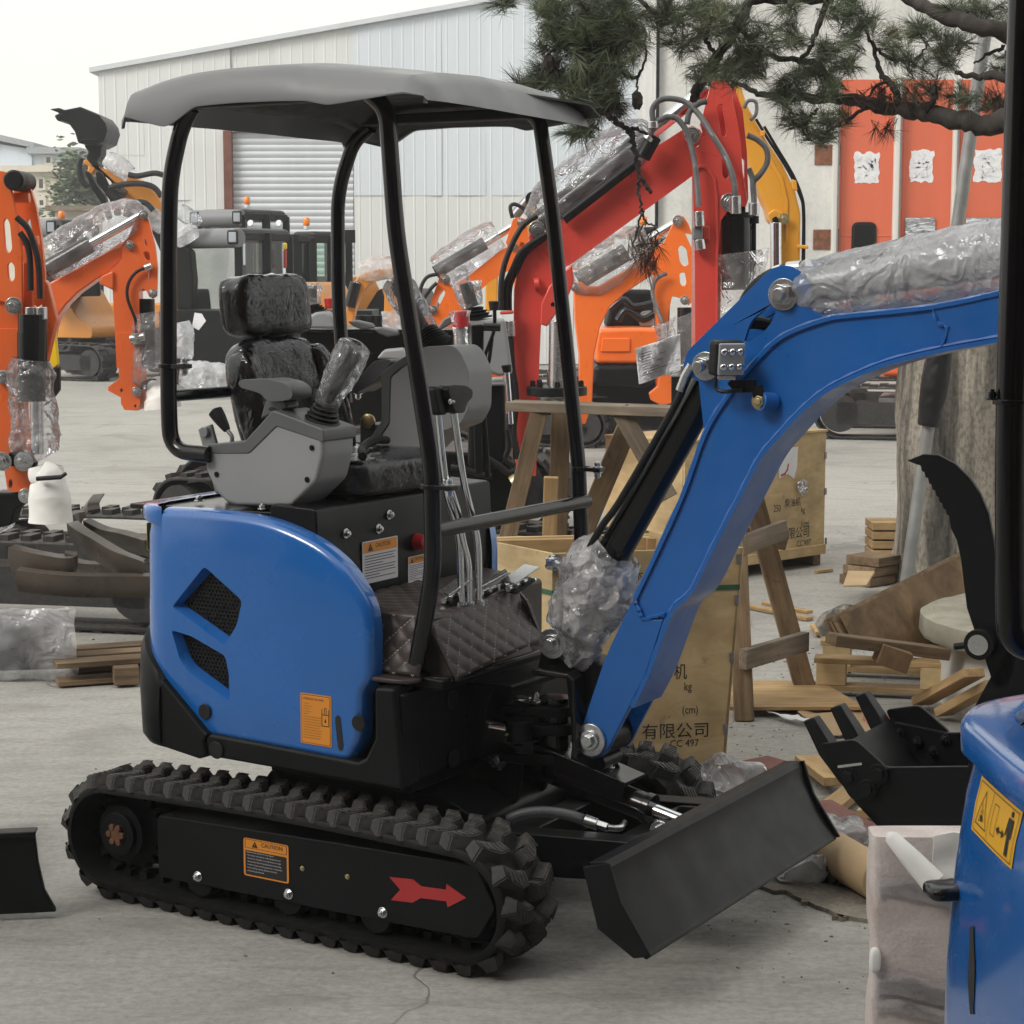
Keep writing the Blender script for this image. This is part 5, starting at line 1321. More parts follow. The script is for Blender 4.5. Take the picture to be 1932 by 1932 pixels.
# swing bracket
sw0 = F.pt(*z('I', (695, 830))[0], 1, -.065)
brp = iz(-.045, (640, 800), (700, 770), (755, 800), (800, 900), (990, 955), (990, 1000), (880, 1300), (900, 1430), (1000, 1500), (1000, 1560), (800, 1600), (790, 1560), (820, 1330), (830, 1100), (790, 1010), (600, 1000), (620, 930))
t = MB(); t.prism(fil(brp, .01, 2), 'xz', -.052, .052); sb_ = t.build('swing_bracket', 'black_paint', EX, bevel=.005)
t = MB(); t.cyl((sw0.x, -.062, sw0.z), (sw0.x, .062, sw0.z), .040, n=28); t.build('pin_boss', 'black_paint', sb_, bevel=.003); t = MB(); t.cyl((foot.x, -.058, foot.z), (foot.x, .058, foot.z), .05, n=28); t.build('pin_boss', 'black_paint', sb_, bevel=.003)
washer_pin(sb_, (sw0.x, -.064, sw0.z), (0, -1, 0), .041)
t = MB(); c_ = iz(-.10, (578, 985), (610, 975), (790, 1000), (832, 1045), (845, 1500), (815, 1500), (810, 1060), (775, 1030), (600, 1015)); t.prism(c_, 'xz', -.115, -.045); t.build('bracket_strap', 'black_gloss', sb_, bevel=.006)
# swing ears on the platform and the kingpin
kx, kz = F.pt(*z('I', (640, 1290))[0], 1, -.06).x, F.pt(*z('I', (640, 1290))[0], 1, -.06).z
for dz_ in (-.115, -.035, .015):
    t = MB(); t.prism(fil([(.29, -.10), (kx - .01, -.085), (kx + .065, -.04), (kx + .065, .04), (kx - .01, .085), (.29, .10)], .03, 5), 'xy', kz + dz_, kz + dz_ + .028); t.build('swing_ear', 'black_paint', EX, bevel=.004)
t = MB(); t.cyl((kx, 0, kz - .15), (kx, 0, kz + .06), .042, n=28); t.build('kingpin', 'black_gloss', EX, bevel=.003)
t = MB(); t.box((kx - .055, -.045, kz + .050), (.075, .04, .008)); t.cyl((kx - .075, -.045, kz + .05), (kx - .075, -.045, kz + .06), .024, n=24); ko2 = t.build('keeper_plate', 'zinc', EX, bevel=.003); bolt(ko2, (kx - .035, -.045, kz + .054), (0, 0, 1), .010, ln=.018)
t = MB(); t.prism(iz(-.05, (300, 1010), (590, 1030), (600, 1045), (560, 1090), (480, 1060), (440, 1180), (430, 1450), (330, 1450), (330, 1040)), 'xz', -.17, .12); t.build('platform_nose', 'black_paint', EX, bevel=.006)
a, b = F.pt(*z('I', (215, 1290))[0], 1, -.15), F.pt(*z('I', (430, 1325))[0], 1, -.13)
t = MB(); t.cyl(a + Vector((-.06, -.005, .012)), a, .036, n=24); t.cyl(a, a + (b - a) * .06, .026, n=20); sc_ = t.build('swing_cylinder', 'black_gloss', EX, bevel=.003)
t = MB(); t.cyl(a, b, .0155, n=20); t.build('cylinder_rod', 'chrome', sc_); t = MB(); t.cyl(b, b + (b - a) * .12, .020, n=20); t.cyl(b + (b - a) * .3 + Vector((0, 0, -.028)), b + (b - a) * .3 + Vector((0, 0, .028)), .034, n=24); t.build('rod_eye', 'black_satin', sc_, bevel=.003); bolt(sc_, b + (b - a) * .2 + Vector((0, -.033, -.005)), (0, -1, 0), .004, 'brass', washer=False)
# boom cylinder and its hose
c0, c1 = Vector((sw0.x, 0, sw0.z)), Vector((pinA.x, 0, pinA.z)); cd = (c1 - c0).normalized(); s0_ = .24
t = MB(); t.cyl(c0 + cd * s0_, c1 - cd * .05, .045, n=32); t.cyl(c0 + cd * (s0_ - .002), c0 + cd * (s0_ + .05), .048, n=32); t.cyl(c1 - cd * .06 , c1, .034, n=20); bc = t.build('boom_cylinder', 'black_gloss', EX, bevel=.002)
t = MB(); t.cyl(c0, c0 + cd * s0_, .020, n=24); t.build('cylinder_rod', 'chrome', bc)
hl = F.tr(z('I', (905, 405), (885, 350), (900, 290), (985, 140), (1085, 0)) + z('M', (30, 960), (110, 790), (180, 640), (270, 530)), 1, -.06)
t = MB(); t.tube(spl(hl, 6), .0095, 12); h1_ = t.build('boom_hose', 'black_plastic', EX)
t = MB(); t.tube([F.pt(*q, 1, -.075) for q in z('M', (70, 850), (100, 770), (135, 710))], .011, 12); t.build('hose_fitting', 'zinc', h1_)
for off in ((0, 0), (26, 20)):
    pts = F.tr([(u + off[0] * .35, v + off[1] * .35) for u, v in z('M', (145, 700), (200, 610), (300, 520), (430, 470), (560, 490))], 1, -.01); t = MB(); t.tube(spl(pts, 6), .013, 12); t.build('hydraulic_hose', 'black_plastic', bo_)
pts = F.tr(z('M', (410, 440), (430, 360), (490, 280), (560, 230), (640, 200), (730, 190)), 1, -.02); t = MB(); t.tube(spl(pts, 6), .0165, 14); hh_ = t.build('hydraulic_hose', 'black_plastic', bo_)
S_ = spl(pts, 6); t = MB(); t.tube(S_[20:24], .0175, 14); t.build('hose_band', 'white_plastic', hh_); t = MB(); t.cyl(S_[25], S_[-1], .020, n=16); t.build('hose_fitting', 'zinc', hh_, bevel=.001)
# arm cylinder lying on the boom, wrapped in film
w0, w1 = F.pt(*z('M', (690, 300))[0], 1, 0), F.pt(*z('M', (1830, 130))[0], 1, 0)
t = MB(); t.cyl(w0, w0.lerp(w1, 1.15), .045, n=24); t.cyl(w0.lerp(w1, .15) + Vector((0, .02, .055)), w0.lerp(w1, 1.1) + Vector((0, .02, .055)), .014, n=10); ac = t.build('arm_cylinder', 'steel_grey', EX, bevel=.002)
wr = F.tr(z('M', (738, 290), (850, 300), (1100, 255), (1400, 195), (1650, 150), (1850, 130), (2050, 105)), 1, -.01)
f_ = film_tube(wr, [.066, .076, .080, .082, .086, .092, .09], 90, 12, .0085, 24, 21); f_.build('cylinder_wrap', 'film_milky', ac, angle=11)
# bag stuffed round the rod
f_ = film_tube([c0 + cd * .02 + Vector((.03, -.03, -.06)), c0 + cd * .04 + Vector((.035, -.02, 0)), c0 + cd * .12 + Vector((.02, -.02, 0)), c0 + cd * .22 + Vector((0, -.01, 0)), c0 + cd * .29], [.03, .078, .098, .090, .070], 90, 12, .022, 15, 33); crumple(f_, .016, 11, 7); f_.build('rod_bag', 'film_white', bc, angle=9)
f_ = film_tube([c0 + cd * .03 + Vector((.05, -.04, -.10)), c0 + cd * .08 + Vector((.05, -.05, 0)), c0 + cd * .18 + Vector((.035, -.05, 0)), c0 + cd * .27 + Vector((.02, -.03, 0))], [.02, .065, .08, .05], 80, 12, .022, 18, 35); crumple(f_, .020, 13, 9); f_.build('rod_bag', 'film_white', bc, angle=9)
# work lamp on a bent bracket
lc = F.pt(*z('M', (345, 680))[0], 1, -.16); lx = Vector((.80, -.58, -.10)).normalized(); ly = Vector((0, 0, 1)); ly = (ly - lx * ly.dot(lx)).normalized(); lz = lx.cross(ly); ML = Matrix((lz, ly, lx)).transposed()
t = MB(); t.box(lc - lx * .022, (.080, .086, .040), ML); lo_ = t.build('work_lamp', 'black_plastic', bo_, bevel=.010, seg=3)
t = MB(); t.box(lc + lx * .004, (.072, .078, .008), ML); t.build('lamp_lens', 'lens_glass', lo_, bevel=.008, seg=3)
for i in range(3):
    for j in range(2):
        q = lc + lx * .009 + ML @ Vector(((i - 1) * .022, (j - .5) * .036, 0)); t = MB(); t.lathe(q, lx, [(.0100, 0), (.0092, .003), (.006, .006), (.001, .0065)], 16); t.build('lamp_reflector', 'chrome', lo_)
bb = F.tr(z('M', (350, 790), (385, 830), (485, 825), (505, 905)), 1, -.105); t = MB()
for a, b in zip(bb, bb[1:]): t.bar(a, b, .03, .007, (0, 1, 0))
t.build('lamp_bracket', 'black_satin', lo_, bevel=.002); t = MB(); t.box(bb[0] + Vector((0, -.01, .012)), (.05, .04, .025)); t.build('lamp_hinge', 'zinc', lo_, bevel=.003)
q = F.pt(*z('M', (505, 908))[0], 1, -.105); bolt(lo_, q, (0, -1, 0), .015, 'brass'); t = MB(); t.cyl(q, (q.x + .02, BY, q.z - .005), .024, n=20); t.build('lamp_stud', 'blue_metal', bo_, bevel=.002)
ca = F.tr(z('M', (270, 760), (265, 830), (300, 855), (370, 850), (410, 845)), 1, -.12); t = MB(); t.tube(spl(ca, 6), .005, 8); t.build('lamp_cable', 'black_plastic', lo_)
# arm, hanging straight down from the boom tip
tip = Vector((1.84, 0, 1.64))
arm = [(1.76, 1.82), (1.86, 1.80), (1.93, 1.64), (1.90, 1.2), (1.87, .86), (1.83, .80), (1.77, .84), (1.75, 1.2), (1.745, 1.60)]
t = MB(); t.prism(fil(arm, .03, 3), 'xz', -.055, .055); ao = t.build('dipper_arm', 'blue_metal', EX, bevel=.004); pin(ao, (1.83, -.055, 1.62), (0, -1, 0), .025); pin(ao, (1.81, -.055, .87), (0, -1, 0), .022)
# thumb with a saw edge
def nz(y, *p): return F.xz(z('N', *p), y)
def thumb(y):
    oc = [(1232, 362), (1330, 323), (1420, 328), (1520, 380), (1610, 470), (1670, 560), (1720, 680), (1750, 850), (1780, 1050), (1840, 1250), (1890, 1450), (1870, 1640), (1800, 1720), (1745, 1690), (1690, 1520), (1640, 1390), (1590, 1240), (1570, 1080), (1556, 960), (1530, 840), (1492, 760)]
    st = [(1480, 735), (1290, 388)]; teeth = []; n = 9
    for i in range(n):
        a = Vector((1488 - (1488 - 1300) * (i / n) ** 1.05, 725 - (725 - 392) * (i / n), 0)); b = Vector((1488 - (1488 - 1300) * ((i + 1) / n) ** 1.05, 725 - (725 - 392) * ((i + 1) / n), 0))
        teeth += [(a.x, a.y), (a.x - 6, a.y - 30)]; 
        teeth += [(b.x + 14, b.y - 2)]
    t = MB(); t.prism(nz(y, *(oc + teeth + [(1290, 385)])), 'xz', y, y + .014); return t
to = thumb(-.075).build('thumb', 'black_satin', EX, bevel=.002, seg=1); thumb(.075).build('thumb_plate', 'black_satin', to, bevel=.002, seg=1)
q = F.pt(*z('N', (1700, 1440))[0], 1, -.075); t = MB(); t.cyl((q.x, -.10, q.z), (q.x, .12, q.z), .030, n=24); t.cyl((q.x, -.125, q.z), (q.x, -.10, q.z), .036, n=24); t.build('thumb_pivot', 'black_satin', to, bevel=.003); t = MB(); t.cyl((q.x, -.128, q.z), (q.x, -.125, q.z), .024, n=24); t.build('pivot_face', 'zinc', to)
t = MB(); t.cyl((q.x - .06, -.112, q.z - .012), (q.x - .02, -.112, q.z - .003), .008, n=12); t.build('grease_pin', 'black_satin', to)
t = MB(); t.bar((q.x, 0, q.z), (1.82, 0, .80), .09, .07, (0, 1, 0)); t.build('thumb_link', 'black_satin', to, bevel=.005)
# bucket
def oz(y, *p): return F.xz(z('O', *p), y)
yb0, yb1 = -.21, .21
lp = oz(yb0, (680, 470), (760, 600), (830, 720), (920, 820), (1005, 905)); e_ = lp[-1]
prof = lp + [(e_[0] + .09, e_[1] - .05), (e_[0] + .20, e_[1] - .045), (e_[0] + .28, e_[1] + .02), (e_[0] + .30, e_[1] + .13), (e_[0] + .27, e_[1] + .235), (e_[0] + .20, e_[1] + .26)]
rim = oz(yb0, (1450, 540), (1020, 545))
cur = spx(prof, 5)
t = MB(); t.grid([[Vector((a, y, b)) for a, b in cur] for y in (yb0, yb0 / 3, yb1 / 3, yb1)]); bu = t.build('bucket', 'black_satin', EX, solid=.014, angle=30)
sidep = [(a, b) for a, b in cur[::2]] + rim
for y in (yb0, yb1 - .012):
    t = MB(); t.prism(sidep, 'xz', y, y + .012); t.build('bucket_side', 'black_satin', bu, bevel=.002)
cut = oz(yb0, (655, 412), (845, 388), (890, 425), (1022, 545), (1010, 600), (955, 690), (900, 710), (830, 715), (700, 510))
for y in (yb0 - .013, yb1):
    t = MB(); t.prism(fil(cut, .012, 3), 'xz', y, y + .013); s_ = t.build('side_cutter', 'black_satin', bu, bevel=.003)
    if y < 0:
        for p in ((803, 595), (905, 662), (965, 580)):
            q = F.pt(*z('O', p)[0], 1, y); t = MB(); t.cyl(q, (q.x, y - .004, q.z), .024, n=24); t.cyl(q, (q.x, y - .012, q.z), .016, n=6); t.build('cutter_bolt', 'black_satin', s_, bevel=.002)
        strip(s_, [Vector((a, y - .0015, b)) for a, b in oz(y, (752, 540), (870, 525))], .006, 'zinc', 'weld_line')
def tooth(yc):
    t0 = [(a, b) for a, b in oz(yb0, (530, 308), (590, 287), (668, 405), (735, 520), (800, 700), (740, 640), (620, 490))]
    M_ = MB(); M_.prism(t0, 'xz', yc - .030, yc + .030)
    tipx = min(p[0] for p in t0)
    M_.v = [Vector((v.x, yc + (v.y - yc) * (.55 + .45 * min(1, (v.x - tipx) / .12)), v.z)) for v in M_.v]
    M_.build('bucket_tooth', 'black_satin', bu, bevel=.004)
for yc in (-.165, 0.0, .165): tooth(yc)
for i, p in enumerate(((1075, 362), (1172, 407), (1325, 393), (1260, 460))):
    q = F.pt(*z('O', p)[0], 1, .19); bolt(bu, q, (-.2, -1, .1), .010, 'black_satin')
t = MB(); t.prism([(e_[0] + .17, e_[1] + .24), (e_[0] + .33, e_[1] + .26), (1.83, .78), (1.86, .90), (1.76, .90), (e_[0] + .16, e_[1] + .30)], 'xz', -.075, -.055); t.prism([(e_[0] + .17, e_[1] + .24), (e_[0] + .33, e_[1] + .26), (1.83, .78), (1.86, .90), (1.76, .90), (e_[0] + .16, e_[1] + .30)], 'xz', .055, .075); t.build('bucket_ears', 'black_satin', bu, bevel=.003)
# ------------------------------------------------------------------ crates, trestle, stone, timber, rubbish
def boxed(name, mat_, label, cat, c, size, yaw, tilt=(0, 0), bevel=.003, group=None):
    """one free-standing board or block; origin at its own centre so that grain differs"""
    t = MB(); t.box((0, 0, 0), size); o = t.build(name, mat_, None, bevel=bevel)
    o.location = c; o.rotation_euler = (R(tilt[0]), R(tilt[1]), R(yaw)); return tag(o, label, cat, group)
def plank(name, mat_, label, p, q, w, th, group=None, parent=None, up=(0, 0, 1), cat='plank', bevel=.003):
    """a board from p to q: length along its local X"""
    p, q = Vector(p), Vector(q); d = q - p; L_ = d.length; d.normalize(); s_ = Vector(up).cross(d)
    if s_.length < 1e-3: s_ = Vector((0, 1, 0)).cross(d)
    s_.normalize(); u_ = d.cross(s_); t = MB(); t.box((0, 0, 0), (L_, w, th)); o = t.build(name, mat_, None, bevel=bevel)
    M_ = Matrix((d, s_, u_)).transposed().to_4x4(); M_.translation = (p + q) / 2
    if parent: o.parent = parent; o.matrix_local = parent.matrix_basis.inverted() @ M_
    else: o.matrix_basis = M_; tag(o, label, cat, group)
    return o
def root(name, label, cat, loc, group=None): return thing(name, label, cat, None, group, loc)

# open plywood crate behind the boom
A_, B_, C_ = at(1042, 1041, 6.55), at(1403, 1033, 6.66), at(925, 1008, 7.02); ZT = A_.z
cr = root('open_crate', 'tall open plywood crate with green strap and stencilled kg and cm', 'crate', (A_.x, A_.y, 0))
fy = math.degrees(math.atan2(B_.y - A_.y, B_.x - A_.x)); cr.rotation_euler = (0, 0, R(fy)); wF = (B_ - A_).xy.length; dF = .50
def cpanel(nm, poly, plane, a, b, mat_='plywood', bev=.002):
    t = MB(); t.prism(poly, plane, a, b); return t.build(nm, mat_, cr, bevel=bev)
cpanel('front_panel', [(0, .02), (wF - .055, .02), (wF, ZT), (0, ZT - .006)], 'xz', 0, .012)
sk = -.30
t = MB(); t.add([(0, 0, .02), (-.21 - 0, .47, .02), (-.21, .47, ZT - .008), (0, 0, ZT - .006), (.012, .006, .02), (-.20, .476, .02), (-.20, .476, ZT - .008), (.012, .006, ZT - .006)], [(0, 1, 2, 3), (4, 7, 6, 5), (3, 2, 6, 7), (0, 4, 5, 1), (0, 3, 7, 4), (1, 5, 6, 2)]); t.build('side_panel', 'plywood', cr, bevel=.002)
t = MB(); t.add([(wF, .0, ZT), (wF - .055, .0, .02), (wF - .26, .47, .02), (wF - .21, .47, ZT), (wF - .012, .0, ZT), (wF - .07, .0, .02), (wF - .272, .47, .02), (wF - .222, .47, ZT)], [(0, 1, 2, 3), (4, 7, 6, 5), (0, 3, 7, 4), (1, 5, 6, 2), (0, 4, 5, 1), (3, 2, 6, 7)]); t.build('side_panel', 'plywood', cr, bevel=.002)
cpanel('back_panel', [(-.21, .02), (wF - .26, .02), (wF - .21, ZT - .01), (-.21, ZT - .01)], 'xz', .47, .482)
for (a, b) in (((-.2, .455, ZT - .045), (wF - .22, .455, ZT - .045)), ((-.005, .02, .10), (wF - .08, .02, .10)), ((-.19, .455, .05), (-.19, .455, ZT - .02)), ((.16, .455, .05), (.16, .455, ZT - .08)), ((wF - .23, .44, .04), (wF - .21, .44, ZT - .02))):
    plank('batten', 'pale_wood', '', cr.matrix_basis @ Vector(a), cr.matrix_basis @ Vector(b), .03, .055, parent=cr)
cpanel('crate_floor', [(0, .0), (wF - .08, 0), (wF - .28, .46), (-.2, .46)], 'xy', .03, .045)
zs = at(1700 * .628906 if False else 1130, 1124, 6.6).z; zs = ZT - .150
t = MB(); t.prism([(-.002, zs), (wF - .012, zs + .004), (wF - .011, zs + .022), (-.002, zs + .018)], 'xz', -.0025, -.0005); t.add([(-.0028, 0, zs), (-.212, .47, zs), (-.212, .47, zs + .018), (-.0028, 0, zs + .018)], [(0, 1, 2, 3)]); t.build('strap', 'green_strap', cr, smooth=False)
def cl(u, v):                           # picture reading -> crate front face
    M_ = Matrix.Translation(cr.location) @ Matrix.Rotation(R(fy), 4, 'Z'); I_ = M_.inverted(); o = I_ @ CAMP; d = I_.to_3x3() @ ray(u, v); q = o + d * ((-.001 - o.y) / d.y); return q
def ctext(s, k, p, size, mat_='ink', sx=1.0, nm='stencil'):
    return text(s, nm, mat_, cr, cl(*z(k, p)[0]), (1, 0, 0), (0, 0, 1), size, sx=sx)
ctext('\u673a', 'I', (1392, 1052), .060, sx=.8); ctext('kg', 'I', (1452, 1118), .042, sx=.75); ctext('(cm)', 'I', (1440, 1252), .040, sx=.8)
ctext('\u6709\u9650\u516c\u53f8', 'I', (1205, 1400), .058, sx=1.05); ctext('CC 497', 'I', (1370, 1445), .036, sx=.9); ctext('\u6d4e\u5357\u660c\u6728', 'I', (985, 475), .035)
for p in ((1770, 340), (1758, 578), (1730, 912), (1695, 1325)):
    q = cl(*z('I', p)[0]); t = MB(); t.box((q.x, -.003, q.z), (.014, .004, .035)); t.build('corner_clip', 'steel_grey', cr, bevel=.001)
q = cl(*z('I', (695, 360))[0]); t = MB(); t.ell((q.x, -.012, q.z), (.030, .008, .026), 16, 10); crumple(t, .008, 40, 4); t.build('torn_foil', 'foil', cr, angle=25)

# closed crate further back
c0, c1 = gnd(1390, 1092), gnd(1554, 1066); d_ = (c1 - c0).xy; yb = math.degrees(math.atan2(d_.y, d_.x)); HB = .80; LB = d_.length + .45
bc_ = root('plywood_crate', 'closed stained plywood crate on skids with a torn red label', 'crate', (c1.x, c1.y, 0)); bc_.rotation_euler = (0, 0, R(yb))
def bpl(nm, c, s, mat_='plywood'): t = MB(); t.box(c, s); return t.build(nm, mat_, bc_, bevel=.002)
bpl('front_panel', (-LB / 2, .006, .07 + HB / 2 - .035), (LB, .012, HB - .07)); bpl('side_panel', (-.006, .31, .07 + HB / 2 - .035), (.012, .59, HB - .07)); bpl('back_panel', (-LB / 2, .61, .07 + HB / 2 - .035), (LB, .012, HB - .07)); bpl('side_panel', (-LB + .006, .31, .07 + HB / 2 - .035), (.012, .59, HB - .07)); bpl('lid', (-LB / 2, .305, HB + .008), (LB + .01, .63, .014))
for x in (-.04, -LB + .05): plank('skid', 'old_wood', '', bc_.matrix_basis @ Vector((x, .02, .035)), bc_.matrix_basis @ Vector((x, .60, .035)), .07, .068, parent=bc_)
plank('base_batten', 'plywood', '', bc_.matrix_basis @ Vector((-LB, -.008, .10)), bc_.matrix_basis @ Vector((0, -.008, .10)), .014, .06, parent=bc_)
MB_ = Matrix.Translation(bc_.location) @ Matrix.Rotation(R(yb), 4, 'Z'); IB_ = MB_.inverted()
def bl_(u, v): o = IB_ @ CAMP; d = IB_.to_3x3() @ ray(u, v); return o + d * ((-.0015 - o.y) / d.y)
def btext(s, k, p, size, mat_='ink', sx=1.0, nm='stencil'): return text(s, nm, mat_, bc_, bl_(*z(k, p)[0]), (1, 0, 0), (0, 0, 1), size, sx=sx)
btext('\u67f4\u6cb9\u673a', 'N', (505, 648), .055, sx=.9); btext('250', 'N', (438, 682), .060, sx=.75); btext('kg', 'N', (602, 682), .050, sx=.8); btext('(cm)', 'N', (602, 765), .050, sx=.85); btext('\u6709\u9650\u516c\u53f8', 'N', (480, 848), .075, sx=.9); btext('CC 497', 'N', (575, 885), .050, sx=.85); btext('\u6cb9', 'N', (318, 735), .03); btext('\u7f16', 'N', (318, 765), .03)
pq = [bl_(*q) for q in z('N', (470, 290), (585, 278), (578, 400), (560, 470), (520, 440), (470, 470))]; t = MB(); t.add([(q.x, -.0025, q.z) for q in pq], [tuple(range(6))]); t.build('torn_label', 'paper', bc_, smooth=False)
btext('olm', 'N', (492, 390), .075, 'arrow_red', nm='label_print')
for a0, a1 in ((0, 6), ): 
    ac_ = [bl_(*q) for q in z('N', (485, 450), (505, 440), (520, 415), (525, 385))]; strip(bc_, [Vector((q.x, -.0035, q.z)) for q in ac_], .012, 'arrow_red', 'label_arc')
q = bl_(*z('N', (600, 510))[0]); t = MB(); t.ell((q.x, -.02, q.z), (.045, .016, .05), 16, 10); crumple(t, .02, 22, 9); t.build('torn_film', 'film', bc_, angle=25)
t = MB(); sp_ = bl_(*z('N', (560, 610))[0]); lp = [(sp_.x + .10 * (1 + .4 * math.sin(a * 3)) * math.cos(a), sp_.z + .07 * (1 + .3 * math.cos(a * 4)) * math.sin(a)) for a in [i * .35 for i in range(18)]]
for v_ in (330, 545, 840):
    q = bl_(*z('N', (748, v_))[0]); t = MB(); t.box((q.x, -.004, q.z), (.016, .005, .04)); t.build('corner_clip', 'steel_grey', bc_, bevel=.001)

# sawn-timber trestle
ts = root('trestle', 'weathered timber trestle with a plank top and A-frame legs', 'trestle', (.9, 7.9, 0))
def tb(p, q, w, th, m_='old_wood', nm='leg', up=(0, 1, 0)): return plank(nm, m_, '', p, q, w, th, parent=ts, up=up)
tb(at(963, 765, 8.0), at(1400, 780, 7.75), .16, .038, 'grey_wood', 'top_plank', (0, 0, 1))
tb(at(1018, 772, 7.92), gnd(880, 1330), .07, .045, 'old_wood'); tb(at(1058, 776, 8.14), at(1046, 1290, 8.45), .08, .04, 'old_wood'); tb(at(1040, 900, 8.05), at(1037, 1010, 8.1), .06, .03, 'pale_wood', 'splint')
tb(at(1186, 800, 8.12), at(1085, 1040, 8.3), .085, .045, 'old_wood', 'brace'); tb(at(1168, 770, 7.84), at(1262, 940, 7.8), .075, .04, 'grey_wood', 'brace')
tb(at(1376, 778, 7.78), gnd(1522, 1310), .085, .05, 'old_wood'); tb(at(1380, 782, 7.70), gnd(1404, 1360), .075, .05, 'old_wood')
ra, rb2 = z('N', (235, 872), (505, 772)); tb(at(*ra, 7.58), at(*rb2, 7.80), .075, .035, 'grey_wood', 'rung'); ra, rb2 = z('N', (255, 1548), (630, 1438)); tb(at(*ra, 7.46), at(*rb2, 7.86), .08, .035, 'grey_wood', 'rung'); ra, rb2 = z('N', (250, 795), (510, 850)); tb(at(*ra, 7.9), at(*rb2, 7.95), .06, .04, 'old_wood', 'rung')

# standing stone, prop pole, round planter
b0 = gnd(1690, 1112); st = MB(); rows = []; nst = 40
for i in range(31):
    zq = 1.62 * i / 30; r_ = []
    for k in range(nst):
        a = 2 * math.pi * k / nst; rx, ry = .315 - .03 * i / 30, .24
        p = Vector((math.copysign(abs(math.cos(a)) ** .7, math.cos(a)) * rx, math.copysign(abs(math.sin(a)) ** .7, math.sin(a)) * ry, zq))
        nv = noise.noise(Vector((p.x * 5, p.y * 5, zq * 1.1 + 3))) * .085 + noise.noise(Vector((p.x * 14, p.y * 14, zq * 3))) * .03
        f_ = 1 + nv / .3; top_ = 1 - .5 * max(0, (i - 27) / 3) ** 2
        r_.append(Vector((p.x * f_ * top_, p.y * f_ * top_, zq - .02)))
    rows.append(r_)
st.grid(rows, close=True); st.add(rows[-1], [tuple(range(nst))]); so_ = st.build('standing_stone', 'stone', None, angle=70); so_.location = (b0.x + .34, b0.y + .28, 0); tag(so_, 'tall streaked grey standing stone behind the leaning pole', 'stone')
pp0, pp1 = gnd(1706, 1122), at(1862, 40, 10.3); pr_ = root('prop_pole', 'grey metal pole propping up the pine branch, black tape round it', 'pole', (pp0.x, pp0.y, 0))
t = MB(); t.tube([pp0 - pr_.location, pp1 - pr_.location], .034, 20); t.build('pole', 'galv_pipe', pr_)
ax = (pp1 - pp0); tp = []; 
a_, b_ = pp0 + ax * ((1.72 - (800 - 520) * 10.5 / 3700) / ax.z), pp0 + ax * ((1.72 - (660 - 520) * 10.45 / 3700) / ax.z)
f_ = film_tube([a_ - pr_.location, a_.lerp(b_, .3) - pr_.location, a_.lerp(b_, .7) - pr_.location, b_ - pr_.location], [.056, .066, .070, .062], 30, 9, .010, 16, 3); f_.build('tape_wrap', 'black_plastic', pr_, angle=40)
PC = Vector((2.29, 7.80, 0)); pl_ = root('round_planter', 'round concrete planter full of dry pine needles', 'planter', PC)
t = MB(); t.lathe((0, 0, 0), (0, 0, 1), [(.55, 0), (.55, .27), (.52, .275)], 64); t.build('planter_wall', 'cement_wall', pl_, angle=30)
t = MB(); t.lathe((0, 0, .27), (0, 0, 1), [(.56, 0), (.625, .0), (.635, .02), (.63, .085), (.60, .10), (.42, .10), (.41, .05)], 72); crumple(t, .004, 12, 2, False); t.build('planter_rim', 'concrete_cap', pl_, angle=40)
t = MB(); t.lathe((0, 0, .29), (0, 0, 1), [(.45, 0), (.45, .04), (.2, .07), (.01, .08)], 40); t.build('soil', 'dirt', pl_)
nd = MB(); rn = random.Random(5)
for i in range(900):
    a, r_ = rn.uniform(0, 6.28), .62 * math.sqrt(rn.random()); p = Vector((r_ * math.cos(a), r_ * math.sin(a), .374 + rn.uniform(0, .012))); b = rn.uniform(0, 6.28); d = Vector((math.cos(b), math.sin(b), rn.uniform(-.1, .15))) * rn.uniform(.03, .07); s_ = Vector((-d.y, d.x, 0)).normalized() * .0012
    nd.add([p - s_, p + s_, p + d], [(0, 1, 2)])
nd.build('needle_litter', 'dead_leaf', pl_, smooth=False, kind='stuff')

# timber: dark plywood leaning on the planter, pallet, boards
def sheet_quad(name, mat_, label, P4, th, layers=1, gap=.0, cat='board', group=None):
    P4 = [Vector(p) for p in P4]; c = sum(P4, Vector()) / 4; n = (P4[1] - P4[0]).cross(P4[3] - P4[0]).normalized()
    if n.z < 0: n = -n
    t = MB(); m = len(P4)
    t.add([p - c for p in P4] + [p - c + n * th for p in P4], [tuple(range(m)), tuple(reversed(range(m, 2 * m)))] + [(i, (i + 1) % m, (i + 1) % m + m, i + m) for i in range(m)])
    o = t.build(name, mat_, None, bevel=.002); o.location = c; tag(o, label, cat, group); return o, n
Lq, Tq, Bq = z('N', (740, 1325), (1555, 915), (1470, 1540)); L3, T3, B3 = at(*Lq, 7.75), at(*Tq, 8.55), at(*Bq, 8.15)
L4 = at(*z('N', (800, 1440))[0], 7.72)
for i in range(5):
    off = Vector((rn.uniform(-.02, .02), rn.uniform(-.01, .01), 0)); n_ = (T3 - L3).cross(B3 - L3).normalized(); n_ = n_ if n_.z > 0 else -n_
    sheet_quad('plywood_offcut', 'dark_ply' if i in (0, 4) else 'old_wood', ('lowest', 'second lowest', 'middle', 'second highest', 'topmost')[i] + ' dark plywood sheet of the bundle tilted against the planter', [p + n_ * (.016 * i) + off for p in (L3, T3, B3, L4)], .0125, group='dark plywood offcuts leaning on the planter')
q0, q1 = z('N', (780, 1425), (1460, 1510)); plank('rough_plank', 'old_wood', 'rough dark plank wedged under the tilted plywood bundle', at(*q0, 7.45), at(*q1, 7.6), .09, .045)
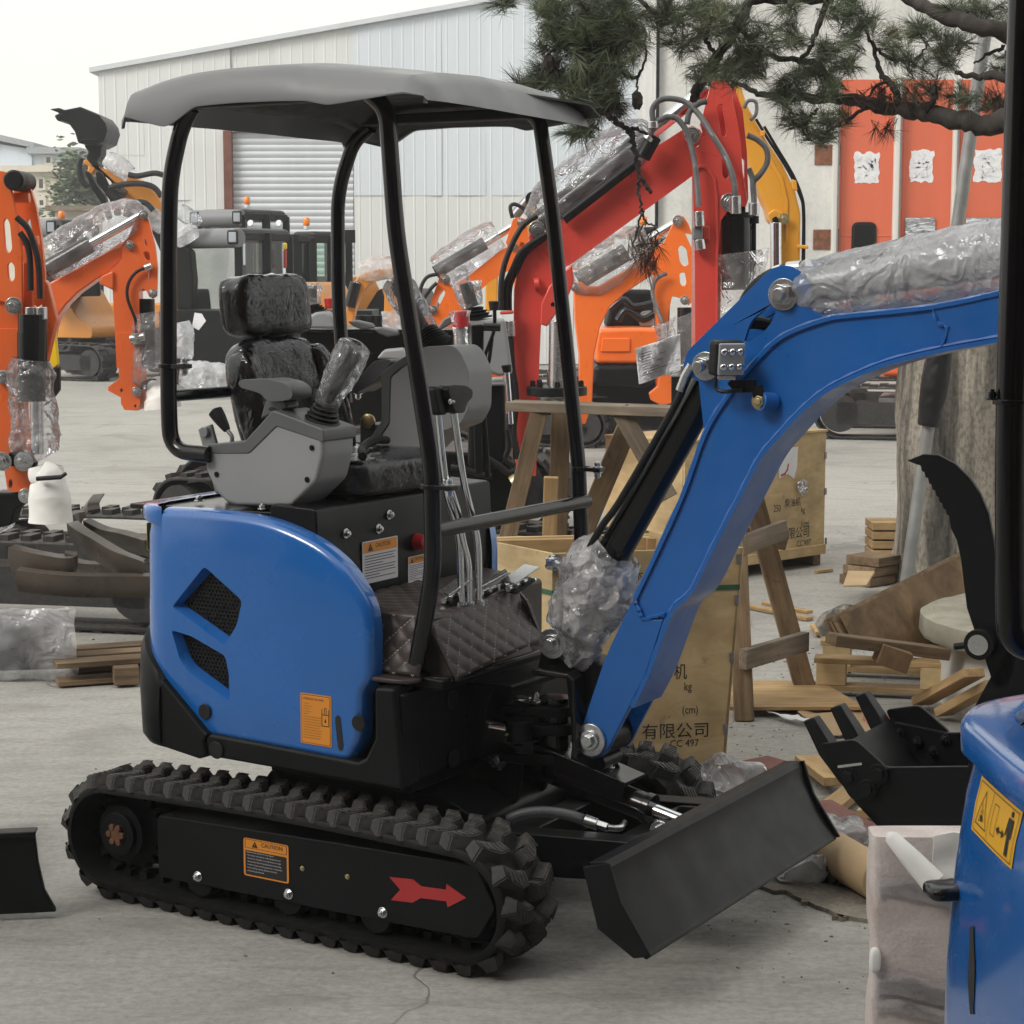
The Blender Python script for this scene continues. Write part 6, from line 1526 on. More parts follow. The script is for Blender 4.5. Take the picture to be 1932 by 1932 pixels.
q0, q1 = z('N', (1060, 1500), (1235, 1560)); plank('wood_block', 'dark_ply', 'short dark laminated block propping the tilted plywood', at(*q0, 7.5), at(*q1, 7.5), .12, .08, cat='block')
q0, q1 = z('N', (945, 1100), (1085, 1120)); 
pa_, pb_ = gnd(*z('N', (940, 1125))[0]), gnd(*z('N', (1095, 1100))[0])
for i in range(3): plank('wood_offcut', 'old_wood', ('bottom', 'middle', 'top')[i] + ' weathered offcut of the stack at the foot of the standing stone', pa_ + Vector((.02 * i, .1, .03 + .055 * i)), pb_ + Vector((.01 * i, .1, .03 + .055 * i)), .22, .05, 'offcuts stacked by the standing stone')
a_, b_ = z('N', (1060, 800), (1108, 800)); 
for i in range(5): plank('board_offcut', 'pale_wood', ('bottom', 'second', 'middle', 'fourth', 'top')[i] + ' pale board of the small stack beside the standing stone', at(1661, 0, 11.6) * Vector((1, 1, 0)) + Vector((0, 0, .03 + .055 * i)), at(1690, 0, 11.6) * Vector((1, 1, 0)) + Vector((.1, 0, .03 + .055 * i)), .25, .045, 'pale boards beside the stone')
# board lying on the ground by the trestle foot
g4 = [gnd(*q, .03) for q in z('N', (190, 1690), (720, 1695), (980, 1850), (178, 1852))]; sheet_quad('plywood_sheet', 'pale_wood', 'pale plywood sheet lying flat under the trestle feet', g4, .015)
# broken pallet
pq = [gnd(*q) for q in z('N', (690, 1765), (1450, 1800))]; pl0, pl1 = pq[0], pq[1]; dp = (pl1 - pl0).normalized(); nrm = Vector((-dp.y, dp.x, 0)); Lp = .95
pa = root('pallet', 'broken pale pine pallet lying beside the tilted plywood', 'pallet', pl0)
def pbd(nm, s0, s1, n0, zc, w, th, m_='pale_wood'): plank(nm, m_, '', pl0 + dp * s0 + nrm * n0 + Vector((0, 0, zc)), pl0 + dp * s1 + nrm * n0 + Vector((0, 0, zc)), w, th, parent=pa)
for n0 in (.05, .45): pbd('deck_board', -.01, Lp, n0, .148, .10, .022)
for n0 in (.05, .45): pbd('bottom_board', 0, Lp, n0, .035, .10, .022)
pbd('deck_board', .22, Lp + .05, .60, .178, .09, .03)
for s0 in (.0, .42, .83):
    for n0 in (.05, .45): pbd('pallet_block', s0, s0 + .12, n0, .092, .10, .09, 'plywood')
for i, (a, b) in enumerate((((1320, 1840), (1635, 1625)), ((1450, 1905), (1760, 1690)))):
    p, q = z('N', a, b); plank('leaning_plank', 'pale_wood', ('longer pale plank leaning on the planter next to the pallet', 'pale plank leaning on the planter above the bucket')[i], gnd(*p) + Vector((0, 0, .03)), at(*q, 7.22), .085, .035, 'planks leaning on the planter')
for i, (a, b, w, m_, lb) in enumerate((((275, 1240), (655, 1320), .05, 'pale_wood', 'thin pale batten lying on the ground behind the trestle'), ((385, 1245), (655, 1300), .045, 'pale_wood', 'second thin batten lying across the first one behind the trestle'), ((690, 1035), (785, 1025), .03, 'pale_wood', 'short sliver of wood lying before the closed crate'))):
    p, q = z('N', a, b); plank('batten', m_, lb, gnd(*p) + Vector((0, 0, .012 + .018 * (i == 1))), gnd(*q) + Vector((0, 0, .012 + .018 * (i == 1))), w, .018, cat='batten')
g4 = [gnd(*q, .012) for q in z('N', (655, 1360), (745, 1350), (760, 1400), (690, 1408))]; sheet_quad('board_scrap', 'pale_wood', 'small pale scrap of board left of the tilted plywood', g4, .02)
g4 = [gnd(*q, .012) for q in z('N', (880, 1135), (1040, 1140), (990, 1225), (850, 1230))]; sheet_quad('cardboard_box', 'carpet_tube', 'flat tan cardboard piece before the standing stone', [p + Vector((0, 0, .1)) for p in g4], .01)
bo0 = gnd(*z('N', (950, 1540))[0]); t = MB(); t.ell((0, 0, .07), (.14, .11, .11), 20, 14); crumple(t, .03, 9, 6); o = t.build('rock', 'stone', None, angle=50); o.location = bo0 + Vector((0, .3, 0)); tag(o, 'small grey rock on the ground under the tilted plywood', 'rock')
# flattened cardboard and scraps beyond the bucket
def crumpled_sheet(name, mat_, label, cat, quad, amp, seed, n=16, zoff=.012, curl=0):
    P4 = [Vector(p) for p in quad]; c = sum(P4, Vector()) / 4; rows = []
    for j in range(n + 1):
        r_ = []
        for i in range(n + 1):
            a, b = i / n, j / n; p = P4[0].lerp(P4[1], a).lerp(P4[3].lerp(P4[2], a), b); h = abs(noise.noise(Vector((p.x * 6 + seed, p.y * 6, seed)))) * amp + abs(noise.noise(Vector((p.x * 17 + seed, p.y * 17, seed)))) * amp * .5
            h += curl * max(0, (.3 - a)) ** 2; r_.append(p - c + Vector((noise.noise(p * 9) * .02, noise.noise(p * 8 + Vector((5, 5, 5))) * .02, h + zoff)))
        rows.append(r_)
    t = MB(); t.grid(rows); o = t.build(name, mat_, None, solid=.003, angle=30); o.location = c; return tag(o, label, cat)
crumpled_sheet('cardboard_sheet', 'carpet_tube', 'flattened tan cardboard lying behind the bucket teeth', 'cardboard', [gnd(*q) for q in z('O', (520, 275), (930, 235), (980, 370), (690, 395))], .03, 3)
crumpled_sheet('paper_sheet', 'paper', 'pale crumpled wrapping paper beside the flattened cardboard', 'paper', [gnd(*q) for q in z('O', (318, 268), (520, 300), (640, 350), (560, 330))], .04, 5)
crumpled_sheet('red_sheet', 'fire_red', 'faded red plastic scrap behind the bucket teeth', 'scrap', [gnd(*q) for q in z('O', (870, 260), (1080, 300), (1120, 372), (900, 330))], .03, 8)
for (a, b, w, lb) in (((585, 560), (745, 700), .10, 'pale plank on the rubble just behind the blade'), ((690, 845), (870, 715), .07, 'pale plank lying below the bucket side'), ((860, 850), (965, 860), .08, 'short plank end showing below the bucket')):
    p, q = z('O', a, b); plank('scrap_plank', 'pale_wood', lb, gnd(*p) + Vector((0, 0, .04)), gnd(*q) + Vector((0, 0, .05)), w, .03)
p, q = z('O', (640, 765), (1010, 975)); plank('maroon_board', 'maroon_wood', 'maroon painted board lying below the bucket', gnd(*p, .08), gnd(*q, .08), .09, .05)
p, q = z('O', (600, 935), (985, 1160)); t = MB(); a_, b_ = gnd(*p, .075), gnd(*q, .075); c = (a_ + b_) / 2; t.cyl(a_ - c, b_ - c, .062, n=32); o = t.build('cardboard_tube', 'carpet_tube', None, bevel=.004); o.location = c; tag(o, 'thick tan cardboard tube lying behind the wrapped parcel', 'tube')
p, q = z('O', (140, 592), (440, 530)); plank('edge_board', 'maroon_wood', 'dark edged board lying beside the open crate base', gnd(*p, .02), gnd(*q, .02), .14, .04)
def heap(name, mat_, label, cat, uv, r, seed, amp=.05, freq=9, n=(70, 40)):
    c = gnd(*uv); t = MB(); t.ell((0, 0, r[2] * .35), r, *n); crumple(t, amp, freq, seed); t.v = [Vector((v.x, v.y, max(v.z, .004 + .002 * abs(v.x)))) for v in t.v]; o = t.build(name, mat_, None, angle=22); o.location = c; return tag(o, label, cat)
heap('plastic_heap', 'film_milky', 'crumpled clear plastic film heaped under the blade end', 'plastic film', z('O', (640, 1100))[0], (.20, .16, .10), 4); heap('plastic_heap', 'film_milky', 'small crumpled clear film beside the edge board', 'plastic film', z('O', (190, 650))[0], (.11, .12, .06), 6)
heap('dark_rag', 'dark_cloth', 'dark green rag lying against the wrapped parcel', 'rag', z('O', (850, 1190))[0], (.10, .07, .06), 8, .035, 12, (40, 24)); heap('dark_lump', 'dark_cloth', 'tiny black lump of dirt before the plastic film', 'lump', z('O', (668, 1185))[0], (.012, .010, .010), 9, .004, 60, (14, 8))
p = [gnd(*q, .006) for q in z('O', (640, 1200), (760, 1235), (890, 1268))]; t = MB(); t.tube(spl(p, 5), .0035, 6); o = t.build('straw', 'carpet_tube', None); tag(o, 'thin straw lying before the dark rag', 'straw')

# felt-wrapped parcel in the right foreground
PX0 = at(1652, 1580, 4.05); wp = root('wrapped_parcel', 'tall parcel wrapped in dirty pink felt and clear film', 'parcel', (PX0.x, 4.05, 0)); zt = PX0.z
t = MB(); rows = []; n = 18; W_, D_ = .52, .09
for i in range(n + 1):
    r_ = []; zq = .0 + zt * i / n
    for k in range(64):
        s = k / 64 * 4; sd = int(s); f_ = s - sd; cs = [(f_ * W_, 0), (W_, f_ * D_), (W_ - f_ * W_, D_), (0, D_ - f_ * D_)][sd]
        p = Vector((cs[0], cs[1], zq)); rr = 1.0; cx_, cy_ = W_ / 2, D_ / 2; q = Vector((p.x - cx_, p.y - cy_)); e = 1 - .05 * (abs(q.x) / cx_) ** 8 * (abs(q.y) / cy_) ** 8
        b = .010 * noise.noise(p * 7) + .004 * noise.noise(p * 25)
        r_.append(Vector((cx_ + q.x * e * (1 + b * 4), cy_ + q.y * e * (1 + b * 4), zq)))
    rows.append(r_)
t.grid(rows, close=True); tp = [Vector((v.x, v.y, v.z)) for v in rows[-1]]; t.add(tp, [tuple(range(64))]); t.build('felt_cover', 'felt_wrap', wp, angle=50, bevel=.012, seg=3)
# curled foam flap over the top corner
rows = []
for i in range(15):
    a = i / 14; th = a * 4.4; rr = .052 * (1 - .35 * a); x = .045 + .05 * a + .0
    rows.append([Vector((.03 + k / 10 * .02 + (math.sin(th) * rr + .10 * a) , -.012 - .05 * (1 - math.cos(th)) * .55 + .02 * k / 10, zt + .004 - .02 * k / 10 * 0 - (k / 10) * .0 - rr * (1 - math.cos(th)) * 1.1 - .10 * a * (k / 10))) for k in range(11)])
t = MB(); pts = []; n = 20
for i in range(n + 1):
    a = i / n; th = -.3 + a * 5.0; r_ = .030 - .010 * a
    pts.append((r_ * math.cos(th), r_ * math.sin(th)))
ax0, ax1 = Vector((.03, -.012, zt + .004)), Vector((.115, -.045, zt - .085)); dA = (ax1 - ax0).normalized(); sA = dA.orthogonal().normalized(); uA = dA.cross(sA)
t.lathe(ax0, dA, [(.004, -.01), (.017, 0), (.022, (ax1 - ax0).length * .5), (.027, (ax1 - ax0).length), (.019, (ax1 - ax0).length), (.018, (ax1 - ax0).length - .03)], 24); crumple(t, .004, 25, 2, False); t.build('foam_roll', 'foam_white', wp, angle=60)
t = MB(); rows = [[Vector((.12 + .40 * i / 10, -.010 - .006 * math.sin(i + j) , zt + .006 - .10 * j / 6 + .01 * math.sin(i * 1.3))) for i in range(11)] for j in range(7)]; t.grid(rows); t.build('foam_flap', 'foam_white', wp, solid=.004, angle=60)
for zc, hh in ((zt * .40, .05), (zt * .31, .03), (zt * .80, .04)):
    t = MB(); rows = []
    for j in range(4):
        r_ = []
        for k in range(41):
            s = k / 40 * 2.0; px, py = (s * W_, -.010) if s <= 1 else (W_ + .01, (s - 1) * D_)
            r_.append(Vector((px, py + .004 * math.sin(k * 1.7 + j), zc + hh * (j / 3 - .5) - .05 * s + .008 * math.sin(k * .8))))
        rows.append(r_)
    t.grid(rows); t.build('film_band', 'film', wp, angle=30)
t = MB(); t.sup((.004, -.004, zt * .50), (.012, .012, .028), .7, .7, 20, 12); t.build('foam_patch', 'foam_white', wp, angle=180)
# ------------------------------------------------------------------ the other machines standing about the yard
class Mach:
    """one machine: a root on the ground, parts read off at their own distance"""
    def __init__(s, name, label, cat, Y, x=None, group=None):
        s.Y = Y; s.o = Vector((x or 0, Y, 0)); s.r = thing(name, label, cat, None, group, s.o)
    def fin(s, t, nm, m_, bevel=.0, parent=None, angle=38, smooth=True, solid=0, kind=None):
        t.v = [v - s.o for v in t.v]; return t.build(nm, m_, parent or s.r, bevel=bevel, angle=angle, smooth=smooth, solid=solid, kind=kind)
    def slab(s, nm, m_, k, pts, dY=0.0, th=.2, holes=(), bevel=.008, parent=None, f=.0):
        Y = s.Y + dY; pl = [at(*q, Y) for q in z(k, *pts)]; poly = [(p.x, p.z) for p in pl]
        if f: poly = fil(poly, f, 3)
        hs_ = [[(p.x, p.z) for p in (at(*q, Y) for q in z(k, *h))] for h in holes]
        if hs_: hs_ = [fil(h, .02, 3) for h in hs_]
        t = MB(); t.prism(poly, 'xz', Y, Y + th, holes=hs_); return s.fin(t, nm, m_, bevel, parent)
    def P(s, k, p, dY=0.0): return at(*z(k, p)[0], s.Y + dY)
    def rod(s, nm, m_, k, a, b, r, dY=0.0, parent=None, n=18):
        t = MB(); t.cyl(s.P(k, a, dY), s.P(k, b, dY), r, n=n); return s.fin(t, nm, m_, .003, parent)
    def hose(s, nm, m_, k, pts, r, dY=0.0, parent=None, ring=False):
        P_ = spl([s.P(k, p, dY) for p in pts], 8); t = MB(); r *= .62
        if ring:
            Q = []; rr = []
            for i in range(len(P_) - 1):
                for j in range(4): Q.append(P_[i].lerp(P_[i + 1], j / 4)); rr.append(r * (1.12 if j % 2 else .92))
            t.tube(Q, r, 10, rad=rr)
        else: t.tube(P_, r, 10)
        return s.fin(t, nm, m_, 0, parent, 70)
    def film(s, k, pts, rads, dY=0.0, m_='film_milky', amp=.02, freq=7, seed=1, parent=None, nm='film_wrap'):
        t = film_tube([s.P(k, p, dY) for p in pts], rads, 44, 8, amp, freq, seed); return s.fin(t, nm, m_, 0, parent, 12)
    def pin(s, k, p, r, dY=0.0, parent=None):
        q = s.P(k, p, dY) - s.o; r *= .55; return pin(parent or s.r, q, (0, -1, 0), r, ln=r * 1.3)
    def box(s, nm, m_, c, d, bevel=.01, rot=0, parent=None):
        t = MB(); t.box(c, d, Matrix.Rotation(R(rot), 3, 'Z')); return s.fin(t, nm, m_, bevel, parent)
def simple_track(M_, c, L_, H_, W_, yaw, nm='crawler_track'):
    """belt with blocks in one mesh, for machines too far off to show each block"""
    r_ = H_ / 2; pts, tot = loop_path(-L_ / 2 + r_, L_ / 2 - r_, r_, r_, r_ - .03, r_ - .03, 120); t = belt_mesh(pts, -W_ / 2, W_ / 2, .02)
    for i in range(0, 120, 2):
        a, c_ = pts[i - 1], pts[(i + 1) % 120]; tt = (c_ - a).normalized(); nn = Vector((-tt.y, tt.x)); X, Z2 = Vector((tt.x, 0, tt.y)), Vector((nn.x, 0, nn.y)); mm = Matrix((X, Vector((0, 1, 0)), Z2)).transposed()
        s_ = W_ * .24 * (1 if (i // 2) % 2 else -1); t.box(Vector((pts[i].x, s_, pts[i].y)) + Z2 * .03, (.05 * L_ / 1.5, W_ * .46, .035), mm)
    t.box((0, 0, r_), (L_ - H_ * .9, W_ * .9, H_ * .42)); t.cyl((-L_ / 2 + r_, -W_ * .45, r_), (-L_ / 2 + r_, W_ * .45, r_), r_ * .72, n=24); t.cyl((L_ / 2 - r_, -W_ * .45, r_), (L_ / 2 - r_, W_ * .45, r_), r_ * .72, n=24)
    t.move(Matrix.Translation(c) @ Matrix.Rotation(R(yaw), 4, 'Z')); return M_.fin(t, nm, 'rubber', 0, None, 30)
def under(M_, c, yaw, L_=1.7, H_=.45, W_=.26, gauge=1.1, body=None, mat_='orange_paint', bh=.75):
    """tracks, turntable and a plain body below the visible boom"""
    c = Vector(c); d = Vector((math.cos(R(yaw)), math.sin(R(yaw)), 0)); n = Vector((-d.y, d.x, 0))
    for sg in (-1, 1): simple_track(M_, c + n * gauge / 2 * sg, L_, H_, W_, yaw)
    t = MB(); t.box(c + Vector((0, 0, H_ * .6)), (L_ * .4, gauge, .2), Matrix.Rotation(R(yaw), 3, 'Z')); t.cyl(c + Vector((0, 0, H_ * .7)), c + Vector((0, 0, H_ + .08)), .32, n=32); M_.fin(t, 'undercarriage', 'black_satin', .01)
    if body:
        t = MB(); prof = fil([(-.95, H_ + .08), (.55, H_ + .08), (.55, H_ + .25), (.2, H_ + bh * .5), (-.1, H_ + bh), (-.8, H_ + bh), (-1.0, H_ + bh * .6)], .08, 4); t.prism(prof, 'xz', -.5, .5); t.move(Matrix.Translation(c) @ Matrix.Rotation(R(yaw), 4, 'Z')); M_.fin(t, 'body', mat_, .02)

# near left orange machine: arm hanging at the picture edge, blade in film, track
m = Mach('mini_excavator', 'orange mini excavator with film-wrapped blade, its slotted arm hanging', 'excavator', 8.5, -2.0)
m.slab('arm_plate', 'orange_paint', 'B', [(-60, 505), (0, 513), (40, 520), (72, 620), (130, 900), (155, 1100), (160, 1480), (125, 1545), (80, 1500), (40, 1465), (-60, 1440)], 0, .03, [[(20, 880), (45, 850), (70, 890), (88, 1080), (62, 1115), (35, 1080)], [(52, 1190), (75, 1170), (105, 1200), (108, 1290), (85, 1320), (58, 1290)]], .006)
m.slab('arm_plate', 'orange_paint', 'B', [(130, 520), (170, 515), (205, 590), (262, 780), (300, 1000), (325, 1250), (322, 1470), (270, 1500), (200, 1440), (170, 1430), (165, 1100), (130, 860), (95, 680)], .14, .03, [[(190, 880), (215, 850), (235, 960), (225, 990)]], .006)
t = MB(); a = m.P('B', (95, 580), -.03); t.cyl(a, a + Vector((0, .24, 0)), .044, n=28); m.fin(t, 'roller', 'black_plastic', .01)
for p in ((150, 710), (215, 1020)): m.rod('spacer_bar', 'orange_paint', 'B', (p[0] - 60, p[1]), (p[0] + 65, p[1]), .022, .08)
m.slab('arm', 'orange_paint', 'B', [(-60, 1440), (150, 1440), (170, 1940), (-60, 1940)], .02, .16); m.slab('arm_web', 'orange_paint', 'B', [(165, 1170), (235, 1190), (240, 1560), (165, 1560)], .06, .04)
m.slab('arm_lower', 'orange_paint', 'C', [(-80, -40), (190, -40), (200, 300), (160, 620), (190, 1000), (230, 1080), (290, 1310), (100, 1315), (60, 1290), (30, 1100), (-80, 1080)], .012, .16, [[(70, 1225), (90, 1200), (108, 1240), (95, 1285), (75, 1280)]], .01)
m.slab('arm_rail', 'orange_paint', 'B', [(325, 1300), (350, 1340), (410, 1590), (330, 1940), (285, 1940), (300, 1500)], .10, .06)
m.rod('arm_cylinder', 'black_gloss', 'B', (235, 1550), (235, 1940), .062, -.02); m.rod('arm_cylinder', 'black_gloss', 'C', (258, -10), (262, 560), .060, -.02); m.rod('cylinder_rod', 'chrome', 'C', (300, 420), (310, 1000), .028, -.02)
m.film('C', [(265, 215), (255, 330), (250, 500), (280, 640), (290, 780), (300, 900), (370, 1030)], [.075, .10, .09, .092, .095, .11, .06], -.04, 'film', .024, 14, 5)
m.slab('yellow_guard', 'pure_yellow', 'C', [(415, -20), (455, -20), (480, 260), (440, 290), (395, 240), (385, 120)], .5, .04, (), .004); m.slab('guard_foot', 'black_plastic', 'C', [(420, 280), (486, 275), (488, 470), (440, 535), (415, 520)], .5, .05, (), .006)
for hs_ in ([(120, 850), (200, 930), (250, 1060), (280, 1200), (290, 1440)], [(145, 960), (190, 1030), (215, 1140), (222, 1380)]): m.hose('hydraulic_hose', 'black_plastic', 'B', hs_, .022, -.02)
for p in ((222, 1500), (298, 1500)): m.rod('hose_fitting', 'zinc', 'B', p, (p[0] + 4, p[1] + 90), .026, -.03)
m.pin('B', (100, 1490), .045, -.01); m.pin('C', (195, 1062), .05, -.06); m.pin('C', (20, 1060), .05, -.06)
m.slab('link', 'black_satin', 'C', [(30, 1100), (60, 990), (150, 970), (240, 1010), (300, 1080), (280, 1120), (100, 1100)], -.05, .05, (), .01, None, .02); m.slab('clamp', 'steel_grey', 'C', [(-20, 305), (55, 305), (55, 420), (-20, 420)], -.02, .04)
m.pin('C', (20, 358), .03, -.03)
t = film_tube([m.P('C', p, -.10) for p in ((310, 1100), (330, 1160), (390, 1200), (410, 1350), (415, 1470), (418, 1560))], [.03, .05, .066, .085, .088, .092], 30, 8, .010, 9, 4); m.fin(t, 'foam_sleeve', 'foam_white', 0, None, 60)
t = film_tube([m.P('C', p, -.08) for p in ((450, 1090), (440, 1160), (420, 1210))], [.035, .045, .04], 24, 8, .008, 9, 6); m.fin(t, 'foam_sleeve', 'foam_white', 0, None, 60); m.rod('cable_tie', 'black_plastic', 'C', (300, 1205), (510, 1190), .010, -.20); m.rod('cable_tie', 'black_plastic', 'C', (500, 1192), (550, 1158), .008, -.22)
m.slab('quick_hitch', 'black_satin', 'C', [(-60, 1320), (150, 1320), (210, 1400), (120, 1470), (90, 1590), (-60, 1620)], .05, .14, (), .01); m.pin('C', (215, 1345), .04, -.04); m.slab('hitch_ear', 'orange_paint', 'C', [(160, 1310), (240, 1310), (255, 1370), (200, 1400)], -.02, .05)
c = gnd(-30, 1185); c = Vector((-2.42, 9.75, 0)); simple_track(m, Vector((-2.33, 9.55, 0)), 1.6, .44, .26, -12); simple_track(m, Vector((-2.15, 10.6, 0)), 1.6, .44, .26, -12)
t = MB(); t.prism(fil([(-.95, .53), (.45, .53), (.45, .70), (.2, .9), (-.1, 1.15), (-.8, 1.15), (-1.0, .9)], .1, 5), 'xz', -.48, .48); t.move(Matrix.Translation((-3.75, 10.4, 0)) @ Matrix.Rotation(R(-12), 4, 'Z')); m.fin(t, 'body', 'orange_paint', .03)
a, b = gnd(-60, 1255), gnd(160, 1262); t = MB(); t.prism([(-2.5, .03), (b.x, .05), (b.x - .02, .30), (-2.5, .26)], 'xz', 8.25, 8.30); bo2 = m.fin(t, 'dozer_blade', 'black_satin', .006)
t = MB(); rows = []
for j in range(14):
    r_ = []
    for i in range(40):
        aa, bb = i / 39, j / 13; p = Vector((-2.5 + (b.x + .03 + 2.5) * aa, 8.215 - .03 * math.sin(3.1 * bb), .01 + .31 * bb)); nn = noise.noise_vector(p * 11); r_.append(p + nn * .018)
    rows.append(r_)
t.grid(rows); m.fin(t, 'blade_film', 'film_milky', 0, bo2, 22)
t = MB(); t.ell((-2.36, 8.7, .66), (.16, .12, .07), 40, 20); crumple(t, .03, 10, 3); m.fin(t, 'film_bundle', 'film_milky', 0, None, 22)

# brown rubber fenders heaped on a pallet at the left
pe = gnd(215, 1292); pe2 = gnd(285, 1262); pt_ = root('pallet', 'dirty old timber pallet under the brown rubber fenders', 'pallet', (pe.x - .05, pe.y, 0))
for i, (yy, zc) in enumerate(((0, .10), (.16, .10), (.32, .10), (.02, .02), (.30, .02))): plank('deck_board', 'old_wood', '', (-1.92, 8.10 + yy, zc), (-1.45, 8.28 + yy, zc), .11, .022, parent=pt_)
for i in range(2): plank('pallet_block', 'old_wood', '', (-1.68 + .03 * i, 8.12 + .30 * i, .05), (-1.58 + .03 * i, 8.15 + .30 * i, .05), .10, .075, parent=pt_)
def fender(label, path, width, lean, seed):
    """thin flanged strip bent along a path"""
    P_ = spl(path, 8); t = MB(); rows = []; width *= .72
    for i, p in enumerate(P_):
        d = (P_[min(i + 1, len(P_) - 1)] - P_[max(i - 1, 0)]).normalized(); s_ = d.cross(Vector((0, 0, 1))).normalized(); u_ = (Vector((0, 0, 1)) * math.cos(lean) + s_ * math.sin(lean))
        rows.append([p, p + u_ * width * .5 + s_ * .012, p + u_ * width, p + u_ * width + s_ * .05 * -1 + u_ * .006])
    t.grid(rows); o = t.build('rubber_fender', 'olive_rubber', None, solid=.006, angle=35); tag(o, label, 'fender', 'brown rubber fenders heaped on the pallet')
    return o
def hp_(*pts): return [at(*q, Y) + Vector((0, 0, 0)) for (q, Y) in pts]
def C1(x, y): return z('C', (x, y))[0]
fender('brown rubber fender strip standing on end at the back of the heap', hp_((C1(700, 1470), 8.9), (C1(650, 1560), 8.8), (C1(680, 1650), 8.75), (C1(740, 1690), 8.9)), .12, -.5, 1)
fender('long brown rubber fender sweeping to the blue hood, topmost of the heap', hp_((C1(750, 1690), 8.9), (C1(900, 1760), 8.85), (C1(1080, 1800), 8.75), (C1(1280, 1860), 8.6)), .13, .55, 2)
fender('brown slotted rubber fender in front of the topmost one', hp_((C1(630, 1760), 8.6), (C1(720, 1830), 8.5), (C1(850, 1910), 8.45), (C1(1020, 2010), 8.4), (C1(1200, 2080), 8.4)), .15, .35, 3)
fender('dark brown rubber fender low in the heap curving to the left', hp_((C1(100, 1960), 8.45), (C1(300, 2010), 8.40), (C1(560, 2050), 8.38), (C1(600, 2000), 8.42)), .14, .2, 4)
fender('dark brown rubber fender lying lowest across the pallet', hp_((C1(160, 2130), 8.35), (C1(400, 2160), 8.32), (C1(700, 2180), 8.32), (C1(1250, 2180), 8.36)), .13, .3, 5)
fender('flattened brown fender under the slotted one', hp_((C1(250, 1990), 8.7), (C1(500, 1930), 8.8), (C1(760, 1990), 8.75), (C1(1240, 2000), 8.6)), .10, .8, 6)

# second orange machine: folded arm hanging, film on its cylinder
m = Mach('mini_excavator', 'orange mini excavator with its arm hanging folded before the white cabs', 'excavator', 12.0, -2.6)
m.slab('boom', 'orange_paint', 'B', [(318, 1345), (780, 1092), (860, 1035), (940, 1005), (990, 1050), (965, 1110), (885, 1165), (840, 1200), (790, 1250), (700, 1300), (560, 1400), (480, 1480), (415, 1570), (385, 1660), (345, 1940), (300, 1940)], .03, .16, (), .012)
m.slab('arm', 'orange_paint', 'B', [(1010, 815), (1045, 800), (1080, 880), (1125, 1060), (1142, 1220), (1137, 1400), (1105, 1440), (1080, 1425), (1060, 1380), (1030, 1365), (1005, 1390), (1010, 1700), (1018, 1940), (845, 1940), (830, 1640), (815, 1375), (780, 1360), (720, 1330), (730, 1280), (780, 1250), (850, 1190), (885, 1150), (880, 1050), (930, 990)], 0, .03, [[(1040, 1015), (1055, 1005), (1072, 1060), (1045, 1050)], [(1035, 1095), (1085, 1100), (1088, 1170), (1045, 1150)], [(1075, 1240), (1090, 1230), (1092, 1295), (1075, 1300)]], .005)
m.slab('arm_plate', 'orange_paint', 'B', [(1010, 830), (1045, 815), (1115, 1060), (1130, 1220), (1125, 1400), (1060, 1380), (1005, 1390), (1010, 1940), (860, 1940), (820, 1370), (885, 1150), (930, 1000)], .17, .03, (), .005)
m.slab('arm_box', 'orange_paint', 'B', [(845, 1300), (1000, 1330), (1008, 1940), (850, 1940)], .02, .16)
m.slab('arm_foot', 'orange_paint', 'C', [(970, -10), (1168, -10), (1165, 280), (1160, 590), (1140, 640), (1030, 635), (1000, 580), (1000, 530), (960, 510), (895, 475), (895, 440), (985, 380)], -.006, .21, [[(990, 470), (1005, 450), (1022, 470), (1005, 495)], [(1108, 600), (1122, 585), (1136, 605), (1120, 620)]], .008)
m.slab('arm_bracket', 'orange_paint', 'B', [(720, 1325), (735, 1275), (820, 1240), (820, 1370), (780, 1360)], -.02, .03)
m.rod('arm_cylinder', 'black_gloss', 'B', (330, 1230), (660, 1040), .055, .09); m.rod('cylinder_rod', 'chrome', 'B', (650, 1045), (1035, 830), .028, .09)
m.film('B', [(330, 1180), (450, 1110), (600, 1020), (800, 920), (960, 845), (1040, 830)], [.10, .12, .13, .14, .11, .05], .06, 'film', .03, 7, 12)
for p in ((942, 1052), (1110, 1402), (1043, 832)): m.pin('B', p, .034, -.01)
m.hose('hydraulic_hose', 'black_plastic', 'B', [(1090, 1205), (990, 1245), (930, 1330), (925, 1440), (980, 1590), (988, 1690)], .016, -.03, None, True); m.rod('hose_fitting', 'zinc', 'B', (1100, 1200), (1050, 1218), .022, -.03)
m.rod('valve_block', 'zinc', 'B', (945, 1735), (1050, 1715), .030, -.04); m.rod('valve_body', 'steel_grey', 'B', (995, 1690), (1000, 1770), .04, -.03)
m.rod('bucket_cylinder', 'black_gloss', 'B', (1060, 1440), (1065, 1932), .052, .08); m.film('B', [(1075, 1540), (1090, 1650), (1085, 1800), (1090, 1930)], [.09, .12, .11, .12], .06, 'film', .02, 9, 14); m.film('C', [(1240, 20), (1235, 140), (1250, 300), (1300, 370)], [.11, .10, .13, .10], .06, 'film', .03, 9, 15)
m.slab('link', 'black_satin', 'C', [(1105, 480), (1130, 420), (1250, 370), (1300, 380), (1290, 410), (1180, 430), (1150, 500)], .0, .05, (), .01, None, .02); m.pin('C', (1130, 482), .036, -.02)
t = film_tube([m.P('C', p, .05) for p in ((1240, 400), (1280, 440), (1330, 520), (1345, 620))], [.04, .07, .10, .11], 26, 8, .02, 9, 4); m.fin(t, 'foam_sleeve', 'foam_white', 0, None, 60)
under(m, (-4.6, 12.9, 0), 12, body=True)
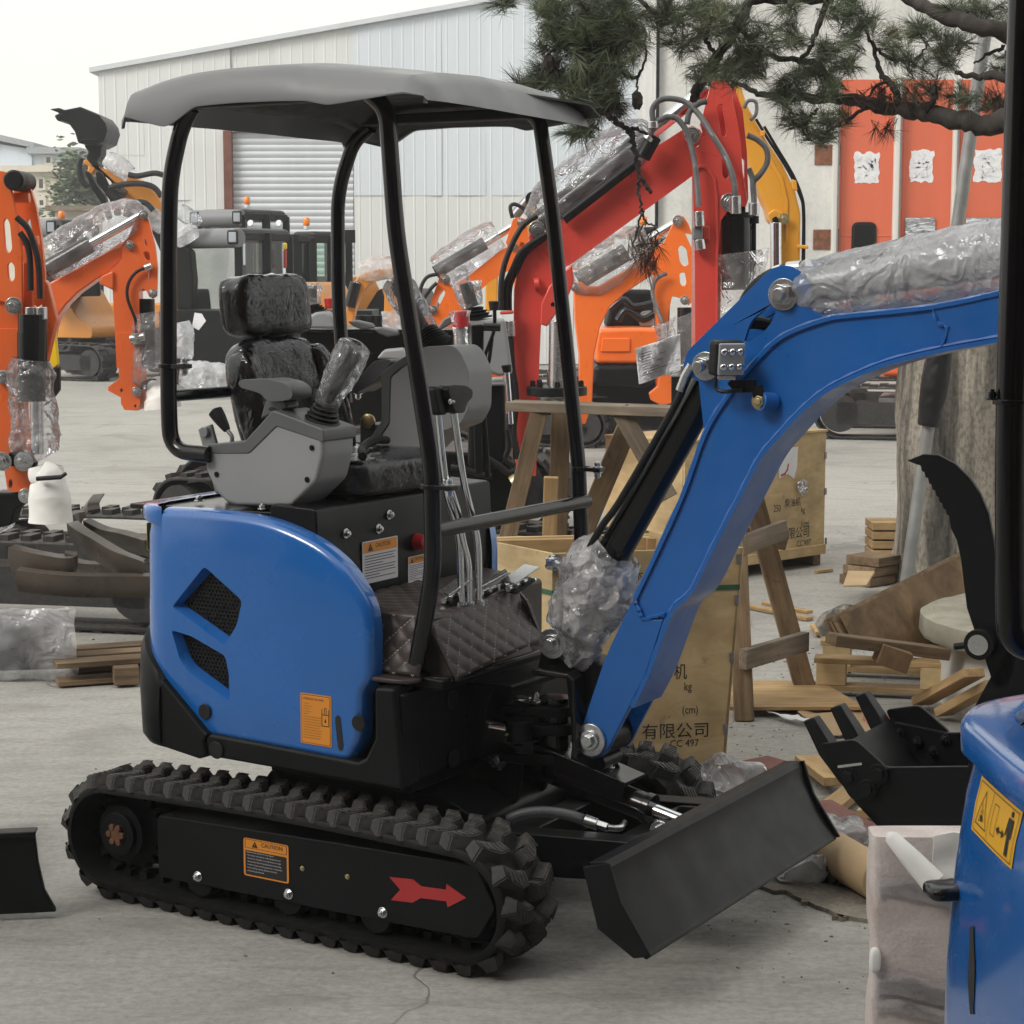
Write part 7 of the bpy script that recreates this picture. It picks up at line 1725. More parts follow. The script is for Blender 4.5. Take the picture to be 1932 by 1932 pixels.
t = MB(); q = [at(*p, 11.7) for p in z('B', (325, 1400), (415, 1590), (320, 1640), (265, 1550))]; t.add(q, [(0, 1, 2, 3)]); m.fin(t, 'paper_sheet', 'paper', 0, None, 38, False, .002)

# amber machine with its bucket raised high
m = Mach('tall_excavator', 'amber excavator holding a black bucket high against the sky', 'excavator', 30.0, -6.0)
m.slab('bucket', 'black_satin', 'B', [(355, 65), (430, 55), (460, 72), (580, 48), (620, 65), (720, 110), (765, 170), (777, 220), (752, 300), (690, 330), (565, 312), (540, 230), (490, 160), (445, 148), (415, 153), (390, 112), (430, 95)], 0, 1.0, (), .04)
m.slab('bucket_rim', 'black_gloss', 'B', [(575, 285), (705, 285), (705, 296), (575, 296)], -.05, .2); m.slab('bucket_link', 'black_satin', 'B', [(615, 290), (740, 300), (730, 400), (700, 440), (720, 480), (660, 470), (620, 420), (640, 370), (610, 340)], .25, .4, (), .03)
m.slab('arm', 'amber_paint', 'B', [(598, 432), (640, 432), (690, 480), (760, 500), (960, 545), (1080, 620), (1150, 700), (1185, 790), (1185, 880), (1060, 770), (950, 720), (880, 720), (820, 640), (800, 590), (740, 530), (700, 490), (665, 545), (640, 550), (628, 520), (640, 480), (600, 460)], .3, .4, (), .03)
m.slab('linkage', 'black_satin', 'B', [(610, 515), (640, 520), (700, 620), (760, 700), (800, 850), (770, 870), (740, 760), (660, 640)], .2, .2, (), .02); m.slab('linkage', 'black_satin', 'B', [(690, 520), (730, 520), (790, 640), (840, 740), (870, 830), (830, 840), (790, 720), (700, 600)], .1, .2, (), .02)
m.rod('bucket_cylinder', 'black_gloss', 'B', (800, 640), (890, 710), .13, .2); m.film('B', [(770, 420), (850, 470), (940, 540)], [.10, .15, .12], .1, 'film_milky', .03, 5, 7); m.film('B', [(990, 760), (1100, 850), (1190, 920)], [.12, .15, .13], .2, 'film_milky', .03, 5, 8); m.film('B', [(1290, 800), (1360, 840), (1440, 900)], [.10, .12, .08], .2, 'film', .03, 5, 9)
for hs_ in ([(590, 420), (575, 480), (590, 580), (640, 630)], [(790, 640), (850, 620), (1000, 605), (1110, 630), (1170, 700)], [(930, 540), (1000, 550), (1120, 530), (1200, 550)], [(940, 780), (1000, 740), (1060, 750), (1110, 800)]): m.hose('hydraulic_hose', 'black_plastic', 'B', hs_, .07, -.1)
m.slab('boom', 'black_satin', 'B', [(880, 840), (920, 710), (960, 700), (980, 740), (1060, 800), (1180, 930), (1300, 1040), (1380, 1090), (1400, 1300), (1390, 1650), (1280, 1650), (1270, 1300), (1180, 1150), (1100, 960), (1000, 860), (930, 850)], .4, .5, (), .04)
under(m, (-3.6, 31.4, 0), 160, 2.6, .62, .4, 1.7, True, 'amber_paint', 1.0)

def cab(M_, uL, uC, uR, vt, vb, dL, dR, visor=True, glass_='clear_glass', win=True, lamps=True):
    """operator's cab: front from uL to uC, side from uC to uR, roof at vt, sill at vb"""
    Y = M_.Y; pC = at(uC, vt, Y); zt_, zb_ = pC.z, at(uC, vb, Y).z
    pL, pR = at(uL, vt, Y + dL), at(uR, vt, Y + dR); c2 = Vector((pC.x, pC.y)); l2, r2 = Vector((pL.x, pL.y)), Vector((pR.x, pR.y)); b2 = l2 + r2 - c2
    cor = [l2, c2, r2, b2]; h = zt_ - zb_; t = MB()
    cen = sum(cor, Vector((0, 0))) / 4
    t.add([(p.x, p.y, zt_ - .10) for p in cor] + [(cen.x + (p.x - cen.x) * .94, cen.y + (p.y - cen.y) * .94, zt_) for p in cor], [(0, 1, 2, 3), (7, 6, 5, 4), (0, 4, 5, 1), (1, 5, 6, 2), (2, 6, 7, 3), (3, 7, 4, 0)]); M_.fin(t, 'cab_roof', 'black_gloss', .05)
    for p in cor:
        q = cen + (p - cen) * .96; t = MB(); t.box((q.x, q.y, zb_ + h / 2 - .05), (.12, .12, h - .1)); M_.fin(t, 'cab_post', 'black_satin', .03)
    for a, b in zip(cor, cor[1:] + cor[:1]):
        a_, b_ = cen + (a - cen) * .96, cen + (b - cen) * .96
        t = MB(); t.bar((a_.x, a_.y, zt_ - .13), (b_.x, b_.y, zt_ - .13), .08, .12); M_.fin(t, 'cab_rail', 'black_satin', .02); t = MB(); t.bar((a_.x, a_.y, zb_ + .2), (b_.x, b_.y, zb_ + .2), .08, .4); M_.fin(t, 'cab_rail', 'black_satin', .02)
        t = MB(); t.add([(a_.x, a_.y, zb_ + .3), (b_.x, b_.y, zb_ + .3), (b_.x, b_.y, zt_ - .15), (a_.x, a_.y, zt_ - .15)], [(0, 1, 2, 3)]); M_.fin(t, 'cab_window', glass_, 0, None, 38, False)
    m1, m2 = c2.lerp(r2, .52), c2.lerp(r2, .52); t = MB(); t.box((m1.x, m1.y, zb_ + h / 2), (.14, .14, h - .12)); M_.fin(t, 'door_pillar', 'black_satin', .03)
    t = MB(); q = (l2 + c2) / 2; t.box((cen.x, cen.y, zb_ + .38), (.5, .5, .3)); t.box((cen.x + .1, cen.y + .15, zb_ + .75), (.45, .16, .6)); M_.fin(t, 'cab_seat', 'black_plastic', .05)
    if visor:
        a_, b_ = l2 + (l2 - cen) * .05, c2 + (c2 - cen) * .05; t = MB(); t.cyl((a_.x, a_.y, zt_ - .16), (b_.x, b_.y, zt_ - .16), .15, n=28); M_.fin(t, 'roof_visor', 'roof_plastic', .03)
        if lamps:
            for q in (a_.lerp(b_, .03), a_.lerp(b_, .93)):
                t = MB(); t.box((q.x, q.y - .16, zt_ - .15), (.17, .08, .22)); lo2 = M_.fin(t, 'roof_lamp', 'black_plastic', .03); t = MB(); t.box((q.x, q.y - .205, zt_ - .15), (.11, .02, .15)); M_.fin(t, 'lamp_lens', 'lens_glass', .01, lo2)
    return cor, zt_, zb_
def beacon(M_, u, v, dY=0.0, s=1.0):
    s *= .55
    p = at(u, v, M_.Y + dY); t = MB(); t.lathe(p, (0, 0, 1), [(.085 * s, 0), (.10 * s, .03 * s), (.095 * s, .20 * s), (.07 * s, .235 * s)], 20); b_ = M_.fin(t, 'beacon', 'beacon_amber', 0); t = MB(); t.cyl(p - Vector((0, 0, .12 * s)), p, .08 * s, n=16); M_.fin(t, 'beacon_base', 'white_plastic', .01, b_)
m = Mach('cab_excavator', 'black cabbed excavator with rounded roof visor, right before the roller shutter', 'excavator', 30.0, -3.5)
cab(m, 372, 592 - 12, 700 - 120 + 0, 428, 640, 0, 0) if False else None
uv = lambda k, p: z(k, p)[0]
uL, uC, uR = uv('A', (495, 0))[0], uv('A', (880, 0))[0], uv('A', (1265, 0))[0]
cab(m, uL, uC, uR, uv('A', (0, 1285))[1], 690, 1.0, 1.3)
for p in ((975, 1255), (1180, 1255)): q = m.P('A', p, .3); t = MB(); t.lathe(q, (-.3, -1, .1), [(.04, 0), (.05, .02), (.045, .04)], 18); m.fin(t, 'roof_mirror', 'chrome', 0)
under(m, (-3.6, 31.6, 0), -160, 2.4, .6, .4, 1.6, True, 'black_paint', .9); simple_track(m, Vector((-5.2, 32.0, 0)), 1.9, .45, .35, -100)
t = MB(); q = [m.P('Q', p, -1.5) for p in ((270, 1410), (340, 1420), (380, 1490), (310, 1580), (245, 1545))]; t.add(q, [tuple(range(5))]); m.fin(t, 'paper_tag', 'paper', 0, None, 38, False, .004)
m.film('Q', [(140, 1500), (160, 1600), (150, 1750), (140, 1850)], [.1, .16, .16, .14], -1.6, 'film_milky', .05, 5, 21); m.film('B', [(1310, 940), (1340, 980), (1370, 1030)], [.12, .2, .15], -1.0, 'film_milky', .05, 4, 22)
m.slab('extinguisher', 'fire_red', 'Q', [(1125, 800), (1155, 800), (1155, 980), (1125, 980)], .9, .1, (), .02); m.slab('extinguisher_label', 'pure_yellow', 'Q', [(1122, 735), (1158, 735), (1158, 800), (1122, 800)], .88, .1, (), .02)
m.box('lower_frame', 'black_satin', (m.P('D', (600, 850)).x, 30.3, .75), (3.2, 1.5, .9)); m.film('C', [(1500, 330), (1600, 350), (1760, 370), (1900, 380)], [.14, .2, .2, .18], -2.5, 'film_milky', .06, 5, 23)
m = Mach('cab_excavator', 'taller black cab with amber beacon behind the rounded visor cab', 'excavator', 34.0, -3.8)
cab(m, uv('A', (580, 0))[0], uv('A', (905, 0))[0], uv('A', (1240, 0))[0], uv('A', (0, 1150))[1], 600, .5, 1.0); beacon(m, *uv('A', (945, 1118)), .6, 1.0); under(m, (-3.4, 35.2, 0), -150, 2.6, .7, .45, 1.8, True, 'amber_paint', 1.0)
m = Mach('cab_excavator', 'boxy black cab with green tinted windows before the roller shutter', 'excavator', 33.0, -2.0)
cab(m, uv('A', (1262, 0))[0], uv('A', (1420, 0))[0], uv('A', (1690, 0))[0], uv('A', (0, 1312))[1], 640, .35, .5, False, 'green_glass'); beacon(m, *uv('A', (1375, 1272)), .4, 1.05); m.box('mirror', 'black_satin', m.P('A', (1675, 1350), .4), (.25, .06, .22)); under(m, (-2.3, 34.4, 0), 170, 2.4, .6, .4, 1.6, True, 'black_paint', .9)
m.slab('door_panel', 'black_satin', 'A', [(1250, 1335), (1440, 1335), (1440, 1932), (1250, 1932)], .2, .1, (), .02)
m = Mach('cab_excavator', 'black cab with amber beacon beside the distant beige building', 'excavator', 32.0, -7.4)
cab(m, uv('B', (195, 0))[0], uv('B', (405, 0))[0], uv('B', (700, 0))[0], uv('B', (0, 855))[1], 560, .6, 1.0, True, 'clear_glass'); beacon(m, *uv('B', (447, 862)), .5, 1.0); under(m, (-7.2, 33.4, 0), -30, 2.4, .6, .4, 1.6, True, 'amber_paint', .9)
# small orange machine far back at the left
m = Mach('mini_excavator', 'small orange excavator with slotted side hood far across the yard', 'excavator', 40.0, -8.6)
m.slab('hood', 'orange_paint', 'B', [(420, 1470), (470, 1430), (540, 1395), (640, 1390), (680, 1430), (690, 1490), (660, 1570), (620, 1612), (420, 1612)], 0, 1.0, [[(600, 1440), (640, 1460), (615, 1500), (575, 1475)], [(600, 1520), (650, 1530), (610, 1560)], [(470, 1480), (530, 1430), (530, 1520), (470, 1520)]], .05); m.slab('hood_inside', 'black_satin', 'B', [(440, 1440), (670, 1420), (670, 1590), (440, 1600)], .2, .6)
m.slab('counterweight', 'black_satin', 'B', [(560, 1612), (640, 1590), (690, 1540), (690, 1600), (640, 1650), (420, 1650), (420, 1612)], -.02, 1.0, (), .05); q = m.P('B', (590, 1830)); simple_track(m, Vector((q.x, 39.9, .0)), 2.0, .5, .4, 4); simple_track(m, Vector((q.x, 41.2, 0)), 2.0, .5, .4, 4); m.box('lower_frame', 'black_satin', (q.x, 40.5, .55), (1.2, 1.0, .4)); m.rod('canopy_post', 'black_satin', 'B', (690, 1400), (690, 1320), .05, .5)
for i, lb in enumerate(('bottom', 'middle', 'top')):
    x = m.P('B', (735, 1500)).x; t = MB(); t.box((0, 0, 0), (.9, .7, .55)); o = t.build('yard_crate', 'plywood', None, bevel=.01); o.location = (x + .15, 43.0, .28 + .56 * i); tag(o, lb + ' plywood crate of the stack far behind the small orange excavator', 'crate', 'crates stacked far across the yard')
m = Mach('roller', 'amber and black yard machine behind the hanging orange arm', 'machine', 38.0, -6.6); q = m.P('B', (830, 1700)); m.box('body', 'amber_paint', (q.x + .3, 38.4, .95), (1.3, 1.0, .5), .06); m.box('chassis', 'black_satin', (q.x + .2, 38.4, .5), (1.5, 1.0, .5), .05); simple_track(m, Vector((q.x + .2, 37.9, 0)), 1.6, .42, .35, 0)

# tan-yellow boom by the warehouse
m = Mach('mini_excavator', 'amber mini excavator, its short boom arched beside the black cab', 'excavator', 24.0, -1.2)
m.slab('boom', 'amber_paint', 'J', [(65, 760), (72, 640), (105, 500), (150, 430), (210, 412), (380, 372), (390, 430), (230, 468), (165, 540), (128, 640), (105, 760)], 0, .3, (), .02); m.slab('arm', 'amber_paint', 'J', [(320, 372), (372, 362), (392, 460), (375, 520), (365, 730), (290, 730), (295, 560), (280, 510), (340, 480)], .02, .3, (), .02)
m.film('J', [(150, 405), (230, 400), (350, 388)], [.10, .14, .12], -.02, 'film_milky', .04, 5, 31); m.rod('boom_cylinder', 'black_gloss', 'J', (95, 620), (130, 480), .07, -.05); m.pin('J', (140, 485), .05, -.02); m.pin('J', (360, 440), .05, -.02); under(m, (-1.6, 25.2, 0), 160, body=True, mat_='amber_paint')

# orange machine beside the red one
m = Mach('mini_excavator', 'orange mini excavator, film on its boom cylinder, left of the red boom', 'excavator', 16.0, -.3)
m.slab('boom', 'bright_orange_paint', 'J', [(520, 760), (545, 650), (620, 432), (650, 428), (685, 470), (700, 490), (770, 450), (960, 300), (1060, 240), (1120, 245), (1132, 300), (1060, 385), (910, 470), (810, 560), (750, 650), (700, 760)], 0, .24, [[(610, 560), (640, 520), (650, 540), (600, 640), (590, 630)]], .015)
m.slab('arm', 'bright_orange_paint', 'J', [(1000, 245), (1020, 180), (1040, 112), (1070, 100), (1112, 108), (1135, 230), (1150, 420), (1140, 760), (1060, 760), (1060, 480), (1030, 330)], -.03, .03, [[(1085, 240), (1110, 250), (1095, 290), (1078, 270)]], .008); m.slab('arm_box', 'bright_orange_paint', 'J', [(1040, 330), (1140, 300), (1135, 760), (1060, 760)], .0, .2)
m.rod('arm_cylinder', 'black_gloss', 'J', (590, 420), (880, 250), .055, .1); m.rod('cylinder_rod', 'chrome', 'J', (870, 258), (1062, 140), .03, .1); m.film('J', [(600, 415), (680, 365), (790, 300), (900, 235), (960, 200)], [.10, .14, .14, .13, .10], .08, 'film', .035, 6, 41)
m.pin('J', (650, 460), .045, -.01); m.pin('J', (578, 638), .045, -.01); m.pin('J', (1045, 270), .04, -.04); m.pin('J', (1088, 130), .04, -.04)
for hs_ in ([(600, 430), (540, 450), (505, 520), (510, 600), (540, 640)], [(600, 480), (560, 520), (525, 580), (530, 640)]): m.hose('hydraulic_hose', 'black_plastic', 'J', hs_, .025, -.03)
under(m, (-.9, 17.2, 0), 165, body=True, mat_='bright_orange_paint')
m = Mach('mini_excavator', 'yellow excavator whose forked arm tip shows above the orange boom', 'excavator', 19.0, .3)
m.slab('arm', 'yellow_paint', 'K', [(200, 1415), (225, 1405), (268, 1412), (272, 1460), (262, 1560), (275, 1700), (180, 1700), (195, 1560)], 0, .25, (), .015); t = MB(); a = m.P('K', (236, 1440), -.02); t.cyl(a, a + Vector((0, .3, 0)), .07, n=18); m.fin(t, 'arm_pin', 'black_satin', .01)
m.slab('arm_lower', 'yellow_paint', 'J', [(880, 455), (955, 430), (950, 620), (900, 650), (880, 640)], .1, .2, (), .02); m.hose('hydraulic_hose', 'black_plastic', 'K', [(90, 1580), (75, 1500), (110, 1480), (180, 1520), (215, 1570)], .03, -.05); m.rod('cylinder_rod', 'steel_grey', 'K', (100, 1570), (200, 1450), .05, .1); under(m, (.3, 20.4, 0), 165)

# red machine: big boom and arm behind the trestle
m = Mach('red_excavator', 'large red excavator boom and upright arm with coiled hoses', 'excavator', 11.0, .6)
def KJ(*p): return [((1000 + x * 1000 / 1932 - 1500) / 800 * 1932, (600 + y * 1000 / 1932) / 800 * 1932) for x, y in p]
bo3 = KJ((1060, 1600), (1050, 1150), (1045, 700), (1048, 520), (1072, 390), (1128, 295), (1235, 212)) + [(350, 1670), (980, 1160), (1330, 935), (1395, 912), (1450, 940), (1470, 985), (1455, 1040), (1410, 1075), (1400, 1270), (1335, 1318), (500, 1925)] + KJ((1380, 362), (1282, 450), (1228, 560), (1205, 700), (1192, 1000), (1175, 1600))
m.slab('boom', 'red_paint', 'K', bo3, .06, .30, (), .015)
m.slab('arm', 'red_paint', 'K', [(1530, 595), (1560, 575), (1640, 570), (1660, 600), (1700, 780), (1740, 1000), (1760, 1250), (1790, 1440), (1780, 1500), (1720, 1490), (1650, 1530), (1600, 1600), (1575, 1932), (1572, 2600), (1415, 2600), (1412, 1932), (1395, 1270), (1385, 1080), (1440, 1060), (1480, 985), (1450, 900), (1500, 720)], 0, .035, [[(1570, 775), (1590, 752), (1615, 760), (1642, 960), (1630, 995), (1605, 985)], [(1610, 1150), (1635, 1140), (1662, 1180), (1660, 1280), (1638, 1300), (1612, 1270)]], .006)
m.slab('arm_plate', 'red_paint', 'K', [(1590, 580), (1690, 610), (1760, 800), (1790, 1100), (1800, 1440), (1785, 1490), (1700, 1490), (1610, 1600), (1590, 2600), (1430, 2600), (1430, 1100), (1520, 720)], .34, .035, [[(1735, 1160), (1752, 1140), (1770, 1160), (1770, 1290), (1752, 1312), (1735, 1290)]], .006)
m.slab('arm_box', 'red_paint', 'K', [(1425, 1200), (1580, 1560), (1570, 2600), (1420, 2600)], .03, .30); m.slab('arm_web', 'red_paint', 'K', [(1650, 600), (1672, 600), (1760, 1250), (1795, 1450), (1770, 1450), (1735, 1240)], .02, .33)
m.slab('arm_rim', 'red_paint', 'K', [(1395, 1240), (1450, 1190), (1500, 1200), (1560, 1280), (1580, 1420), (1580, 2600), (1565, 2600), (1560, 1430), (1540, 1300), (1490, 1225), (1450, 1215), (1412, 1260)], -.012, .02, (), .004)
for p, r_ in (((1392, 982), .045), ((1660, 1465), .050)): q = m.P('K', p, -.005) - m.o; washer_pin(m.r, q, (0, -1, 0), r_)
q = m.P('K', (265, 1660), .05) - m.o; washer_pin(m.r, q, (0, -1, 0), .045); q = m.P('J', (1273, 605), .05) - m.o; washer_pin(m.r, q, (0, -1, 0), .040); m.slab('cylinder_cover', 'red_paint', 'J', [(1200, 720), (1205, 600), (1250, 500), (1330, 420), (1385, 370), (1395, 470), (1345, 610), (1290, 660), (1240, 735)], .02, .06, (), .01)
m.slab('boom_ear', 'red_paint', 'K', [(205, 1720), (225, 1640), (260, 1610), (300, 1620), (330, 1660), (300, 1740), (230, 1800)], .05, .1, (), .01); m.rod('lug', 'red_paint', 'J', (1165, 490), (1195, 485), .035, .04); 
m.rod('boom_cylinder', 'black_gloss', 'K', (1710, 1560), (1712, 2100), .085, .15); m.rod('cylinder_head', 'black_satin', 'K', (1710, 1540), (1710, 1580), .095, .15); m.slab('cylinder_eye', 'black_satin', 'K', [(1690, 1500), (1720, 1410), (1755, 1405), (1780, 1440), (1782, 1560), (1690, 1560)], .1, .1, (), .01)
m.film('K', [(1715, 1830), (1720, 1900), (1700, 2050), (1690, 2200), (1670, 2380)], [.17, .16, .13, .12, .14], .13, 'film', .028, 9, 51); m.rod('return_pipe', 'black_satin', 'K', (1838, 1560), (1838, 2300), .014, .15); m.rod('pipe_collar', 'black_satin', 'K', (1838, 1565), (1838, 1620), .03, .15); m.rod('pipe_arm', 'black_satin', 'K', (1770, 1652), (1838, 1652), .012, .15)
m.rod('lift_rod', 'zinc', 'J', (1305, 700), (1298, 1130), .052, -.06); t = MB(); a = m.P('J', (1295, 1132), -.06); t.cyl(a, a + Vector((0, 0, .05)), .17, n=28); fl_ = m.fin(t, 'flange', 'black_satin', .006)
for i in range(8): a2 = a + Vector((.135 * math.cos(i * .785), .135 * math.sin(i * .785), .05)) - m.o; bolt(fl_, a2, (0, 0, 1), .016, 'black_satin', ln=.03)
m.film('K', [(290, 1640), (420, 1480), (560, 1370), (700, 1260), (850, 1140), (1000, 1040), (1110, 1000)], [.10, .15, .16, .16, .15, .14, .08], .18, 'film', .035, 7, 52); m.rod('arm_cylinder', 'black_gloss', 'K', (300, 1630), (1090, 1010), .085, .22); m.rod('cylinder_rod', 'chrome', 'K', (1100, 960), (1500, 640), .04, .22)
m.rod('pressure_pipe', 'black_satin', 'K', (460, 1590), (1000, 1170), .030, .0); m.hose('pressure_pipe', 'black_satin', 'J', [(1250, 190), (1100, 290), (1040, 400), (1000, 500), (995, 640)], .028, .0); m.hose('pressure_pipe', 'black_satin', 'J', [(1255, 195), (1120, 300), (1065, 400), (1022, 500), (1018, 640)], .028, .04); m.hose('pressure_pipe', 'black_plastic', 'J', [(1180, 90), (1090, 160), (1010, 320), (975, 460), (970, 640)], .026, -.02)
for x in (1000, 1025): m.rod('hose_fitting', 'zinc', 'J', (x, 700), (x + 2, 790), .03, .0); m.hose('hydraulic_hose', 'black_plastic', 'J', [(x + 2, 790), (x + 10, 950), (x + 35, 1150), (x + 20, 1350), (x + 50, 1500)], .030, .0)
m.slab('pipe_clamp', 'red_paint', 'J', [(965, 645), (1045, 640), (1045, 660), (965, 665)], -.04, .06)
for hs_ in ([(1110, 880), (1105, 790), (1160, 725), (1250, 715), (1350, 745), (1450, 840), (1540, 980), (1640, 1150), (1690, 1300), (1705, 1420)], [(1085, 990), (1120, 900), (1200, 850), (1280, 860), (1350, 950), (1390, 1080), (1420, 1250), (1440, 1500)], [(1355, 900), (1375, 810), (1440, 750), (1500, 735)], [(1790, 980), (1860, 1010), (1930, 1080), (1935, 1180), (1880, 1270), (1835, 1320), (1838, 1420)], [(1800, 1220), (1830, 1300), (1840, 1440), (1840, 1530)]): m.hose('coiled_hose', 'steel_grey', 'K', hs_, .026, -.07, None, True)
for p, q in (((1705, 1420), (1708, 1550)), ((1440, 1530), (1445, 1640)), ((1840, 1470), (1840, 1560)), ((1110, 880), (1112, 930)), ((1085, 990), (1065, 1015))): m.rod('hose_fitting', 'zinc', 'K', p, q, .030, -.07)
m.rod('elbow_pipe', 'black_satin', 'K', (1115, 985), (1030, 1140), .045, -.04); m.slab('valve_block', 'steel_grey', 'K', [(1400, 1640), (1470, 1640), (1470, 1735), (1400, 1735)], -.06, .07); m.rod('valve_nut', 'zinc', 'K', (1440, 1735), (1452, 1810), .032, -.04); m.slab('block_mount', 'red_paint', 'K', [(1465, 1640), (1520, 1635), (1520, 1740), (1465, 1740)], -.02, .03)
under(m, (-.9, 13.2, 0), 150, 2.2, .55, .35, 1.3, False)
# paper in a clear pocket hanging on the red machine
dp_ = root('paper_sheet', 'white printed sheet in a clear pocket hanging by the red arm', 'paper', (at(1240, 690, 10.6).x, 10.6, 0)); rows = []
q4 = [at(*p, Y_) for p, Y_ in zip(z('J', (1752, 862), (2010, 775), (2010, 985), (1772, 1068)), (10.6, 10.5, 10.52, 10.62))]
for j in range(9): rows.append([q4[0].lerp(q4[1], i / 9).lerp(q4[3].lerp(q4[2], i / 9), j / 8) - dp_.location + Vector((0, .02 * math.sin(i * .9 + j * .4), 0)) for i in range(10)])
t = MB(); t.grid(rows); t.build('sheet', 'paper', dp_, solid=.002, angle=60); t = MB(); t.grid([[p + Vector((0, -.006, 0)) for p in r_] for r_ in rows]); t.build('clear_pocket', 'film', dp_, angle=60)
for j in range(9):
    a, b = rows[0][1].lerp(rows[-1][1], .2 + .075 * j), rows[0][8].lerp(rows[-1][8], .2 + .075 * j); strip(dp_, [a + Vector((0, -.012, 0)), a.lerp(b, .3 + .5 * ((j * 7) % 5) / 5) + Vector((0, -.02, 0))], .004, 'ink', 'print_line')

# yellow machine behind the red arm
m = Mach('yellow_excavator', 'yellow excavator boom standing against the cement wall', 'excavator', 15.0, 2.0)
m.slab('boom', 'yellow_paint', 'L', [(-10, 560), (50, 560), (90, 690), (165, 830), (240, 960), (330, 1090), (415, 1275), (450, 1420), (445, 1830), (440, 2200), (295, 2200), (296, 1830), (290, 1500), (245, 1470), (230, 1400), (150, 1220), (60, 960), (-10, 800)], 0, .28, (), .02)
m.slab('boom_rib', 'yellow_paint', 'L', [(110, 840), (165, 900), (330, 1180), (365, 1340), (360, 1600), (345, 1600), (345, 1350), (310, 1200), (150, 920)], -.012, .02, (), .004)
for hs_ in ([(150, 790), (240, 940), (350, 1110), (440, 1290), (465, 1420), (460, 1800)], [(205, 840), (300, 1000), (390, 1150), (450, 1290), (470, 1420), (468, 1800)]): m.hose('pressure_pipe', 'black_satin', 'L', hs_, .018, -.03)
m.rod('cylinder_rod', 'chrome', 'L', (283, 1480), (285, 2000), .045, -.05); m.slab('cylinder_eye', 'black_satin', 'L', [(262, 1450), (285, 1435), (302, 1455), (300, 1505), (265, 1505)], -.08, .08); m.slab('boom_boss', 'yellow_paint', 'L', [(232, 1420), (270, 1390), (300, 1400), (345, 1425), (348, 1480), (310, 1500), (250, 1480)], -.03, .06, (), .01); q = m.P('L', (336, 1455), -.05) - m.o; bolt(m.r, q, (0, -1, 0), .03, 'brass')
m.slab('pipe_clip', 'yellow_paint', 'L', [(180, 870), (215, 865), (210, 905), (185, 905)], -.06, .05); m.slab('pipe_clip', 'yellow_paint', 'L', [(388, 1190), (420, 1200), (428, 1270), (395, 1260)], -.06, .05); m.slab('pipe_clip', 'yellow_paint', 'L', [(425, 1625), (500, 1630), (500, 1655), (425, 1650)], -.06, .05)
for hs_ in ([(70, 720), (100, 670), (150, 680), (150, 760), (110, 800)], ): m.hose('coiled_hose', 'steel_grey', 'L', hs_, .022, -.06, None, True)
under(m, (.9, 24.4, 0), 170, 2.2, .5, .35, 1.4, False)

# orange machine on the right behind the trestle
m = Mach('mini_excavator', 'orange mini excavator with arched boom and low body right of the red boom', 'excavator', 18.0, 1.6)
def MJ(*p): return [((2000 + x * 1072 / 1932 - 1000) / 1000 * 1932, (700 + y * 1072 / 1932 - 600) / 1000 * 1932) for x, y in p]
def KJ2(*p): return [((1500 + x * 800 / 1932 - 1000) / 1000 * 1932, (y * 800 / 1932 - 600) / 1000 * 1932) for x, y in p]
m.slab('boom', 'bright_orange_paint', 'J', [(1392, 500), (1410, 478), (1440, 470), (1470, 500), (1540, 500), (1700, 402), (1880, 262), (1935, 245), (1960, 300), (1900, 400), (1780, 480), (1690, 540), (1600, 625), (1545, 740), (1512, 900), (1500, 1180), (1462, 1300), (1425, 1300), (1425, 900), (1400, 700)], 0, .28, (), .015)
m.slab('arm', 'bright_orange_paint', 'J', KJ2((1262, 1600), (1285, 1568), (1330, 1565), (1365, 1620), (1395, 1700)) + MJ((100, 0), (140, 90), (145, 360), (120, 390), (75, 350), (30, 340), (10, 430), (5, 600), (-20, 1000)) + [(1880, 1050), (1880, 700), (1840, 500), (1890, 300)], -.04, .035, [MJ((62, 80), (80, 62), (108, 85), (120, 170), (92, 180), (70, 150)), MJ((70, 215), (100, 210), (108, 270), (90, 290), (72, 270))], .008)
m.slab('arm_box', 'bright_orange_paint', 'J', [(1870, 480)] + MJ((20, 340), (0, 1000)) + [(1880, 1150)], .0, .24, (), .01); m.slab('arm_foot', 'bright_orange_paint', 'J', [(1900, 960), (1960, 930), (1960, 1180), (1900, 1190), (1840, 1160), (1830, 1120), (1880, 1080)], -.05, .1, (), .01)
for p in ((1290, 1600),): q = at(*z('K', p)[0], 17.94) - m.o; pin(m.r, q, (0, -1, 0), .034, ln=.05)
m.pin('J', (1400, 505), .05, -.02); q = at(*z('M', (98, 362))[0], 17.9) - m.o; pin(m.r, q, (0, -1, 0), .028, ln=.04)
m.film('J', [(1400, 470), (1480, 445), (1580, 380), (1690, 300), (1750, 250), (1820, 220)], [.14, .2, .22, .2, .16, .08], .1, 'film', .045, 6, 61); m.rod('cylinder_rod', 'chrome', 'K', (1090, 1730), (1270, 1620), .045, .1); m.rod('arm_cylinder', 'black_gloss', 'J', (1420, 470), (1700, 300), .085, .14)
m.hose('coiled_hose', 'steel_grey', 'J', [(1932, 425), (1870, 460), (1850, 540), (1880, 640), (1915, 720)], .03, -.1, None, True); m.rod('hose_fitting', 'zinc', 'J', (1915, 720), (1922, 800), .035, -.1); m.film('M', [(60, 450), (100, 560), (110, 660), (120, 760)], [.2, .22, .2, .18], -.2, 'film', .05, 7, 62); m.rod('bucket_cylinder', 'black_gloss', 'M', (110, 400), (110, 760), .09, -.1)
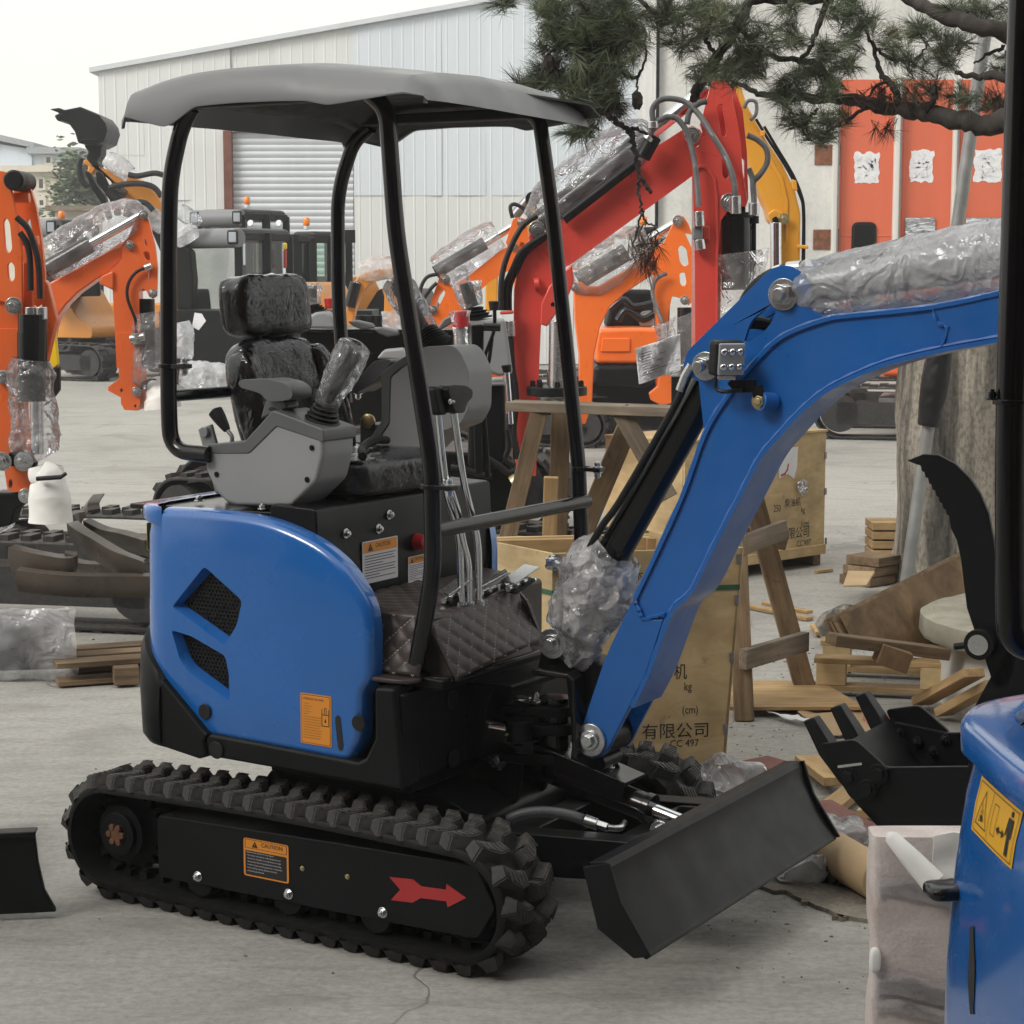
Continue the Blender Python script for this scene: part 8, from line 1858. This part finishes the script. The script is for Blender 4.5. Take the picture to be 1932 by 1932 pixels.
m.slab('body', 'bright_orange_paint', 'J', [(1530, 745), (1720, 738), (1885, 740), (1885, 955), (1520, 952), (1515, 850)], 1.2, 1.2, (), .05); m.slab('body_panel', 'bright_orange_paint', 'J', [(1560, 800), (1720, 800), (1720, 880), (1550, 880)], 1.18, .05, (), .01); m.slab('counterweight', 'black_satin', 'J', [(1510, 955), (1890, 958), (1890, 1040), (1820, 1090), (1500, 1075)], 1.15, 1.2, (), .06); m.slab('engine', 'black_satin', 'J', [(1590, 520), (1860, 520), (1860, 738), (1575, 738), (1600, 640)], 1.8, .6, (), .05)
for hs_ in ([(1600, 640), (1680, 580), (1740, 620), (1850, 600)], [(1650, 700), (1700, 640), (1790, 690), (1860, 660)]): m.hose('engine_pipe', 'black_gloss', 'J', hs_, .06, 1.5)
m.slab('console', 'console_grey', 'J', [(1790, 650), (1860, 640), (1860, 735), (1780, 735)], 1.5, .3, (), .03); simple_track(m, Vector((at(1170, 0, 19.5).x, 20.2, 0)), 2.0, .5, .35, 15); simple_track(m, Vector((at(1170, 0, 19.5).x + .3, 21.4, 0)), 2.0, .5, .35, 15); m.box('lower_frame', 'black_satin', (at(1175, 0, 19.5).x, 20.6, .5), (1.4, 1.2, .4)); 
m.slab('canopy', 'black_satin', 'K', [(870, 1700), (930, 1650), (1160, 1640), (1170, 1690), (1000, 1720)], 2.5, 1.5, (), .04); beacon(m, *z('K', (1040, 1630))[0], 2.8, .7)
m = Mach('crawler_machine', 'pinkish orange crawler machine showing one grey track under the blue boom', 'excavator', 20.0, 3.4)
simple_track(m, Vector((at(1800, 0, 20.4).x, 20.6, 0)), 2.6, .56, .42, -14); t = MB(); t.box((at(1800, 0, 20.4).x + .2, 20.9, .34), (1.5, .9, .22), Matrix.Rotation(R(-14), 3, 'Z')); m.fin(t, 'track_frame', 'steel_grey', .02); simple_track(m, Vector((at(1800, 0, 20.4).x + .4, 22.2, 0)), 2.6, .56, .42, -14); t = MB(); t.box((at(1800, 0, 20.4).x + .6, 21.4, 1.0), (2.0, 1.7, .7), Matrix.Rotation(R(-14), 3, 'Z')); m.fin(t, 'body', 'orange_paint', .06)

# machines parked right behind the blue one: their consoles and levers
m = Mach('mini_excavator', 'roofless mini excavator with grey consoles and red lever behind the blue one', 'excavator', 8.6, -.25)
m.slab('control_console', 'console_grey', 'J', [(770, 700), (800, 690), (990, 690), (1000, 720), (1040, 1010), (960, 1020), (900, 1000), (780, 960)], .35, .2, (), .015); m.slab('console_trim', 'console_trim', 'J', [(690, 700), (770, 690), (790, 720), (760, 800), (800, 960), (770, 980), (700, 860)], .33, .2, (), .012)
m.slab('armrest', 'console_trim', 'J', [(600, 745), (640, 690), (700, 658), (710, 680), (680, 720), (620, 755)], .3, .12, (), .015); t = MB(); a, b = m.P('J', (825, 690), .42), m.P('J', (815, 620), .42); L_ = (b - a).length; t.lathe(a, b - a, [(.075, 0), (.08, L_ * .15), (.06, L_ * .2), (.07, L_ * .4), (.05, L_ * .45), (.06, L_ * .65), (.04, L_ * .7), (.045, L_ * .9), (.03, L_)], 22); m.fin(t, 'lever_boot', 'black_plastic', 0, None, 50)
m.rod('joystick', 'black_plastic', 'J', (805, 620), (765, 480), .030, .42); m.film('J', [(810, 620), (790, 560), (770, 500), (765, 465), (790, 455)], [.045, .055, .06, .07, .05], .41, 'film', .012, 14, 71)
m.rod('red_lever', 'steel_grey', 'J', (742, 740), (765, 1120), .018, -.1); t = MB(); a, b = m.P('J', (733, 640), -.1), m.P('J', (738, 742), -.1); t.cyl(a, b, .042, .036, n=20); m.fin(t, 'lever_handle', 'red_plastic', .008); m.film('J', [(735, 640), (740, 760), (755, 950), (770, 1100), (770, 1180)], [.045, .03, .03, .055, .03], -.1, 'film', .008, 14, 72)
m.slab('upright_post', 'black_satin', 'J', [(798, 725), (868, 720), (872, 760), (860, 1590), (820, 1590)], .0, .06); m.slab('upright_post', 'black_satin', 'J', [(868, 1100), (885, 1240), (912, 1610), (880, 1615), (862, 1300)], .02, .06); m.rod('grab_bar', 'black_gloss', 'J', (868, 735), (970, 738), .018, .0); m.hose('hand_rail', 'black_gloss', 'J', [(935, 640), (930, 760), (880, 900), (900, 940), (920, 800)], .014, .1); t = MB(); a, b = m.P('J', (932, 585), .1), m.P('J', (932, 640), .1); t.cyl(a, b, .026, .02, n=16); m.fin(t, 'lever_knob', 'black_plastic', .006)
m.slab('tank', 'black_satin', 'J', [(780, 1065), (995, 1060), (1002, 1490), (960, 1560), (780, 1550)], .25, .5, (), .02); m.slab('tank_top', 'steel_grey', 'J', [(780, 1068), (985, 1060), (995, 1075), (780, 1085)], .22, .55, (), .004); m.slab('lower_body', 'black_paint', 'J', [(560, 1450), (1040, 1480), (1040, 1900), (560, 1900)], .5, .6, (), .02)
for hs_ in ([(680, 1550), (760, 1560), (850, 1590), (920, 1600)], [(900, 1500), (960, 1540), (1010, 1580), (1050, 1570)], [(1005, 1330), (1020, 1420), (1000, 1500), (1050, 1540)]): m.hose('hydraulic_hose', 'black_plastic', 'J', hs_, .022, .2)
m.rod('pipe_end', 'brass', 'J', (1040, 1650), (1070, 1630), .04, .1); m.rod('side_lever', 'chrome', 'J', (1005, 980), (1030, 1300), .012, .15); t = MB(); a, b = m.P('J', (1002, 955), .15), m.P('J', (1008, 1000), .15); t.cyl(a, b, .024, .018, n=14); m.fin(t, 'lever_knob', 'black_plastic', .006)
simple_track(m, Vector((-.35, 9.1, 0)), 1.6, .44, .26, 150); simple_track(m, Vector((.1, 9.9, 0)), 1.6, .44, .26, 150)
m = Mach('mini_excavator', 'low black machine with armrests and bagged joystick behind the blue seat', 'excavator', 11.5, -1.4)
m.slab('tank_deck', 'black_satin', 'J', [(-200, 755), (700, 760), (700, 880), (400, 900), (-200, 880)], .2, .8, (), .02); m.slab('deck_rail', 'black_gloss', 'J', [(-200, 748), (700, 752), (700, 770), (-200, 766)], .1, .9, (), .004); m.slab('seat_base', 'black_satin', 'J', [(-500, 880), (560, 880), (560, 1300), (-500, 1300)], .3, .8)
for p in ((155, 725), (300, 765)): m.slab('armrest', 'console_trim', 'J', [(p[0] - 75, p[1] - 22), (p[0] - 20, p[1] - 28), (p[0] + 75, p[1] - 8), (p[0] + 85, p[1] + 20), (p[0] + 10, p[1] + 28), (p[0] - 40, p[1] + 8)], .0, .12, (), .015)
m.slab('control_console', 'console_grey', 'J', [(250, 920), (290, 870), (400, 860), (440, 900), (430, 930)], -.2, .2, (), .015); m.slab('control_console', 'console_grey', 'Q', [(1290, 1560), (1380, 1440), (1440, 1405), (1540, 1400), (1590, 1430), (1640, 1570)], -.2, .25, (), .02); t = MB(); a, b = m.P('Q', (1425, 1410), -.1), m.P('Q', (1405, 1330), -.1); L_ = (b - a).length; t.lathe(a, b - a, [(.075, 0), (.08, L_ * .15), (.06, L_ * .2), (.07, L_ * .4), (.05, L_ * .45), (.06, L_ * .65), (.04, L_ * .7), (.045, L_ * .9), (.03, L_)], 20); m.fin(t, 'lever_boot', 'black_plastic', 0, None, 50)
m.rod('joystick', 'black_plastic', 'Q', (1405, 1330), (1402, 1150), .03, -.1); m.film('Q', [(1405, 1330), (1400, 1250), (1403, 1180), (1402, 1120)], [.05, .045, .06, .04], -.1, 'film', .012, 14, 81); t = MB(); a, b = m.P('Q', (1568, 1270), -.1), m.P('Q', (1575, 1370), -.1); t.cyl(a, b, .03, .025, n=14); m.fin(t, 'lever_handle', 'red_plastic', .006)
for i in range(3): m.rod('valve_spool', 'black_plastic', 'J', (162 + 50 * i, 668), (164 + 50 * i, 735), .035, .2)
m.film('J', [(335, 640), (340, 690), (335, 740)], [.05, .06, .05], .1, 'film_milky', .015, 12, 83); simple_track(m, Vector((-1.6, 12.4, 0)), 1.6, .44, .26, 150); simple_track(m, Vector((-1.1, 13.2, 0)), 1.6, .44, .26, 150)

# blade of the next machine poking in at the left foreground
bl0 = Fr(gnd(107, 1735), 8); m = thing('mini_excavator', 'black dozer blade of a machine standing mostly outside the view', 'excavator', bl0)
pf2 = [(0, .0), (.0, .02), (-.035, .08), (-.05, .15), (-.045, .215), (-.03, .235), (-.06, .24), (-.085, .15), (-.07, .08), (-.03, .0)]
t = MB(); t.prism([(a, b + .02) for a, b in [(-.0, 0), (-.03, .06), (-.045, .14), (-.052, .225), (-.9, .215), (-.9, -.005)]], 'xz', 0, .03); b2_ = t.build('dozer_blade', 'black_satin', m, bevel=.006); t = MB(); t.prism([(-.052, .230), (-.045, .248), (-.9, .240), (-.9, .222)], 'xz', -.012, .04); t.build('blade_lip', 'black_satin', b2_, bevel=.005)
for x in (-.35, -.75): t = MB(); t.box((x, .45, .16), (.08, .85, .10)); t.build('blade_arm', 'black_paint', m, bevel=.006)
for x in (-1.05, -.02): pass
# ------------------------------------------------------------------ second blue machine, close on the right
G = Fr((1.282, 2.44, 0), 6)
RX = thing('mini_excavator', 'blue mini excavator seen close from behind, pictogram sticker on its tail', 'excavator', G)
def tail_path(xr, half, rad, steps=14, nb=14):
    path = []
    for i in range(steps + 1):
        a = R(90 * i / steps); path.append((Vector((xr + rad - rad * math.sin(a), -half + rad * (1 - math.cos(a)))), Vector((-math.sin(a), -math.cos(a)))))
    yb = -half + rad
    for i in range(1, nb): path.append((Vector((xr - .012 * math.sin(math.pi * i / nb), yb - 2 * yb * i / nb)), Vector((-1, 0))))
    return path + [(Vector((p.x, -p.y)), Vector((n_.x, -n_.y))) for p, n_ in reversed(path[:steps + 1])]
TP = tail_path(-.615, .47, .22)
TP = [(Vector((.28, -.47)), Vector((0, -1)))] + TP + [(Vector((.05, .47)), Vector((0, 1)))]
prof2 = [(.42, .018), (.60, .030), (.75, .030), (.90, .020), (1.00, .008), (1.035, .0), (1.050, -.002), (1.056, .010), (1.062, .018), (1.095, .019), (1.104, .012), (1.107, .0), (1.107, -.055), (1.09, -.06)]
t = MB(); t.grid([[Vector((p.x + n_.x * o, p.y + n_.y * o, zq)) for zq, o in prof2] for p, n_ in TP]); tl2 = t.build('hood_tail', 'blue_paint', RX, angle=50)
t = MB(); t.prism([(-.56, 1.075), (.1, 1.08), (.1, 1.092), (-.56, 1.088)], 'xz', -.42, .42); t.build('engine_cover', 'black_gloss', RX, bevel=.004)
def slope_off(zq):
    for (z0, o0), (z1, o1) in zip(prof2, prof2[1:]):
        if z0 <= zq <= z1: return o0 + (o1 - o0) * (zq - z0) / (z1 - z0)
    return 0
# sticker lies on the sloping tail face: map (along y, up) to the surface
def tsurf(yl, zq, e=.001):
    best = min(range(len(TP) - 1), key=lambda i: abs((TP[i][0].y + TP[i + 1][0].y) / 2 - yl) if TP[i][0].x < -.3 else 9)
    a, b = TP[best], TP[best + 1]; q = max(0, min(1, (yl - a[0].y) / ((b[0].y - a[0].y) or 1))); p = a[0].lerp(b[0], q); n_ = a[1].lerp(b[1], q).normalized(); o = slope_off(zq) + e
    return Vector((p.x + n_.x * o, p.y + n_.y * o, zq))
sy0, sy1, sz0, sz1 = .250, .065, .965, 1.040
def sp2(f, h, e=.0022): return tsurf(sy0 + (sy1 - sy0) * f, sz0 + (sz1 - sz0) * h, e)
t = MB(); t.grid([[sp2(i / 14, j / 6, .0012) for i in range(15)] for j in range(7)]); sk2 = t.build('pictogram_sticker', 'sticker_yellow', tl2, angle=60)
def sline(pts, w, nm):
    t = MB(); W_, H_ = abs(sy1 - sy0), sz1 - sz0
    for (f0, h0), (f1, h1) in zip(pts, pts[1:]):
        dx, dy = (f1 - f0) * W_, (h1 - h0) * H_; l = math.hypot(dx, dy); px, py = -dy / l * w / 2 / W_, dx / l * w / 2 / H_; n = 6
        t.grid([[sp2(f0 + (f1 - f0) * i / n + px, h0 + (h1 - h0) * i / n + py), sp2(f0 + (f1 - f0) * i / n - px, h0 + (h1 - h0) * i / n - py)] for i in range(n + 1)])
    t.build(nm, 'ink', sk2, smooth=False)
def spoly(pts, nm):
    t = MB(); t.add([sp2(f, h, .0024) for f, h in pts], [tuple(range(len(pts)))]); t.build(nm, 'ink', sk2, smooth=False)
w = .0011
sline([(.04, .06), (.96, .06), (.96, .94), (.04, .94), (.04, .06)], w, 'border_line'); sline([(.38, .06), (.38, .94)], w, 'border_line')
sline([(.08, .2), (.34, .2), (.21, .84), (.08, .2)], w * 1.4, 'danger_triangle'); sline([(.15, .28), (.20, .5), (.26, .32), (.15, .28)], w, 'slew_mark'); sline([(.18, .62), (.24, .45)], w, 'slew_mark'); spoly([(.20, .30), (.24, .33), (.22, .42), (.18, .38)], 'slew_arrow')
sline([(.45, .25), (.55, .25), (.55, .78), (.45, .78), (.45, .25)], w, 'machine_outline'); sline([(.61, .42), (.73, .42)], w * 2.2, 'distance_arrow'); spoly([(.58, .42), (.635, .50), (.635, .34)], 'arrow_head'); spoly([(.76, .42), (.705, .50), (.705, .34)], 'arrow_head')
spoly([(.84 + .022 * math.cos(R(a)), .85 + .055 * math.sin(R(a))) for a in range(0, 360, 30)], 'figure_head'); spoly([(.79, .77), (.89, .77), (.905, .45), (.885, .45), (.876, .66), (.872, .12), (.848, .12), (.842, .44), (.836, .12), (.812, .12), (.806, .66), (.795, .45), (.775, .45)], 'figure_body')
# latch and vent on the tail
q = tsurf(.28, .865, 0); t = MB(); t.sup(q + Vector((-.016, .01, 0)), (.026, .028, .011), .6, .6, 24, 12); t.build('tail_latch', 'black_gloss', tl2, angle=180)
t = MB(); vp = [(.20, .845), (.185, .85), (.16, .80), (.15, .74), (.165, .735), (.185, .77)]; t.add([tsurf(a, b, .0018) for a, b in vp], [tuple(range(6))]); t.build('tail_vent', 'ink', tl2, smooth=False)
t = MB(); t.box((-.1, 0, .56), (.8, .92, .24)); t.build('platform', 'black_satin', RX, bevel=.01)
# rear canopy post with U-bend, roof out of view above
def gl(P_): return G.I @ P_
pp_ = [at(1946, -260, 2.86), at(1932, 0, 2.85), at(1906, 840, 2.85), at(1907, 1120, 2.85), at(1915, 1205, 2.85)]
pl2 = [gl(p) for p in pp_]; e_ = pl2[-1] + Vector((.26, 0, -.012)); pl2[-1] = Vector((pl2[-2].x + .004, pl2[-2].y, e_.z))
t = MB(); t.tube(fil3(pl2 + [e_], .10, 8), .0225, 28); p_o = t.build('canopy_post', 'black_gloss', RX, angle=60)
c_ = gl(at(1907, 758, 2.85)); t = MB(); t.cyl(c_ - Vector((0, 0, .004)), c_ + Vector((0, 0, .004)), .026, n=28); t.build('post_flange', 'black_gloss', p_o, bevel=.001); bolt(p_o, c_ + Vector((-.028, 0, .003)), (0, 0, 1), .006, 'black_satin')
for (x, y) in ((-.5, -.395), (.30, -.395), (.30, .395)): t = MB(); t.tube([Vector((x, y, .75)), Vector((x, y, 2.2))], .0225, 20); t.build('canopy_post', 'black_gloss', RX)
t = MB(); t.sup((-.08, 0, 2.30), (.62, .53, .07), .5, .35, 40, 12); t.build('canopy_roof', 'roof_plastic', RX, angle=40)
for sg in (-1, 1):
    pth, _ = loop_path(-.565, .52, .212, .217, .178, .176, 120); b2 = belt_mesh(pth, *((-.575, -.355) if sg < 0 else (.355, .575)), .03); b2.build('rubber_track', 'rubber', RX, angle=50)

# ------------------------------------------------------------------ pine tree over the yard
PT = root('pine_tree', 'old pine tree with bare dark limbs and tufts of needles overhead', 'tree', PC); rp = random.Random(11)
def pk(k, p, Y): return at(*z(k, p)[0], Y) - PT.location
limbs = []
def limb(pts, r0, r1, nm='limb', m_='bark', n=10, wob=.012):
    P_ = spl(pts, 7); m = len(P_); Q = [p + Vector((rp.uniform(-wob, wob), rp.uniform(-wob, wob), rp.uniform(-wob, wob))) * (.6 if 0 < i < m - 1 else 0) for i, p in enumerate(P_)]
    rad = [(r0 + (r1 - r0) * i / (m - 1)) * .84 * rp.uniform(.84, 1.16) for i in range(m)]; t = MB(); t.tube(Q, r0, n, rad=rad); o = t.build(nm, m_, PT, angle=60); limbs.append(Q); return Q
trunk = [(0, 0, .25), (.06, .02, .9), (.10, .05, 1.6), (.05, .10, 2.3), (.0, .15, 3.0), (-.1, .2, 3.8)]
limb(trunk, .15, .09, 'trunk', n=18, wob=.02)
hub1, hub2 = Vector((.08, .06, 1.75)), Vector((.0, .12, 2.55))
L1 = limb([hub1, pk('L', (1900, 875), 7.9), pk('L', (1700, 840), 7.95), pk('L', (1450, 790), 8.0), pk('L', (1200, 735), 8.1), pk('L', (950, 700), 8.2), pk('L', (700, 655), 8.3), pk('L', (400, 650), 8.4), pk('L', (200, 625), 8.45), pk('L', (0, 545), 8.5)], .062, .010, n=14)
L2 = limb([hub2, pk('L', (1880, 235), 7.9), pk('L', (1600, 165), 7.9), pk('L', (1380, 90), 8.0), pk('L', (1120, -20), 8.1), pk('L', (800, -150), 8.2)], .055, .02, n=14)
limb([pk('L', (1290, 735), 8.05), pk('L', (1320, 660), 8.0), pk('L', (1350, 590), 7.98)], .020, .014); limb([hub1 + Vector((0, 0, .5)), pk('L', (1840, 530), 7.9), pk('L', (1640, 510), 8.0), pk('L', (1480, 480), 8.05)], .03, .010)
limb([pk('L', (1110, 690), 8.1), pk('L', (1050, 560), 8.1), pk('L', (980, 500), 8.15), pk('L', (940, 330), 8.2), pk('L', (880, 200), 8.2)], .018, .008); limb([pk('L', (1050, 560), 8.1), pk('L', (970, 560), 8.1), pk('L', (900, 640), 8.1)], .010, .006); limb([pk('L', (940, 320), 8.2), pk('L', (1050, 390), 8.2), pk('L', (1200, 400), 8.2), pk('L', (1300, 300), 8.2)], .010, .005)
limb([pk('L', (800, -150), 8.2), pk('L', (640, -10), 8.2), pk('L', (560, 180), 8.2), pk('L', (500, 330), 8.2), pk('L', (430, 420), 8.3)], .02, .008); limb([pk('L', (700, 655), 8.3), pk('L', (560, 430), 8.3), pk('L', (330, 390), 8.3), pk('L', (150, 310), 8.3), pk('L', (40, 190), 8.3)], .018, .012)
limb([pk('L', (640, -10), 8.2), pk('K', (1860, 0), 8.2), pk('K', (1720, 200), 8.15), pk('K', (1580, 400), 8.1), pk('K', (1480, 570), 8.1), pk('K', (1395, 715), 8.1)], .030, .022); limb([pk('K', (1580, 400), 8.1), pk('K', (1500, 300), 8.1), pk('K', (1540, 130), 8.1), pk('K', (1620, 20), 8.1)], .012, .007)
limb([pk('K', (1700, 220), 8.15), pk('K', (1450, 50), 8.1), pk('K', (1200, 180), 8.1), pk('K', (1080, 60), 8.0), pk('K', (950, -60), 8.0)], .012, .010)
LF = limb([pk('K', (1450, -200), 8.0), pk('K', (1050, -80), 7.9), pk('K', (750, -20), 7.8), pk('K', (560, 150), 7.7), pk('K', (620, 350), 7.7), pk('K', (700, 560), 7.7), pk('K', (690, 750), 7.7)], .035, .014)
limb([pk('K', (690, 740), 7.7), pk('K', (800, 850), 7.7), pk('K', (930, 945), 7.7), pk('K', (960, 1020), 7.7), pk('K', (985, 1150), 7.7), pk('K', (1020, 1280), 7.7), pk('K', (1090, 1395), 7.7)], .017, .009, 'dead_branch'); limb([pk('K', (930, 945), 7.7), pk('K', (1000, 935), 7.7), pk('K', (1070, 980), 7.7)], .010, .006, 'dead_branch')
limb([pk('K', (1020, 1290), 7.7), pk('K', (1000, 1370), 7.7), pk('K', (1020, 1500), 7.7), pk('K', (1000, 1650), 7.7), pk('K', (960, 1780), 7.7)], .008, .004, 'dead_branch'); limb([pk('K', (1030, 1520), 7.7), pk('K', (1060, 1600), 7.7), pk('K', (1130, 1660), 7.7), pk('K', (1140, 1760), 7.7)], .006, .003, 'dead_branch')
limb([pk('K', (620, 350), 7.7), pk('K', (450, 320), 7.65), pk('K', (350, 400), 7.6), pk('K', (300, 560), 7.6)], .010, .005); limb([pk('K', (700, 560), 7.7), pk('K', (850, 500), 7.7), pk('K', (1000, 560), 7.7), pk('K', (1050, 380), 7.7), pk('K', (1050, 200), 7.7)], .010, .004); limb([pk('K', (1000, 560), 7.7), pk('K', (990, 650), 7.7), pk('K', (985, 745), 7.7)], .005, .004)
limb([pk('L', (900, 700), 8.15), pk('L', (780, 780), 8.1), pk('L', (700, 830), 8.1), pk('L', (560, 900), 8.1)], .010, .005); limb([pk('L', (560, 720), 8.2), pk('L', (500, 800), 8.15), pk('L', (460, 900), 8.1)], .008, .004); limb([pk('L', (1800, 310), 8.0), pk('L', (1700, 360), 8.0), pk('L', (1600, 420), 8.0)], .010, .005)
# needles: every tuft is a burst of long thin blades on a twig end
def tufts(cs, nm, m_, per=60, ln=.095, wd=.0028, spread=.45, up=.35, depth=.22):
    t = MB(); vs, fs = [], []
    for (k, p, Y) in cs:
        c = pk(k, p, Y + rp.uniform(-depth, depth)); ax = Vector((rp.gauss(0, .7), rp.gauss(0, .5), up + rp.gauss(0, .5))).normalized()
        lf = ln * rp.uniform(.75, 1.2)
        for i in range(per):
            d = (ax + Vector((rp.gauss(0, spread), rp.gauss(0, spread), rp.gauss(0, spread)))).normalized(); l = lf * rp.uniform(.7, 1.1); b = c + ax * rp.uniform(-.05, .02); s_ = d.cross(Vector((rp.gauss(0, 1), rp.gauss(0, 1), rp.gauss(0, 1)))).normalized() * wd / 2
            dr = Vector((0, 0, -.12 * l)); o = len(vs); vs += [b - s_, b + s_, b + d * l * .6 + s_ * .8 + dr * .3, b + d * l * .6 - s_ * .8 + dr * .3, b + d * l + dr]; fs += [(o, o + 1, o + 2, o + 3), (o + 3, o + 2, o + 4)]
    t.v, t.f = vs, fs; me = bpy.data.meshes.new(nm); me.from_pydata([tuple(v) for v in vs], [], fs); return link(nm, me, m_, PT, kind='stuff')
def scatter(k, Y, blobs):
    out = []
    for (cx_, cy_, rx, ry, n) in blobs:
        for _ in range(int(n * 1.2)):
            a = rp.uniform(0, 6.28); q = math.sqrt(rp.random()); out.append((k, (cx_ + rx * q * math.cos(a), cy_ + ry * q * math.sin(a)), Y))
    return out
left = scatter('K', 7.75, [(640, 120, 360, 180, 75), (560, 330, 260, 140, 46), (760, 420, 230, 170, 50), (480, 560, 220, 110, 34), (640, 680, 230, 110, 34), (820, 230, 230, 180, 40), (230, 610, 120, 50, 10), (560, 930, 120, 70, 14), (330, 120, 70, 90, 8), (30, 10, 70, 40, 6), (850, 760, 60, 100, 8)])
midk = scatter('K', 8.1, [(1200, 120, 140, 110, 22), (1330, 280, 160, 110, 20), (1650, 200, 160, 150, 30), (1560, 520, 220, 90, 26), (1780, 480, 130, 110, 16), (1500, 60, 180, 60, 18), (1850, 330, 90, 120, 12)])
right = scatter('L', 8.15, [(390, 60, 70, 60, 8), (300, 240, 200, 90, 22), (700, 60, 120, 90, 16), (820, 160, 130, 90, 18), (700, 380, 160, 120, 28), (520, 560, 200, 110, 36), (350, 640, 100, 70, 12), (420, 800, 100, 60, 12), (560, 900, 90, 60, 12), (1050, 260, 80, 70, 9), (1260, 220, 120, 70, 14), (1150, 400, 140, 70, 12), (1450, 370, 120, 120, 20), (1240, 560, 150, 90, 10), (80, 400, 90, 100, 12), (1700, 100, 150, 80, 18), (1560, 40, 140, 50, 12), (1500, 640, 90, 90, 10), (1750, 700, 90, 80, 10), (1800, 420, 80, 120, 10), (700, 810, 140, 60, 12)])
tufts(left, 'needles', 'needles', 56, .10, .0019); tufts(midk, 'needles', 'needles', 46, .10, .0018); tufts(right, 'needles', 'needles', 48, .10, .0018)
dry = scatter('K', 7.7, [(1000, 1760, 60, 110, 8), (1120, 1800, 60, 120, 8), (1040, 1900, 90, 60, 6), (760, 760, 140, 90, 12)]) + scatter('L', 8.1, [(960, 640, 140, 60, 14), (1180, 620, 120, 50, 8), (1000, 850, 60, 30, 5), (1260, 700, 60, 30, 4), (1740, 690, 70, 60, 8)])
tufts(dry, 'dry_needles', 'dry_needles', 22, .085, .0022, .32, -.7, .1)
for p in ((350, 480), (985, 745)):
    q = pk('K', p, 7.6); t = MB(); t.lathe(q + Vector((0, 0, .045)), (0.1, 0, -1), [(.005, 0), (.018, .012), (.024, .03), (.020, .052), (.006, .068)], 14); crumple(t, .007, 70, 3); t.build('pine_cone', 'bark', PT, angle=30)
# ------------------------------------------------------------------ hazy air over the yard
m, N, L, out = nodes('haze_air')
pv = N.new('ShaderNodeVolumePrincipled'); pv.inputs['Color'].default_value = (.93, .94, .95, 1); pv.inputs['Density'].default_value = .0021; pv.inputs['Anisotropy'].default_value = .2
L.new(pv.outputs[0], out.inputs['Volume'])
t = MB(); t.box((0, 55, 7.2), (150, 130, 16.4)); hz_ = t.build('haze', 'haze_air', None, smooth=False, kind='stuff'); tag(hz_, 'thin pale haze hanging over the whole yard', 'haze')
